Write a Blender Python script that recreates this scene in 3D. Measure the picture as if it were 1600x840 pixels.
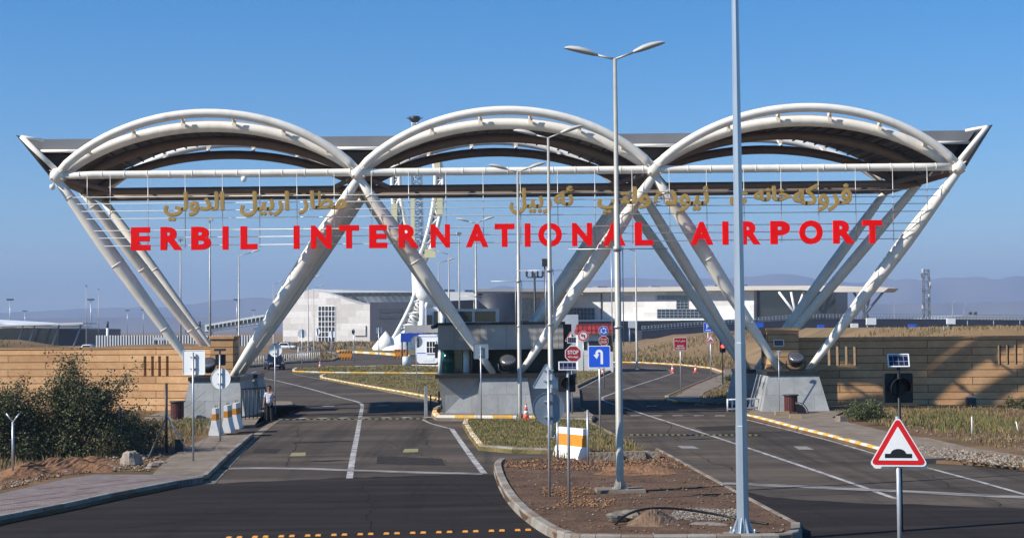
import bpy, math, random
from mathutils import Vector, Matrix
random.seed(7)
R = math.radians
scene = bpy.context.scene
for o in list(scene.objects):
    bpy.data.objects.remove(o)

# ---------------------------------------------------------------- camera
CAM_H, FOC = 4.45, 2400.0          # height (m), focal length in pixels of the 1600 px wide photograph
PITCH, ROLL = math.atan(90 / FOC), R(0.55)
c_, s_ = math.cos(ROLL), math.sin(ROLL)
fw = Vector((0, math.cos(PITCH), math.sin(PITCH)))
r0, u0 = Vector((1, 0, 0)), Vector((0, -math.sin(PITCH), math.cos(PITCH)))
rt, up = r0 * c_ - u0 * s_, u0 * c_ + r0 * s_
CAM = Vector((0, 0, CAM_H))
cd = bpy.data.cameras.new('camera')
cam = bpy.data.objects.new('camera', cd)
scene.collection.objects.link(cam)
cd.sensor_width = 36
cd.lens = FOC / 1600 * 36
cd.clip_start, cd.clip_end = 0.5, 30000
m3 = Matrix((rt, up, -fw)).transposed()
cam.matrix_world = Matrix.Translation(CAM) @ m3.to_4x4()
scene.camera = cam

# ---------------------------------------------------------------- light
SUN = Vector((-1.25, -0.5, 1.0)).normalized()
world = bpy.data.worlds.new('World')
scene.world = world
world.use_nodes = True
nt = world.node_tree
sky = nt.nodes.new('ShaderNodeTexSky')
sky.sky_type = 'NISHITA'
sky.sun_disc = False
sky.sun_elevation = math.asin(SUN.z)
sky.sun_rotation = math.atan2(SUN.x, SUN.y)
sky.altitude = 900
sky.air_density, sky.dust_density, sky.ozone_density = 1.0, 0.0, 5.0
hs = nt.nodes.new('ShaderNodeHueSaturation')
hs.inputs['Saturation'].default_value = 1.38
nt.links.new(sky.outputs[0], hs.inputs['Color'])
nt.links.new(hs.outputs[0], nt.nodes['Background'].inputs[0])
nt.nodes['Background'].inputs[1].default_value = 0.094
ld = bpy.data.lights.new('sun', 'SUN')
ld.energy, ld.angle, ld.color = 5.0, R(0.5), (1.0, 0.93, 0.82)
sun = bpy.data.objects.new('sun', ld)
scene.collection.objects.link(sun)
sun.rotation_euler = SUN.to_track_quat('Z', 'Y').to_euler()
sun.location = (-40, -20, 60)
vs = scene.view_settings
vs.view_transform, vs.look, vs.gamma, vs.exposure = 'Standard', 'None', 1.0, 0.6
vs.use_curve_mapping = False
scene.cycles.use_denoising = True
scene.cycles.max_bounces = 6
scene.cycles.diffuse_bounces = 2
scene.cycles.volume_bounces = 0
scene.cycles.sample_clamp_indirect = 4

# ---------------------------------------------------------------- pixel <-> place
def ray(px, py):
    return (rt * (px - 800) - up * (py - 420) + fw * FOC)
def G(px, py, z=0.0):               # the point of the level z seen at a pixel of the photograph
    d = ray(px, py)
    t = (z - CAM_H) / d.z
    return CAM + d * t
def A(px, py, Y):                   # the point at distance Y seen at a pixel
    d = ray(px, py)
    return CAM + d * (Y / d.y)

# ---------------------------------------------------------------- materials
def M(name, col, rough=0.6, metal=0.0, var=0.12, scale=3.0, bump=0.0, bscale=None, col2=None, detail=6, stretch=None, spec=0.4, emit=None):
    m = bpy.data.materials.new(name)
    m.use_nodes = True
    t = m.node_tree
    b = t.nodes['Principled BSDF']
    b.inputs['Roughness'].default_value = rough
    b.inputs['Metallic'].default_value = metal
    b.inputs['Specular IOR Level'].default_value = spec
    tc = t.nodes.new('ShaderNodeTexCoord')
    src = tc.outputs['Object']
    if stretch:
        mp = t.nodes.new('ShaderNodeMapping')
        mp.inputs['Scale'].default_value = stretch
        t.links.new(src, mp.inputs['Vector'])
        src = mp.outputs[0]
    n = t.nodes.new('ShaderNodeTexNoise')
    n.inputs['Scale'].default_value = scale
    n.inputs['Detail'].default_value = detail
    n.inputs['Roughness'].default_value = 0.62
    t.links.new(src, n.inputs['Vector'])
    rp = t.nodes.new('ShaderNodeValToRGB')
    rp.color_ramp.elements[0].position, rp.color_ramp.elements[1].position = 0.32, 0.68
    if col2 is None:
        lo = [max(0, c * (1 - var)) for c in col]
        hi = [min(1, c * (1 + var)) for c in col]
    else:
        lo, hi = col, col2
    rp.color_ramp.elements[0].color = (*lo, 1)
    rp.color_ramp.elements[1].color = (*hi, 1)
    t.links.new(n.outputs['Fac'], rp.inputs[0])
    t.links.new(rp.outputs[0], b.inputs['Base Color'])
    if bump:
        n2 = t.nodes.new('ShaderNodeTexNoise')
        n2.inputs['Scale'].default_value = bscale or scale * 6
        n2.inputs['Detail'].default_value = 5
        t.links.new(src, n2.inputs['Vector'])
        bp = t.nodes.new('ShaderNodeBump')
        bp.inputs['Strength'].default_value = 1.0
        bp.inputs['Distance'].default_value = bump
        t.links.new(n2.outputs['Fac'], bp.inputs['Height'])
        t.links.new(bp.outputs[0], b.inputs['Normal'])
    if emit:
        b.inputs['Emission Color'].default_value = (*emit[0], 1)
        b.inputs['Emission Strength'].default_value = emit[1]
    m['col_out'] = rp.name
    return m

def layer(m, col, scale, lo, hi, stretch=None, detail=8, loc=(0, 0, 0), amount=1.0):
    """worn patches of a second colour over a material"""
    t = m.node_tree
    b = t.nodes['Principled BSDF']
    old = b.inputs['Base Color'].links[0].from_socket
    tc = t.nodes.new('ShaderNodeTexCoord')
    mp = t.nodes.new('ShaderNodeMapping')
    mp.inputs['Location'].default_value = loc
    mp.inputs['Scale'].default_value = stretch or (1, 1, 1)
    t.links.new(tc.outputs['Object'], mp.inputs[0])
    n = t.nodes.new('ShaderNodeTexNoise')
    n.inputs['Scale'].default_value = scale
    n.inputs['Detail'].default_value = detail
    n.inputs['Roughness'].default_value = 0.65
    t.links.new(mp.outputs[0], n.inputs['Vector'])
    mr = t.nodes.new('ShaderNodeMapRange')
    mr.inputs['From Min'].default_value, mr.inputs['From Max'].default_value = lo, hi
    mr.inputs['To Max'].default_value = amount
    t.links.new(n.outputs['Fac'], mr.inputs[0])
    mx = t.nodes.new('ShaderNodeMix')
    mx.data_type = 'RGBA'
    t.links.new(mr.outputs[0], mx.inputs[0])
    t.links.new(old, mx.inputs[6])
    mx.inputs[7].default_value = (*col, 1)
    t.links.new(mx.outputs[2], b.inputs['Base Color'])
    return m

def brick(name, c1, c2, mortar, bw, bh, gap, bump=0.01, off=0.5, rough=0.8, axes='xz'):
    m = M(name, c1, rough, col2=c2, scale=0.9, spec=0.2)
    t = m.node_tree
    b = t.nodes['Principled BSDF']
    old = b.inputs['Base Color'].links[0].from_socket
    tc = t.nodes.new('ShaderNodeTexCoord')
    sp = t.nodes.new('ShaderNodeSeparateXYZ')
    cb = t.nodes.new('ShaderNodeCombineXYZ')
    t.links.new(tc.outputs['Object'], sp.inputs[0])
    t.links.new(sp.outputs['X'], cb.inputs[0])
    t.links.new(sp.outputs['Z' if axes == 'xz' else 'Y'], cb.inputs[1])
    k = t.nodes.new('ShaderNodeTexBrick')
    k.offset = off
    k.inputs['Scale'].default_value = 1
    k.inputs['Brick Width'].default_value = bw
    k.inputs['Row Height'].default_value = bh
    k.inputs['Mortar Size'].default_value = gap
    k.inputs['Mortar Smooth'].default_value = 0.1
    k.inputs['Color1'].default_value = (1, 1, 1, 1)
    k.inputs['Color2'].default_value = (0.72, 0.7, 0.68, 1)
    k.inputs['Mortar'].default_value = (1, 1, 1, 1)
    t.links.new(cb.outputs[0], k.inputs['Vector'])
    mu = t.nodes.new('ShaderNodeMix')
    mu.data_type, mu.blend_type = 'RGBA', 'MULTIPLY'
    mu.inputs[0].default_value = 1
    t.links.new(old, mu.inputs[6])
    t.links.new(k.outputs['Color'], mu.inputs[7])
    mx = t.nodes.new('ShaderNodeMix')
    mx.data_type = 'RGBA'
    t.links.new(k.outputs['Fac'], mx.inputs[0])
    t.links.new(mu.outputs[2], mx.inputs[6])
    mx.inputs[7].default_value = (*mortar, 1)
    t.links.new(mx.outputs[2], b.inputs['Base Color'])
    bp = t.nodes.new('ShaderNodeBump')
    bp.invert = True
    bp.inputs['Distance'].default_value = bump
    t.links.new(k.outputs['Fac'], bp.inputs['Height'])
    t.links.new(bp.outputs[0], b.inputs['Normal'])
    return m

W = {}
W['asphalt'] = M('asphalt', (0.06, 0.05, 0.042), 0.95, scale=0.5, spec=0.05, col2=(0.085, 0.072, 0.062), bump=0.004, bscale=45, stretch=(0.25, 1.0, 1))
layer(W['asphalt'], (0.15, 0.12, 0.095), 0.3, 0.46, 0.72, stretch=(0.25, 1, 1), amount=0.85)
layer(W['asphalt'], (0.035, 0.033, 0.033), 0.8, 0.56, 0.7, stretch=(0.12, 1, 1), loc=(5, 3, 0), amount=0.6)
layer(W['asphalt'], (0.034, 0.03, 0.028), 0.9, 0.5, 0.7, stretch=(0.9, 0.03, 1), loc=(1, 0, 0), amount=0.8)
layer(W['asphalt'], (0.022, 0.02, 0.019), 1.6, 0.62, 0.7, loc=(3, 8, 0), amount=0.6, detail=3)
W['asphalt_new'] = M('asphalt_new', (0.019, 0.017, 0.017), 0.95, spec=0.05, scale=0.7, col2=(0.034, 0.03, 0.029), bump=0.004, bscale=50, stretch=(0.25, 1.6, 1))
layer(W['asphalt_new'], (0.06, 0.052, 0.048), 0.6, 0.52, 0.75, stretch=(0.16, 1.4, 1), loc=(2, 9, 0), amount=0.6)
layer(W['asphalt_new'], (0.012, 0.011, 0.011), 1.0, 0.55, 0.75, stretch=(1.0, 0.05, 1), loc=(6, 2, 0), amount=0.6)
W['dirt'] = M('dirt', (0.1, 0.056, 0.03), 0.95, scale=0.35, col2=(0.2, 0.13, 0.075), bump=0.05, bscale=3, detail=10, spec=0.1)
layer(W['dirt'], (0.08, 0.075, 0.03), 0.12, 0.5, 0.62, amount=0.8)
W['plain'] = M('plain', (0.17, 0.11, 0.055), 0.95, scale=0.08, col2=(0.27, 0.185, 0.1), detail=12, spec=0.1)
layer(W['plain'], (0.075, 0.072, 0.03), 0.05, 0.52, 0.64, detail=10, amount=0.8)
W['soil'] = M('soil', (0.075, 0.045, 0.03), 0.95, scale=1.0, col2=(0.145, 0.092, 0.06), bump=0.05, bscale=7, detail=10, spec=0.1)
W['redsoil'] = M('redsoil', (0.16, 0.08, 0.042), 0.95, scale=2.5, col2=(0.28, 0.155, 0.085), bump=0.06, bscale=6, detail=10, spec=0.1)
W['grass_g'] = M('grass_ground', (0.09, 0.085, 0.03), 0.95, scale=0.8, col2=(0.24, 0.185, 0.085), bump=0.05, bscale=9, detail=10, spec=0.1)
W['rubble'] = M('rubble', (0.17, 0.125, 0.088), 0.95, scale=2, col2=(0.29, 0.24, 0.185), bump=0.06, bscale=9, detail=10, spec=0.1)
W['concrete'] = M('concrete', (0.16, 0.128, 0.1), 0.9, spec=0.1, scale=1.2, col2=(0.25, 0.21, 0.168), bump=0.006, bscale=20, detail=10)
layer(W['concrete'], (0.09, 0.07, 0.052), 1.1, 0.54, 0.75, amount=0.7, loc=(4, 1, 3))
W['kerbstone'] = M('kerbstone', (0.2, 0.18, 0.155), 0.9, spec=0.1, scale=2, col2=(0.31, 0.285, 0.25), bump=0.006, bscale=20, detail=10)
W['yellow'] = M('kerb_yellow', (0.72, 0.38, 0.035), 0.7, var=0.16, scale=4, bump=0.004)
layer(W['yellow'], (0.42, 0.34, 0.24), 3.0, 0.56, 0.66, amount=0.8)
W['kwhite'] = M('kerb_white', (0.66, 0.62, 0.52), 0.7, var=0.12, scale=4, bump=0.004)
layer(W['kwhite'], (0.36, 0.31, 0.25), 3.0, 0.56, 0.68, amount=0.8, loc=(7, 0, 0))
W['mark'] = M('road_paint', (0.42, 0.41, 0.4), 0.75, var=0.15, scale=5)
layer(W['mark'], (0.1, 0.088, 0.078), 1.8, 0.44, 0.62, amount=0.9)
W['mark_faint'] = M('road_paint_faint', (0.27, 0.25, 0.23), 0.8, var=0.15, scale=5)
layer(W['mark_faint'], (0.09, 0.085, 0.08), 1.1, 0.47, 0.58, amount=0.9, stretch=(0.5, 2, 1))
W['mark_tan'] = M('road_paint_tan', (0.26, 0.2, 0.13), 0.8, var=0.15, scale=5)
layer(W['mark_tan'], (0.1, 0.09, 0.08), 1.2, 0.45, 0.6, amount=0.9)
W['mark_yellow'] = M('patch_yellow', (0.24, 0.22, 0.1), 0.8, var=0.2, scale=6)
W['stone'] = brick('sandstone', (0.5, 0.27, 0.125), (0.66, 0.42, 0.22), (0.13, 0.07, 0.035), 4.6, 0.39, 0.02, 0.02)
layer(W['stone'], (0.36, 0.21, 0.12), 9.0, 0.5, 0.72, amount=0.6, loc=(3, 3, 1))
layer(W['stone'], (0.74, 0.52, 0.31), 5.0, 0.56, 0.74, amount=0.55, loc=(9, 1, 4), stretch=(0.7, 1, 1.6))
layer(W['stone'], (0.42, 0.2, 0.09), 3.0, 0.5, 0.75, amount=0.55, stretch=(0.6, 1, 2.5))
W['granite'] = brick('granite', (0.3, 0.31, 0.31), (0.42, 0.43, 0.425), (0.25, 0.25, 0.25), 1.35, 0.95, 0.012, 0.004, 0.3, 0.55)
layer(W['granite'], (0.22, 0.225, 0.23), 6, 0.52, 0.72, amount=0.6)
W['blackstone'] = M('black_stone', (0.02, 0.02, 0.021), 0.35, var=0.3)
W['slab'] = brick('slab_concrete', (0.36, 0.345, 0.32), (0.45, 0.43, 0.4), (0.2, 0.19, 0.18), 1.32, 3.0, 0.012, 0.004, 0.0)
W['paver'] = brick('pavers', (0.2, 0.165, 0.155), (0.29, 0.25, 0.235), (0.11, 0.09, 0.085), 0.22, 0.11, 0.008, 0.004, axes='xy')
W['paver_red'] = brick('pavers_red', (0.22, 0.1, 0.09), (0.3, 0.15, 0.135), (0.12, 0.09, 0.085), 0.22, 0.11, 0.008, 0.004, axes='xy')
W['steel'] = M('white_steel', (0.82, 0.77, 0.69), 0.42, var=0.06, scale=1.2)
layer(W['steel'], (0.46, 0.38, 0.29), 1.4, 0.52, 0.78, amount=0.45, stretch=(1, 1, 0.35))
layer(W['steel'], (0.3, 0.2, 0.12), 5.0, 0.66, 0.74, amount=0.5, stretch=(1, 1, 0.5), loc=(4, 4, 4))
W['mastgrey'] = M('mast_grey', (0.13, 0.125, 0.13), 0.6, var=0.2)
W['shadedtube'] = M('shaded_steel', (0.2, 0.155, 0.12), 0.5, var=0.12, scale=1.5)  # dark copy of the white steel, the roof's shade put into its colour
W['roofsheet'] = M('roof_sheet', (0.095, 0.078, 0.064), 0.6, var=0.15, scale=2)  # underside colour darkened to deepen the shade beneath the vaults
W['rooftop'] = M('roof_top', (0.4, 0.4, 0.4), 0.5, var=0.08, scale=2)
W['fascia'] = M('grey_cladding', (0.2, 0.2, 0.205), 0.5, var=0.08, scale=0.8)
W['galv'] = M('galvanised', (0.45, 0.47, 0.49), 0.4, 0.55, var=0.12, scale=6)
W['galv_mast'] = M('galvanised_mast', (0.42, 0.48, 0.54), 0.38, 0.55, var=0.12, scale=3, stretch=(1, 1, 0.15))
W['lamp'] = M('lamp_pole_paint', (0.4, 0.39, 0.35), 0.5, 0.25, var=0.1, scale=3)
layer(W['lamp'], (0.2, 0.19, 0.17), 2.5, 0.55, 0.75, amount=0.5, stretch=(1, 1, 0.3))
W['lamphead'] = M('lamp_head', (0.5, 0.49, 0.46), 0.5, var=0.1, scale=4)
W['black'] = M('black_paint', (0.012, 0.012, 0.013), 0.5, var=0.2)
W['dark'] = M('dark_metal', (0.035, 0.034, 0.035), 0.5, var=0.2)
W['glass_dk'] = M('dark_glass', (0.012, 0.014, 0.02), 0.12, var=0.2, spec=0.6)
W['navy'] = M('navy_cladding', (0.02, 0.022, 0.034), 0.5, var=0.25, scale=0.3, stretch=(1, 1, 4))
W['plate_back'] = M('plate_back', (0.55, 0.6, 0.64), 0.45, 0.25, var=0.05, scale=3)
W['plate_pale'] = M('plate_pale', (0.74, 0.76, 0.77), 0.5, var=0.04, scale=3)
W['plate_grey'] = M('plate_grey', (0.2, 0.25, 0.31), 0.4, 0.3, var=0.12, scale=4)
W['swhite'] = M('sign_white', (0.8, 0.8, 0.8), 0.45, var=0.03)
W['sred'] = M('sign_red', (0.62, 0.01, 0.014), 0.45, var=0.05)
W['sdred'] = M('sign_dark_red', (0.36, 0.015, 0.025), 0.45, var=0.06)
W['sblue'] = M('sign_blue', (0.012, 0.09, 0.62), 0.45, var=0.05)
W['sdblue'] = M('sign_dark_blue', (0.01, 0.05, 0.34), 0.45, var=0.05)
W['letter'] = M('letter_red', (0.93, 0.004, 0.004), 0.6, var=0.06, scale=1.5, spec=0.1)
W['gold'] = M('letter_gold', (0.46, 0.29, 0.085), 0.45, 0.15, var=0.12, scale=3)
W['orange'] = M('barrier_orange', (0.62, 0.24, 0.02), 0.6, var=0.1, scale=4)
W['bwhite'] = M('barrier_white', (0.78, 0.77, 0.74), 0.7, var=0.06, scale=4, bump=0.004)
layer(W['bwhite'], (0.4, 0.36, 0.3), 3, 0.58, 0.72, amount=0.7)
W['cone'] = M('cone_orange', (0.75, 0.13, 0.05), 0.55, var=0.08)
W['bin'] = M('bin_wood', (0.085, 0.022, 0.018), 0.6, var=0.25, scale=8, stretch=(3, 3, 0.3))
W['solar'] = brick('solar_cells', (0.012, 0.016, 0.05), (0.02, 0.026, 0.075), (0.25, 0.27, 0.32), 0.11, 0.11, 0.006, 0.0, 0.0, 0.2)
W['cable'] = M('steel_cable', (0.55, 0.55, 0.53), 0.4, 0.3, var=0.05)
W['leaf'] = M('leaf', (0.04, 0.054, 0.02), 0.65, scale=1.1, col2=(0.1, 0.115, 0.045), spec=0.3)
W['leaf2'] = M('leaf_pale', (0.1, 0.11, 0.05), 0.65, scale=2.2, col2=(0.2, 0.19, 0.1), spec=0.3)
W['leaf_dry'] = M('leaf_dry', (0.13, 0.085, 0.04), 0.7, scale=2.2, col2=(0.22, 0.16, 0.08), spec=0.2)
W['bark'] = M('bark', (0.1, 0.075, 0.055), 0.9, var=0.3, scale=9, bump=0.01)
W['blade'] = M('blade_green', (0.06, 0.085, 0.02), 0.7, scale=0.7, col2=(0.15, 0.15, 0.045), spec=0.2)
W['blade_dry'] = M('blade_dry', (0.17, 0.115, 0.05), 0.8, scale=0.7, col2=(0.3, 0.22, 0.11), spec=0.2)
W['rock'] = M('rock', (0.2, 0.16, 0.125), 0.9, scale=4, col2=(0.34, 0.295, 0.24), bump=0.03, bscale=9)
W['whitewall'] = brick('white_cladding', (0.7, 0.7, 0.69), (0.8, 0.8, 0.79), (0.58, 0.58, 0.58), 6.0, 1.6, 0.05, 0.0, 0.5, 0.6)
W['palewall'] = brick('pale_cladding', (0.58, 0.56, 0.55), (0.68, 0.66, 0.64), (0.46, 0.45, 0.45), 5.0, 2.0, 0.05, 0.0, 0.5, 0.6)
W['kiosk'] = M('kiosk_white', (0.72, 0.74, 0.77), 0.45, var=0.04)
W['greenglass'] = M('green_glass', (0.01, 0.12, 0.08), 0.15, var=0.2, spec=0.6)
W['timber'] = M('timber', (0.36, 0.25, 0.14), 0.85, var=0.2, scale=6, stretch=(0.3, 3, 3))
W['tower'] = M('tower_white', (0.86, 0.85, 0.8), 0.5, var=0.04, scale=0.5)
W['cream'] = M('tower_cream', (0.72, 0.68, 0.4), 0.5, var=0.05)
W['tile_red'] = brick('red_tiles', (0.3, 0.03, 0.035), (0.42, 0.06, 0.06), (0.1, 0.01, 0.012), 0.42, 0.5, 0.05, 0.03, 0.0)
W['carpaint'] = M('car_black', (0.008, 0.009, 0.014), 0.18, 0.2, var=0.1, spec=0.6)
W['carwhite'] = M('car_white', (0.75, 0.75, 0.75), 0.3, var=0.03)
W['rubber'] = M('rubber', (0.012, 0.012, 0.012), 0.9, var=0.2)
W['chrome'] = M('bright_metal', (0.6, 0.6, 0.62), 0.25, 0.9, var=0.05)
W['skin'] = M('skin', (0.33, 0.17, 0.11), 0.6, var=0.06)
W['hair'] = M('hair', (0.01, 0.008, 0.007), 0.7, var=0.2)
W['trouser'] = M('trousers', (0.012, 0.012, 0.015), 0.85, var=0.2)
W['shoe'] = M('shoes', (0.01, 0.008, 0.008), 0.5, var=0.2)
W['shirt'] = brick('checked_shirt', (0.74, 0.76, 0.8), (0.8, 0.8, 0.84), (0.2, 0.25, 0.4), 0.07, 0.07, 0.009, 0.0, 0.0, 0.85)
W['mount'] = M('mountain_rock', (0.1, 0.085, 0.07), 0.95, scale=0.002, col2=(0.2, 0.16, 0.12), detail=12, spec=0.1)
W['redlight'] = M('red_light', (0.6, 0.02, 0.02), 0.4, emit=((1.0, 0.06, 0.04), 3.0))
W['studyellow'] = M('stud_amber', (0.72, 0.3, 0.04), 0.5, var=0.15, scale=9)
W['hose'] = M('hose', (0.01, 0.01, 0.011), 0.5, var=0.2)
W['sack'] = M('sack', (0.17, 0.155, 0.125), 0.9, var=0.2, scale=6)
W['sand'] = M('sand', (0.13, 0.078, 0.045), 0.95, scale=5, col2=(0.2, 0.13, 0.08), bump=0.03, bscale=12)
W['gravel'] = M('gravel', (0.13, 0.11, 0.09), 0.9, scale=20, col2=(0.3, 0.27, 0.235), detail=2)

# ---------------------------------------------------------------- mesh builder
class MB:
    def __init__(s, mat=None):
        s.v, s.f, s.mi, s.sm, s.mats, s.cur = [], [], [], [], [], 0
        if mat is not None:
            s.m(mat)
    def m(s, mat):
        mat = W[mat] if isinstance(mat, str) else mat
        if mat not in s.mats:
            s.mats.append(mat)
        s.cur = s.mats.index(mat)
        return s
    def add(s, vs_, fs_, smooth=False):
        o = len(s.v)
        s.v += [tuple(v) for v in vs_]
        for f in fs_:
            s.f.append(tuple(i + o for i in f))
            s.mi.append(s.cur)
            s.sm.append(smooth)
        return s
    def box(s, c, d, rz=0.0, taper=1.0):
        x, y, z = d[0] / 2, d[1] / 2, d[2] / 2
        ca, sa = math.cos(rz), math.sin(rz)
        pts = []
        for dz, k in ((-z, 1.0), (z, taper)):
            for dx, dy in ((-x, -y), (x, -y), (x, y), (-x, y)):
                dx, dy = dx * k, dy * k
                pts.append((c[0] + dx * ca - dy * sa, c[1] + dx * sa + dy * ca, c[2] + dz))
        return s.add(pts, [(3, 2, 1, 0), (4, 5, 6, 7), (0, 1, 5, 4), (1, 2, 6, 5), (2, 3, 7, 6), (3, 0, 4, 7)])
    def bx(s, x0, x1, y0, y1, z0, z1):
        return s.box(((x0 + x1) / 2, (y0 + y1) / 2, (z0 + z1) / 2), (abs(x1 - x0), abs(y1 - y0), abs(z1 - z0)))
    def hexa(s, bottom, top):       # two quads of points
        return s.add(list(bottom) + list(top), [(3, 2, 1, 0), (4, 5, 6, 7), (0, 1, 5, 4), (1, 2, 6, 5), (2, 3, 7, 6), (3, 0, 4, 7)])
    def tube(s, pts, r, n=10, cap=True, smooth=True, closed=False):
        pts = [Vector(p) for p in pts]
        k = len(pts)
        rs = r if isinstance(r, (list, tuple)) else [r] * k
        t0 = (pts[1] - pts[0]).normalized()
        a = t0.cross(Vector((0, 0, 1)))
        if a.length < 0.05:
            a = t0.cross(Vector((0, 1, 0)))
        a.normalize()
        vv = []
        for i in range(k):
            t = (pts[min(i + 1, k - 1)] - pts[max(i - 1, 0)]).normalized()
            a = (a - t * a.dot(t)).normalized()
            b = t.cross(a)
            for j in range(n):
                th = 2 * math.pi * j / n
                vv.append(pts[i] + (a * math.cos(th) + b * math.sin(th)) * rs[i])
        ff = []
        for i in range(k - 1):
            for j in range(n):
                j2 = (j + 1) % n
                ff.append((i * n + j, i * n + j2, (i + 1) * n + j2, (i + 1) * n + j))
        s.add(vv, ff, smooth)
        if cap:
            o = len(s.v) - len(vv)
            for idx, rev in ((range(n), True), (range((k - 1) * n, k * n), False)):
                q = [o + i for i in idx]
                s.f.append(tuple(reversed(q)) if rev else tuple(q))
                s.mi.append(s.cur)
                s.sm.append(False)
        return s
    def prism(s, poly, z0, z1):     # outline in plan
        n = len(poly)
        ar = sum(poly[i][0] * poly[(i + 1) % n][1] - poly[(i + 1) % n][0] * poly[i][1] for i in range(n))
        if ar < 0:
            poly = list(reversed(poly))
        pts = [(p[0], p[1], z0) for p in poly] + [(p[0], p[1], z1) for p in poly]
        return s.add(pts, [tuple(range(n - 1, -1, -1)), tuple(range(n, 2 * n))] + [(i, (i + 1) % n, n + (i + 1) % n, n + i) for i in range(n)])
    def plate(s, outline, y0, y1, org=(0, 0, 0)):    # outline in x, z; thickness along y
        n = len(outline)
        ar = sum(outline[i][0] * outline[(i + 1) % n][1] - outline[(i + 1) % n][0] * outline[i][1] for i in range(n))
        if ar < 0:
            outline = list(reversed(outline))
        pts = [(p[0] + org[0], y0 + org[1], p[1] + org[2]) for p in outline] + [(p[0] + org[0], y1 + org[1], p[1] + org[2]) for p in outline]
        return s.add(pts, [tuple(range(n)), tuple(range(2 * n - 1, n - 1, -1))] + [((i + 1) % n, i, n + i, n + (i + 1) % n) for i in range(n)])
    def ring(s, out, inn, y0, y1, org=(0, 0, 0)):    # frame between two outlines of the same count
        n = len(out)
        pts = []
        for y in (y0, y1):
            for o in (out, inn):
                pts += [(p[0] + org[0], y + org[1], p[1] + org[2]) for p in o]
        ff = []
        for i in range(n):
            j = (i + 1) % n
            ff += [(i, j, n + j, n + i), (2 * n + i, 3 * n + i, 3 * n + j, 2 * n + j), (i, 2 * n + i, 2 * n + j, j), (n + i, n + j, 3 * n + j, 3 * n + i)]
        return s.add(pts, ff)
    def lathe(s, c, prof, n=16, smooth=True):
        vv = []
        for r_, z in prof:
            for j in range(n):
                th = 2 * math.pi * j / n
                vv.append((c[0] + r_ * math.cos(th), c[1] + r_ * math.sin(th), c[2] + z))
        ff = []
        for i in range(len(prof) - 1):
            for j in range(n):
                j2 = (j + 1) % n
                ff.append((i * n + j, i * n + j2, (i + 1) * n + j2, (i + 1) * n + j))
        ff.append(tuple(range(n - 1, -1, -1)))
        ff.append(tuple(range((len(prof) - 1) * n, len(prof) * n)))
        return s.add(vv, ff, smooth)
    def ball(s, c, r, n=10, m=6, squash=(1, 1, 1)):
        vv, ff = [], []
        for i in range(m + 1):
            ph = math.pi * i / m
            for j in range(n):
                th = 2 * math.pi * j / n
                vv.append((c[0] + r * squash[0] * math.sin(ph) * math.cos(th), c[1] + r * squash[1] * math.sin(ph) * math.sin(th), c[2] + r * squash[2] * math.cos(ph)))
        for i in range(m):
            for j in range(n):
                j2 = (j + 1) % n
                ff.append((i * n + j, (i + 1) * n + j, (i + 1) * n + j2, i * n + j2))
        return s.add(vv, ff, True)
    def text(s, body, w, h, depth, org, bold=0.0, rz=0.0):
        """raised writing facing -y, its box w x h centred on org"""
        cu = bpy.data.curves.new('writing', 'FONT')
        cu.body = body
        cu.extrude = 0.05
        cu.offset = bold
        cu.resolution_u = 4
        cu.align_x = 'CENTER'
        ob = bpy.data.objects.new('writing', cu)
        scene.collection.objects.link(ob)
        dg = bpy.context.evaluated_depsgraph_get()
        me = bpy.data.meshes.new_from_object(ob.evaluated_get(dg))
        P = [v.co.copy() for v in me.vertices]
        F = [tuple(p.vertices) for p in me.polygons]
        bpy.data.objects.remove(ob)
        bpy.data.curves.remove(cu)
        bpy.data.meshes.remove(me)
        xs, ys = [p.x for p in P], [p.y for p in P]
        cx, cy = (min(xs) + max(xs)) / 2, (min(ys) + max(ys)) / 2
        kx, ky = w / (max(xs) - min(xs)), h / (max(ys) - min(ys))
        ca, sa = math.cos(rz), math.sin(rz)
        out = []
        for p in P:
            x, z, y = (p.x - cx) * kx, (p.y - cy) * ky, -p.z / 0.05 * depth / 2
            out.append((org[0] + x * ca - y * sa, org[1] + x * sa + y * ca, org[2] + z))
        return s.add(out, F)
    def build(s, name, parent=None, kind=None):
        me = bpy.data.meshes.new(name)
        off = parent_origin(parent)
        me.from_pydata([(v[0] - off[0], v[1] - off[1], v[2] - off[2]) for v in s.v], [], s.f)
        for m_ in s.mats:
            me.materials.append(m_)
        me.polygons.foreach_set('material_index', s.mi)
        me.polygons.foreach_set('use_smooth', s.sm)
        me.update()
        o = bpy.data.objects.new(name, me)
        scene.collection.objects.link(o)
        if parent:
            o.parent = parent
        if kind:
            o['kind'] = kind
        return o

ORIGIN = {}
def parent_origin(p):
    while p is not None and p.name not in ORIGIN:
        p = p.parent
    return ORIGIN[p.name] if p is not None else (0, 0, 0)
def thing(name, label, cat, loc=(0, 0, 0), group=None):
    o = bpy.data.objects.new(name, None)
    o.empty_display_size = 0.2
    scene.collection.objects.link(o)
    o.location = loc
    ORIGIN[o.name] = tuple(loc)
    o['label'], o['category'] = label, cat
    if group:
        o['group'] = group
    return o
def tag(o, label, cat, group=None):
    o['label'], o['category'] = label, cat
    if group:
        o['group'] = group
    return o
def copy_tree(o, loc=None, rz=None, label=None, parent=None, scale=None):
    c = o.copy()
    scene.collection.objects.link(c)
    if parent is not None:
        c.parent = parent
    for ch in list(o.children):
        copy_tree(ch, parent=c)
    if loc is not None:
        c.location = loc
    if rz is not None:
        c.rotation_euler = (0, 0, rz)
    if scale is not None:
        c.scale = (scale, scale, scale)
    if label:
        c['label'] = label
    return c
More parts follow.
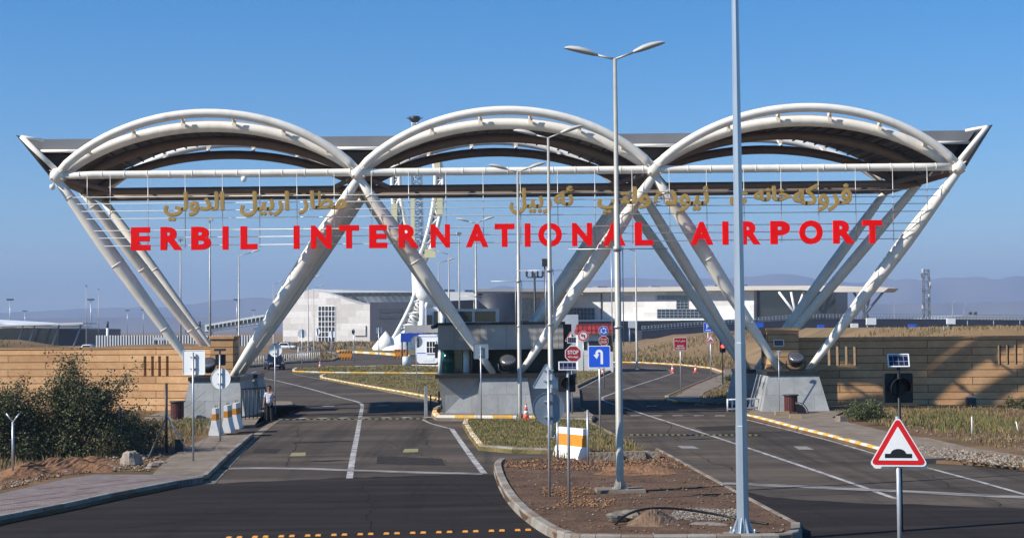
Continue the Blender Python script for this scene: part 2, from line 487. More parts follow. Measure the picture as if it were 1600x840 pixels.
def set_origin(o, loc):             # a mesh thing gets its origin at its base
    d = Vector(loc)
    o.data.transform(Matrix.Translation(-d))
    o.location = d
    return o

def circ(r, n=28, cx=0, cz=0):
    return [(cx + r * math.cos(2 * math.pi * i / n), cz + r * math.sin(2 * math.pi * i / n)) for i in range(n)]
def ngon(r, n, rot=0.0):
    return [(r * math.cos(2 * math.pi * i / n + rot), r * math.sin(2 * math.pi * i / n + rot)) for i in range(n)]
def rrect(w, h, r=0.03, k=4):
    out = []
    for cx, cz, a0 in ((w / 2 - r, h / 2 - r, 0), (-w / 2 + r, h / 2 - r, 90), (-w / 2 + r, -h / 2 + r, 180), (w / 2 - r, -h / 2 + r, 270)):
        for i in range(k + 1):
            a = R(a0 + 90 * i / k)
            out.append((cx + r * math.cos(a), cz + r * math.sin(a)))
    return out
def rtri(w, r=0.05, k=4, down=0.0):   # rounded triangle, side about w, centred on its middle height
    h = w * 0.866
    P = [(-w / 2, -h / 2), (w / 2, -h / 2), (0, h / 2)]
    cen = (0, -h / 2 + h / 3)
    out = []
    for (px, pz), a0 in zip(P, (150, 270, 30)):
        d = math.hypot(cen[0] - px, cen[1] - pz)
        t = 2 * r / d
        cx, cz = px + (cen[0] - px) * t, pz + (cen[1] - pz) * t
        for i in range(k + 1):
            a = R(a0 + 120 * i / k)
            out.append((cx + r * math.cos(a), cz + r * math.sin(a)))
    return out

AR = {'ا': 'FE8D FE8E', 'ب': 'FE8F FE90 FE91 FE92', 'ت': 'FE95 FE96 FE97 FE98', 'ح': 'FEA1 FEA2 FEA3 FEA4', 'خ': 'FEA5 FEA6 FEA7 FEA8',
      'د': 'FEA9 FEAA', 'ر': 'FEAD FEAE', 'ز': 'FEAF FEB0', 'س': 'FEB1 FEB2 FEB3 FEB4', 'ط': 'FEC1 FEC2 FEC3 FEC4', 'ف': 'FED1 FED2 FED3 FED4',
      'ک': 'FED9 FEDA FEDB FEDC', 'ل': 'FEDD FEDE FEDF FEE0', 'م': 'FEE1 FEE2 FEE3 FEE4', 'ن': 'FEE5 FEE6 FEE7 FEE8', 'و': 'FEED FEEE',
      'ه': 'FEE9 FEEA', 'ي': 'FEF1 FEF2 FEF3 FEF4', 'ی': 'FEEF FEF0 FEF3 FEF4', 'ئ': 'FE89 FE8A FE8B FE8C', 'ێ': 'FEF1 FEF2 FEF3 FEF4'}
def shape(word):                    # joined letter forms, laid out from left to right
    out = ''
    for i, ch in enumerate(word):
        if ch == ' ':
            out += ' '
            continue
        fm = AR[ch].split()
        prev = i > 0 and word[i - 1] != ' ' and len(AR[word[i - 1]].split()) == 4
        nxt = i < len(word) - 1 and word[i + 1] != ' ' and len(fm) == 4
        out += chr(int(fm[(2 if nxt else 0) + (1 if prev else 0)], 16))
    return out[::-1]
# ================================================================ GROUND
def xy(p):
    return (p[0], p[1])
def Gs(*pp):
    return [xy(G(*p)) for p in pp]

def resample0(pts, d):
    out = [Vector(pts[0])]
    for p, q in zip(pts[:-1], pts[1:]):
        p, q = Vector(p), Vector(q)
        n = max(1, round((q - p).length / d))
        out += [p + (q - p) * k / n for k in range(1, n + 1)]
    return out
g = MB('plain')
N = 60
for_x = [-7000 * (abs(i / 15 - 1)) ** 2.2 * (1 if i > 15 else -1) * -1 for i in range(31)]
xs_ = sorted(set(round(v, 2) for v in [-(7000 * (k / 15) ** 2.2) for k in range(15, 0, -1)] + [0] + [7000 * (k / 15) ** 2.2 for k in range(1, 16)]))
ys_ = [-60, 0, 40, 80, 120, 170, 240, 340, 480, 700, 1000, 1500, 2200, 3200, 4600, 6400, 9000]
vv = [(x, y, -0.04) for y in ys_ for x in xs_]
nx = len(xs_)
g.add(vv, [(j * nx + i, j * nx + i + 1, (j + 1) * nx + i + 1, (j + 1) * nx + i) for j in range(len(ys_) - 1) for i in range(nx - 1)])
g.build('ground', kind='structure')

road = MB('asphalt')
road.add([(-50, 10, 0), (55, 10, 0), (55, 120, 0), (48, 330, 0), (-62, 330, 0), (-50, 120, 0)], [(0, 1, 2, 3, 4, 5)])
road.build('road', kind='structure')

# newer, darker surfacing nearest the viewer
nr = MB('asphalt_new')
ed0 = Gs((-300, 700), (200, 752), (315, 756), (420, 750), (520, 746), (640, 744), (775, 741), (1000, 745), (1105, 752), (1200, 776), (1330, 783), (1480, 790), (1620, 797), (1900, 815))
rnd_ = random.Random(5)
ed = [(p.x, p.y + rnd_.uniform(-.16, .16) + .25 * math.sin(i * .23)) for i, p in enumerate(resample0(ed0, .35))]
nr.add([(p[0], p[1], 0.004) for p in ed] + [(55, 10.5, 0.004), (-50, 10.5, 0.004)], [tuple(range(len(ed) + 2))])
nr.build('new_road_surface', kind='structure')

# ---------------------------------------------------------------- painted lines
def strip(mb, pts, w, z=0.008):
    P = [Vector((p[0], p[1], 0)) for p in pts]
    L, Rr = [], []
    for i, p in enumerate(P):
        t = (P[min(i + 1, len(P) - 1)] - P[max(i - 1, 0)]).normalized()
        n = Vector((-t.y, t.x, 0))
        L.append((p.x + n.x * w / 2, p.y + n.y * w / 2, z))
        Rr.append((p.x - n.x * w / 2, p.y - n.y * w / 2, z))
    k = len(P)
    mb.add(L + Rr, [(i, k + i, k + i + 1, i + 1) for i in range(k - 1)])
def smooth_path(pts, n=6):
    out = []
    for i in range(len(pts) - 1):
        p0, p1, p2, p3 = pts[max(i - 1, 0)], pts[i], pts[i + 1], pts[min(i + 2, len(pts) - 1)]
        for k in range(n):
            t = k / n
            out.append(tuple(0.5 * ((2 * p1[d]) + (-p0[d] + p2[d]) * t + (2 * p0[d] - 5 * p1[d] + 4 * p2[d] - p3[d]) * t * t + (-p0[d] + 3 * p1[d] - 3 * p2[d] + p3[d]) * t ** 3) for d in range(len(p1))))
    out.append(tuple(pts[-1]))
    return out
mk = MB('mark')
strip(mk, smooth_path(Gs((546, 747), (552, 710), (558, 680), (563, 650), (565, 640), (566, 634), (560, 628), (530, 620), (480, 606), (430, 594), (396, 588), (390, 584), (400, 580)), 4), 0.2)
strip(mk, Gs((706, 670), (722, 693), (740, 718), (757, 740)), 0.2)
strip(mk, Gs((660, 655), (672, 661), (706, 670)), 0.12)
strip(mk, smooth_path(Gs((1400, 779), (1295, 742), (1200, 710), (1110, 680), (1010, 648), (965, 633), (945, 626), (941, 622), (950, 617), (1000, 600), (1040, 587), (1052, 581), (1040, 577), (1000, 574)), 4), 0.16)
strip(mk, Gs((1165, 655), (1230, 671), (1300, 689), (1375, 711), (1440, 728), (1530, 752), (1640, 783)), 0.14)
strip(mk, Gs((905, 656), (930, 668), (985, 696), (1010, 709)), 0.14)
strip(mk, Gs((1040, 622), (1126, 584)), 0.15)
strip(mk, Gs((905, 607), (965, 577)), 0.12)
strip(mk, Gs((458, 584), (500, 592), (600, 611), (690, 629)), 0.12)
strip(mk, Gs((452, 645), (472, 636), (456, 631)), 0.12)
for x0 in range(430, 760, 33):                       # broken lines across both carriageways under the canopy
    strip(mk, Gs((x0, 652 - (x0 - 600) * 0.008), (x0 + 15, 652 - (x0 - 600) * 0.008)), 0.55)
for x0 in range(985, 1165, 33):
    strip(mk, Gs((x0, 649), (x0 + 16, 649)), 0.5)
for x0, y0 in ((505, 634), (590, 633), (1085, 632), (1010, 634)):
    strip(mk, Gs((x0, y0), (x0 + 16, y0)), 0.7)
mk.build('road_marking', kind='structure')
mf = MB('mark_faint')
strip(mf, Gs((318, 733), (400, 731), (480, 732), (560, 735), (660, 738), (757, 740)), 0.55, 0.012)
strip(mf, Gs((1105, 754), (1250, 760), (1400, 767), (1640, 779)), 0.6, 0.012)
mf.build('worn_line', kind='structure')
ml = MB('mark_tan')
strip(ml, Gs((326, 756), (356, 724), (400, 680), (432, 656)), 0.35, 0.012)
ml.build('tan_edge_line', kind='structure')
my = MB('mark_yellow')
for x0, y0, w in ((453, 709, 24), (629, 703, 24)):
    p = Gs((x0, y0 + 3.5), (x0 + w, y0 + 3), (x0 + w + 1, y0 - 2.5), (x0 + 3, y0 - 2))
    my.add([(q[0], q[1], 0.008) for q in p], [(0, 1, 2, 3)])
my.m('mark_faint')
for x0, y0, w in ((1058, 701, 36), (1240, 702, 32)):
    p = Gs((x0 + 8, y0), (x0 + w, y0), (x0 + w - 12, y0 - 5), (x0, y0 - 5))
    my.add([(q[0], q[1], 0.008) for q in p], [(0, 1, 2, 3)])
my.build('road_patch', kind='structure')

W['crack_and_shadow'] = M('crack_and_shadow', (0.012, 0.011, 0.011), 0.95, var=0.3, spec=0.05)
W['patch'] = M('asphalt_patch', (0.03, 0.027, 0.026), 0.95, scale=2, col2=(0.046, 0.042, 0.039), spec=0.05, bump=0.004, bscale=40)
ck = MB('crack_and_shadow')
rnd_ = random.Random(12)
def crack_and_shadow(p0, p1, w=0.022, amp=0.12):
    p0, p1 = Vector(xy(G(*p0))), Vector(xy(G(*p1)))
    n = max(4, int((p1 - p0).length / .4))
    t = (p1 - p0).normalized()
    nn_ = Vector((-t.y, t.x))
    o, pts_ = 0, []
    for k in range(n + 1):
        o = o * .8 + rnd_.uniform(-amp, amp)
        pts_.append(p0.lerp(p1, k / n) + nn_ * o)
    strip(ck, pts_, w, 0.0062)
for c0, c1 in (((440, 712), (540, 706)), ((600, 690), (700, 722)), ((470, 668), (455, 735)), ((660, 668), (668, 700)), ((840, 698), (1010, 699)), ((1010, 699), (1250, 694)), ((1200, 776), (1600, 757)), ((1080, 705), (1150, 735)), ((1130, 690), (1330, 725)), ((1040, 660), (1060, 690)), ((360, 800), (520, 770)), ((560, 760), (600, 832)), ((700, 750), (790, 800)), ((150, 830), (420, 800)), ((1280, 800), (1420, 835)), ((1450, 742), (1560, 790)), ((480, 700), (640, 715))):  # cracks, with a pole's cast shadow traced as one long line
    crack_and_shadow(c0, c1)
ck.build('road_crack_and_shadow', kind='structure')
pt = MB('patch')
for q_ in (((590, 712), (690, 716), (697, 727), (588, 724)), ((1150, 664), (1168, 671), (1100, 673), (1085, 667)), ((400, 700), (440, 701), (432, 708), (394, 707))):
    pt.add([(v[0], v[1], 0.0052) for v in Gs(*q_)], [(0, 1, 2, 3)])
pt.build('road_patch', kind='structure')

# ---------------------------------------------------------------- raised areas
def area(name, mat, poly, z1, z0=-0.1):
    return MB(mat).prism(poly, z0, z1).build(name, kind='structure')
def resample(pts, d):
    out, acc = [Vector(pts[0])], 0.0
    for a, b in zip(pts[:-1], pts[1:]):
        a, b = Vector(a), Vector(b)
        L = (b - a).length
        n = max(1, round(L / d))
        for k in range(1, n + 1):
            out.append(a + (b - a) * k / n)
    return out
def kerb(name, pts, mats, seg=0.9, w=0.2, h=0.16, side=1, slope=0.04):
    """a row of kerb stones along a line of ground points; side picks which side of the line they lie on"""
    P = [Vector((p[0], p[1], 0)) for p in resample([Vector((q[0], q[1])) for q in pts], seg)]
    nn = []
    for i in range(len(P)):
        t = (P[min(i + 1, len(P) - 1)] - P[max(i - 1, 0)]).normalized()
        nn.append(Vector((-t.y, t.x, 0)) * side)
    mb = MB()
    for i in range(len(P) - 1):
        a, b = P[i], P[i + 1]
        d = (b - a) * 0.006 / max((b - a).length, 0.1)
        a, b = a + d, b - d
        na, nb = nn[i], nn[i + 1]
        dz = random.uniform(-0.006, 0.006)
        mb.m(mats[i % len(mats)])
        fa, fb = a + na * slope, b + nb * slope
        ea, eb = a + na * w, b + nb * w
        Z = Vector((0, 0, h + dz))
        z0 = Vector((0, 0, -0.05))
        c = 0.025
        mb.add([a + z0, b + z0, eb + z0, ea + z0,
                fa + Z - Vector((0, 0, c)), fb + Z - Vector((0, 0, c)), fa + na * c + Z, fb + nb * c + Z, ea + Z, eb + Z],
               [(0, 1, 5, 4), (4, 5, 7, 6), (6, 7, 9, 8), (2, 3, 8, 9), (3, 0, 4, 6, 8), (1, 2, 9, 7, 5)])
    return mb.build(name, kind='structure')
YW = ['yellow', 'kwhite']

KL = Gs((-120, 848), (0, 819), (100, 799), (175, 782), (250, 767), (326, 751), (360, 717), (397, 684))
area('verge', 'dirt', KL + [(-12.6, 66.5), (-14.6, 70), (-16.6, 84.4), (-60, 84.4), (-60, 26)], 0.1)
kerb('kerb', KL, ['kerbstone', 'kerbstone', 'concrete'], 1.0, 0.16, 0.2, 1, 0.01)
off = lambda pts, d: [(p[0] - d, p[1] + d * 0.15) for p in pts]
inner = off(KL, 0.17)
pav = inner[:5] + [xy(G(318, 745, 0.18))]
far_p = [xy(G(*p, 0.18)) for p in ((236, 741), (150, 741), (108, 747), (0, 771), (-60, 785), (-200, 815))]
area('pavement', 'paver', pav + far_p, 0.19)
rowz = MB('paver_red')                                # courses of red pavers, flush in the walk
for qa, qb in (((-60, 789), (100, 768)), ((-60, 797), (150, 768)), ((-60, 805), (60, 789)), ((60, 764), (200, 748)), ((120, 764), (260, 747))):
    strip(rowz, [xy(G(*qa, 0.19)), xy(G(*qb, 0.19))], 0.12, 0.194)
rowz.build('red_paver_course', kind='structure')
area('concrete_walk', 'concrete', [xy(G(*p, 0.18)) for p in ((237, 742), (318, 745))] + inner[5:] + [xy(G(384, 678, 0.18)), xy(G(332, 679, 0.18)), xy(G(300, 694, 0.18)), xy(G(264, 714, 0.18))], 0.186)
LP = Gs((336, 672), (398, 668), (418, 654), (428, 643), (424, 632)) + [(-11.6, 86), (-19, 86), (-18.2, 76)]
area('gate_pavement', 'concrete', LP, 0.15)
area('small_island', 'concrete', Gs((430, 639), (458, 635), (455, 630), (430, 630)), 0.14)

# right-hand verge
KRp = Gs((1150, 648), (1166, 652), (1200, 661), (1240, 672), (1300, 687), (1372, 707))
KRu = Gs((1372, 707), (1432, 722), (1530, 727), (1640, 738), (1800, 752))
area('verge', 'dirt', KRp + KRu[1:] + [(60, 50), (60, 84.2), (13.0, 84.2), (12.2, 80)], 0.1)
kerb('painted_kerb', KRp, YW, 0.72, 0.22, 0.17, 1)
wk = [(p[0] + 0.05, p[1] + 0.21) for p in KRp]
area('concrete_walk', 'concrete', [(12.4, 79.2)] + wk[1:] + [xy(G(*p, 0.17)) for p in ((1440, 716), (1518, 713), (1440, 690), (1380, 672), (1330, 660), (1300, 651))] + [(17.5, 79.4)], 0.165)
area('rubble_strip', 'rubble', [xy(G(*p, 0.12)) for p in ((1434, 717), (1520, 716), (1620, 727), (1800, 742), (1800, 730), (1600, 712), (1520, 700), (1450, 684), (1420, 681))], 0.135)

# the soil island
KS = smooth_path(Gs((778, 725), (771, 733), (776, 755), (790, 782), (818, 812), (868, 843), (930, 851), (1120, 851), (1240, 848), (1254, 830)), 4)
KS2 = Gs((1254, 830), (1185, 793), (1100, 746), (1030, 707))
top = Gs((1030, 707), (1012, 716), (880, 720), (800, 723))
area('soil_island', 'soil', KS[::4] + KS2[1:] + top[1:], 0.14)
kerb('kerb', KS, ['kerbstone', 'concrete', 'kerbstone'], 0.8, 0.24, 0.2, 1, 0.03)
kerb('kerb', KS2, ['concrete', 'kerbstone'], 0.9, 0.13, 0.17, 1, 0.01)

# the grass island in front of the booth
KGl = Gs((724, 659), (722, 665), (733, 684), (747, 703))
KGb = Gs((747, 703), (800, 708), (900, 710), (1012, 714))
KGr = Gs((1012, 714), (985, 696), (930, 667), (917, 660))
area('grass_island', 'grass_g', KGl + KGb[1:] + KGr[1:], 0.14)
kerb('painted_kerb', KGl, ['kwhite', 'yellow', 'kwhite'], 0.55, 0.24, 0.17, 1)
kerb('kerb', KGb, ['concrete', 'kerbstone'], 0.9, 0.3, 0.2, 1)
kerb('kerb', KGr, ['concrete', 'kerbstone'], 0.9, 0.13, 0.17, 1, 0.01)

# booth island
KB = Gs((690, 636), (676, 645), (674, 651), (681, 657), (770, 658), (862, 658))
KB2 = Gs((862, 658), (925, 660), (930, 654), (908, 640))
area('booth_island', 'concrete', KB + KB2[1:] + [xy(G(905, 610)), xy(G(890, 600)), xy(G(700, 600))], 0.15)
kerb('painted_kerb', KB, YW, 1.05, 0.26, 0.27, 1)
kerb('kerb', KB2, ['concrete', 'kerbstone'], 0.9, 0.24, 0.18, 1)

# grass islands beyond the gate
KI1 = Gs((462, 576), (456, 579), (457, 582), (520, 584), (600, 584.5), (694, 585))
area('grass_island', 'grass_g', KI1 + Gs((694, 574), (640, 572), (512, 573.5)), 0.13)
kerb('painted_kerb', KI1, YW, 2.2, 0.3, 0.2, 1)
KI1b = Gs((510, 575), (640, 572.5), (694, 573))
kerb('painted_kerb', KI1b, YW, 3.6, 0.3, 0.2, 1)
KI2 = Gs((505, 587), (499, 589), (500, 592), (540, 600), (600, 611), (650, 620), (692, 629))
area('grass_island', 'grass_g', KI2 + Gs((700, 612), (694, 589)), 0.13)
kerb('painted_kerb', KI2, YW, 0.85, 0.28, 0.2, 1)
KI3 = Gs((903, 606), (935, 590), (964, 576), (958, 571), (900, 571))
area('grass_island', 'grass_g', KI3, 0.14)
kerb('kerb', KI3[:4], ['kerbstone', 'concrete'], 1.2, 0.25, 0.18, 1)

# beyond the gate on the right
KF = Gs((1052, 631), (1040, 627), (1038, 622), (1080, 603), (1127, 584))
KF2 = Gs((1127, 584), (1108, 577), (1060, 571.5), (1000, 568), (930, 567))
area('verge', 'dirt', KF + KF2[1:] + [(40, 330), (130, 330), (130, 90), (13.6, 84.4), (13.0, 84.4)], 0.12)
kerb('painted_kerb', KF[:3], YW, 0.6, 0.25, 0.18, -1)
kerb('kerb', KF[2:], ['concrete'], 1.2, 0.2, 0.16, -1)
kerb('painted_kerb', KF2, YW, 1.3, 0.35, 0.22, -1)
area('concrete_walk', 'concrete', [xy(G(*p, 0.14)) for p in ((1042, 626), (1082, 604), (1130, 584), (1112, 577), (1170, 577), (1150, 590), (1100, 613), (1092, 628))], 0.15)
# beyond the gate on the left
KV = Gs((200, 586), (400, 573), (450, 568), (520, 564), (537, 557), (514, 551), (470, 549), (300, 550))
area('verge', 'dirt', KV + [(-140, 280), (-120, 86), (-30, 86)], 0.12)
kerb('kerb', KV[:6], ['kerbstone'], 2.0, 0.3, 0.25, 1)
KM = Gs((760, 548), (640, 557), (600, 553.5), (530, 549.5), (533, 546))
area('monument_island', 'grass_g', KM + Gs((700, 540)), 0.15)
kerb('painted_kerb', KM[:4][::-1], YW, 4.5, 0.5, 0.35, -1)

# earth banks behind the walls
def bank(name, x0, x1, y0, y1, h, slope, mat='plain', n=26):
    mb = MB(mat)
    vv, k = [], n + 1
    rnd = random.Random(int(x0 * 7 + y0))
    for j in range(k):
        for i in range(k):
            x, y = x0 + (x1 - x0) * i / n, y0 + (y1 - y0) * j / n
            e = min(1, (x - x0) / slope, (x1 - x) / slope, (y - y0) / slope, (y1 - y) / (slope * 3))
            e = e * e * (3 - 2 * e)
            vv.append((x, y, -0.06 + e * (h + rnd.uniform(-0.1, 0.1))))
    mb.add(vv, [(j * k + i, j * k + i + 1, (j + 1) * k + i + 1, (j + 1) * k + i) for j in range(n) for i in range(n)], True)
    return mb.build(name, kind='structure')
bank('earth_bank', -125, -33, 97, 165, 3.75, 10)
bank('earth_bank', 26, 160, 110, 220, 3.95, 10)
bank('earth_bank', 13, 120, 190, 330, 3.3, 22)
bank('earth_bank', -75, -30, 185, 300, 2.4, 22)

# ---------------------------------------------------------------- mountains
def ridge(name, Y, prof, depth, seed):
    rnd = random.Random(seed)
    px0, px1 = prof[0][0], prof[-1][0]
    n, rows = 150, 12
    top = []
    for i in range(n + 1):
        px = px0 + (px1 - px0) * i / n
        for a, b in zip(prof[:-1], prof[1:]):
            if a[0] <= px <= b[0]:
                t = (px - a[0]) / (b[0] - a[0])
                py = a[1] + (b[1] - a[1]) * t
        p = A(px, py, Y)
        top.append((p.x, max(4, p.z + 0.012 * (p.z) * math.sin(i * 1.7 + seed) + rnd.uniform(-.02, .02) * p.z)))
    mb = MB('mount')
    vv = []
    for j in range(rows + 1):
        t = j / rows
        f = math.sin(t * math.pi) ** 0.9
        for i, (x, z) in enumerate(top):
            k = 0.5 + 0.5 * math.sin(i * 0.55 + seed + 1.3 * math.sin(i * 0.21))
            zz = z * f * (1 - (0.3 * k if 0 < t < 0.5 else 0.0) * (1 - abs(t - 0.25) * 4 if t < 0.5 else 0))
            vv.append((x * (1 + (t - .5) * depth / Y), Y + (t - 0.5) * depth + 30 * k, zz - 1.0))
    w = n + 1
    mb.add(vv, [(j * w + i, j * w + i + 1, (j + 1) * w + i + 1, (j + 1) * w + i) for j in range(rows) for i in range(n)], True)
    return mb.build(name, kind='structure')
ridge('mountains', 6600, [(-300, 492), (0, 488), (150, 481), (275, 478), (340, 468), (400, 464), (470, 470), (560, 462), (700, 458), (760, 452), (795, 444), (830, 453), (870, 447), (920, 439), (980, 432), (1050, 436), (1120, 436), (1175, 431), (1215, 428), (1240, 428), (1290, 440), (1340, 441), (1385, 434), (1440, 437), (1500, 432), (1560, 434), (1620, 430), (1900, 436)], 1500, 3)
ridge('hills', 4200, [(-300, 500), (0, 497), (200, 495), (420, 494), (700, 487), (1000, 482), (1200, 478), (1400, 474), (1600, 470), (1900, 470)], 800, 8)

# ---------------------------------------------------------------- air
hz = MB()
hz.bx(-9500, 9500, -120, 9800, -6, 330)
hm = bpy.data.materials.new('haze')
hm.use_nodes = True
t_ = hm.node_tree
t_.nodes.remove(t_.nodes['Principled BSDF'])
pv = t_.nodes.new('ShaderNodeVolumePrincipled')
pv.inputs['Color'].default_value = (0.42, 0.56, 0.84, 1)
pv.inputs['Density'].default_value = 0.00026
pv.inputs['Anisotropy'].default_value = 0.0
t_.links.new(pv.outputs[0], t_.nodes['Material Output'].inputs['Volume'])
hz.m(hm)
hz.build('haze', kind='stuff')

# ================================================================ WALLS AND PIERS
def wall(label, p0, p1, H, T, slots=(), cap=True, name='sandstone_wall'):
    d = Vector((p1[0] - p0[0], p1[1] - p0[1], 0))
    L, rz = d.length, math.atan2(d.y, d.x)
    mb = MB('stone')
    zz = sorted(set([(s[2], s[3]) for s in slots]))
    if not slots:
        mb.bx(0, L, 0, T, -0.1, H)
    else:
        z0, z1 = slots[0][2], slots[0][3]
        mb.bx(0, L, 0, T, -0.1, z0)
        mb.bx(0, L, 0, T, z1, H)
        x = 0
        for s in sorted(slots):
            mb.bx(x, s[0], 0, T, z0, z1)
            x = s[1]
        mb.bx(x, L, 0, T, z0, z1)
    if cap:
        mb.bx(-0.02, L + 0.02, -0.05, T + 0.05, H, H + 0.1)
    o = mb.build(name)
    o.location = (p0[0], p0[1], 0)
    o.rotation_euler = (0, 0, rz)
    return tag(o, label, 'wall', 'sandstone walls beside the gate')
def slots_px(p0, rz_dir, px, y0, y1, w, Y):
    out = []
    for x in px:
        c = A(x, (y0 + y1) / 2, Y)
        c = A(x, (y0 + y1) / 2, Y + rz_dir * (c.x - p0[0]))
        s = math.hypot(c.x - p0[0], c.y - p0[1])
        out.append((s - w / 2, s + w / 2, A(x, y1, Y).z, A(x, y0, Y).z))
    z0, z1 = out[0][2], out[0][3]
    return [(a, b, z0, z1) for a, b, _, _ in out]
pL0, pL1, pL2 = (-46, 89.5), (A(186, 550, 84).x, 84.0), (A(332, 550, 82).x, 82.2)
wall('long plain sandstone wall behind the big shrub', pL0, pL1, 3.45, 0.5)
wall('sandstone wall with four dark slots beside the square sign back', pL1, pL2, 3.45, 0.5, slots_px(pL1, 0, (225, 239, 252, 266), 556, 587, 0.17, 83.4))
pl = MB('stone')
x0, x1 = A(331, 540, 81.8).x, A(366, 540, 81.8).x
pl.bx(x0, x1, 81.4, 83.2, -0.1, 3.95)
pl.bx(x0 - .06, x1 + .06, 81.34, 83.26, 3.95, 4.1)
tag(set_origin(pl.build('wall_pillar'), (x0, 81.4, 0)), 'sandstone pillar ending the wall beside the dark road gate and white fence', 'pillar')
pr = MB('stone')
x0, x1 = A(1197, 540, 81.6).x, A(1246, 540, 81.6).x
pr.bx(x0, x1, 81.2, 83.2, -0.1, 4.1)
pr.bx(x0 - .06, x1 + .06, 81.14, 83.26, 4.1, 4.24)
pr.hexa([(12.75, 79.6, 0.1), (13.5, 79.4, 0.1), (13.6, 81.1, 0.1), (12.9, 81.1, 0.1)], [(13.3, 80.3, 2.9), (13.6, 80.2, 2.9), (13.65, 81.1, 2.9), (13.4, 81.1, 2.9)])
tag(set_origin(pr.build('wall_pillar'), (x0, 81.2, 0)), 'shaded sandstone pillar with a small solar panel on its face', 'pillar')
pR0, pR1 = (x1 + 0.02, 82.3), (46, 79.0)
zb = slots_px(pR0, (79.0 - 82.3) / (46 - pR0[0]), (1296, 1309, 1323, 1336), 541, 571, 0.17, 82.3)
sl2 = [(a, b, zb[0][2], zb[0][3]) for a, b, _, _ in slots_px(pR0, (79.0 - 82.3) / (46 - pR0[0]), (1562, 1575, 1588, 1601), 539, 559, 0.17, 82.3)]
wall('shaded sandstone wall with slots behind the solar flasher and dry grass', pR0, pR1, 3.62, 0.5, zb + sl2)

def pier(label, X, yf, wb, wt, H, depth, name='granite_pier'):
    mb = MB('granite')
    i = (wb - wt) / 2
    mb.hexa([(X - wb / 2, yf, 0.1), (X + wb / 2, yf, 0.1), (X + wb / 2, yf + depth, 0.1), (X - wb / 2, yf + depth, 0.1)],
            [(X - wt / 2, yf + 0.5, H - 0.2), (X + wt / 2, yf + 0.5, H - 0.2), (X + wt / 2, yf + depth - 0.5, H - 0.2), (X - wt / 2, yf + depth - 0.5, H - 0.2)])
    mb.m('blackstone')
    mb.bx(X - wt / 2 - 0.06, X + wt / 2 + 0.06, yf + 0.42, yf + depth - 0.42, H - 0.197, H)
    o = set_origin(mb.build(name), (X, yf, 0))
    return tag(o, label, 'pier')
XPL, XPR, XPC = A(337, 620, 76).x, A(1242, 620, 76).x, A(792, 620, 78).x
pier('grey granite gate pier with black cap beside the concrete barriers', XPL, 75.2, 3.2, 2.45, 2.12, 4.6)
pier('grey granite gate pier with black cap behind a wooden bin and two planks', XPR, 75.8, 3.35, 2.5, 2.12, 4.4)
pier('rear granite pier hidden behind the lit sandstone pillar', XPL - 0.45, 83.5, 3.0, 2.3, 2.0, 3.2)
pier('rear granite pier behind the shaded sandstone pillar', XPR - 0.45, 83.5, 3.0, 2.3, 2.0, 3.2)
# ================================================================ THE GATE
YF, YM, YR = 75.0, 80.5, 86.2
def SK(Y):                          # the canopy's depth runs a little off square to the view
    return -0.0717 * (Y - YF)
NX = [A(90, 272, YF).x, A(560, 266, YF).x, A(1022, 264, YF).x, A(1497, 268, YF).x]
ZN = [A(90, 272, YF).z, A(560, 268, YF).z, A(1022, 265, YF).z, A(1490, 264, YF).z]
ZB = sum(ZN) / 4
gate = thing('entrance_gate', 'triple arched white steel tube gate on V legs spanning the airport road', 'gate', (0, YF, 0))
def shp(u):
    a = min(1, abs(u))
    circle = (math.sqrt(347 ** 2 - (231 * a) ** 2) - 259) / 88
    ell = math.sqrt(max(0, 1 - a * a))
    return 0.8 * circle + 0.2 * ell
def arch_pts(k, Y, rise, z0=0.0, um=1.0, n=30, lean=0.0):
    a, b = NX[k], NX[k + 1]
    out = []
    for i in range(n + 1):
        u = -um + 2 * um * i / n
        f = shp(u)
        out.append(Vector(((a + b) / 2 + (b - a) / 2 * u + SK(Y), Y + lean * f, ZB + z0 + rise * f)))
    return out
feet_f = [(A(312, 588, 77.5), A(363, 588, 77.5)), (A(771, 586, 77.5), A(813, 586, 77.5)), (A(1219, 582, 77.5), A(1263, 582, 77.5))]
XC = [XPL, XPC, XPR]
def leg(top, foot, rt_, rm, rb):
    pts, rr = [], []
    for i in range(13):
        t = i / 12
        pts.append(Vector(top).lerp(Vector(foot), t))
        rr.append(rt_ + (rm - rt_) * min(1, t / 0.3) if t < 0.4 else rm + (rb - rm) * ((t - 0.4) / 0.6) ** 1.3)
    mb = MB('steel')
    mb.tube(pts, rr, 20)
    for i in (1, 5, 9):                               # welded collars
        d = (pts[-1] - pts[0]).normalized()
        mb.tube([pts[i] - d * .03, pts[i] + d * .03], rr[i] + .014, 20)
    return mb.build('leg', gate)
for k in range(3):
    for s in (0, 1):
        n = k + s
        f = feet_f[k][s]
        leg((NX[n], YF + 0.05, ZB - 0.25), (f.x, 77.5, 2.1), 0.2, 0.36, 0.15)
        sg = -1 if s == 0 else 1
        leg((NX[n] + SK(YM), YM, ZB - 0.2), (XC[k] + sg * 0.36 + SK(84.2), 84.2, 2.0), 0.2, 0.29, 0.15)
        leg((NX[n] + SK(YR), YR, ZB - 0.2), (XC[k] + sg * 0.36 + SK(85.4), 85.4, 2.0), 0.2, 0.29, 0.15)
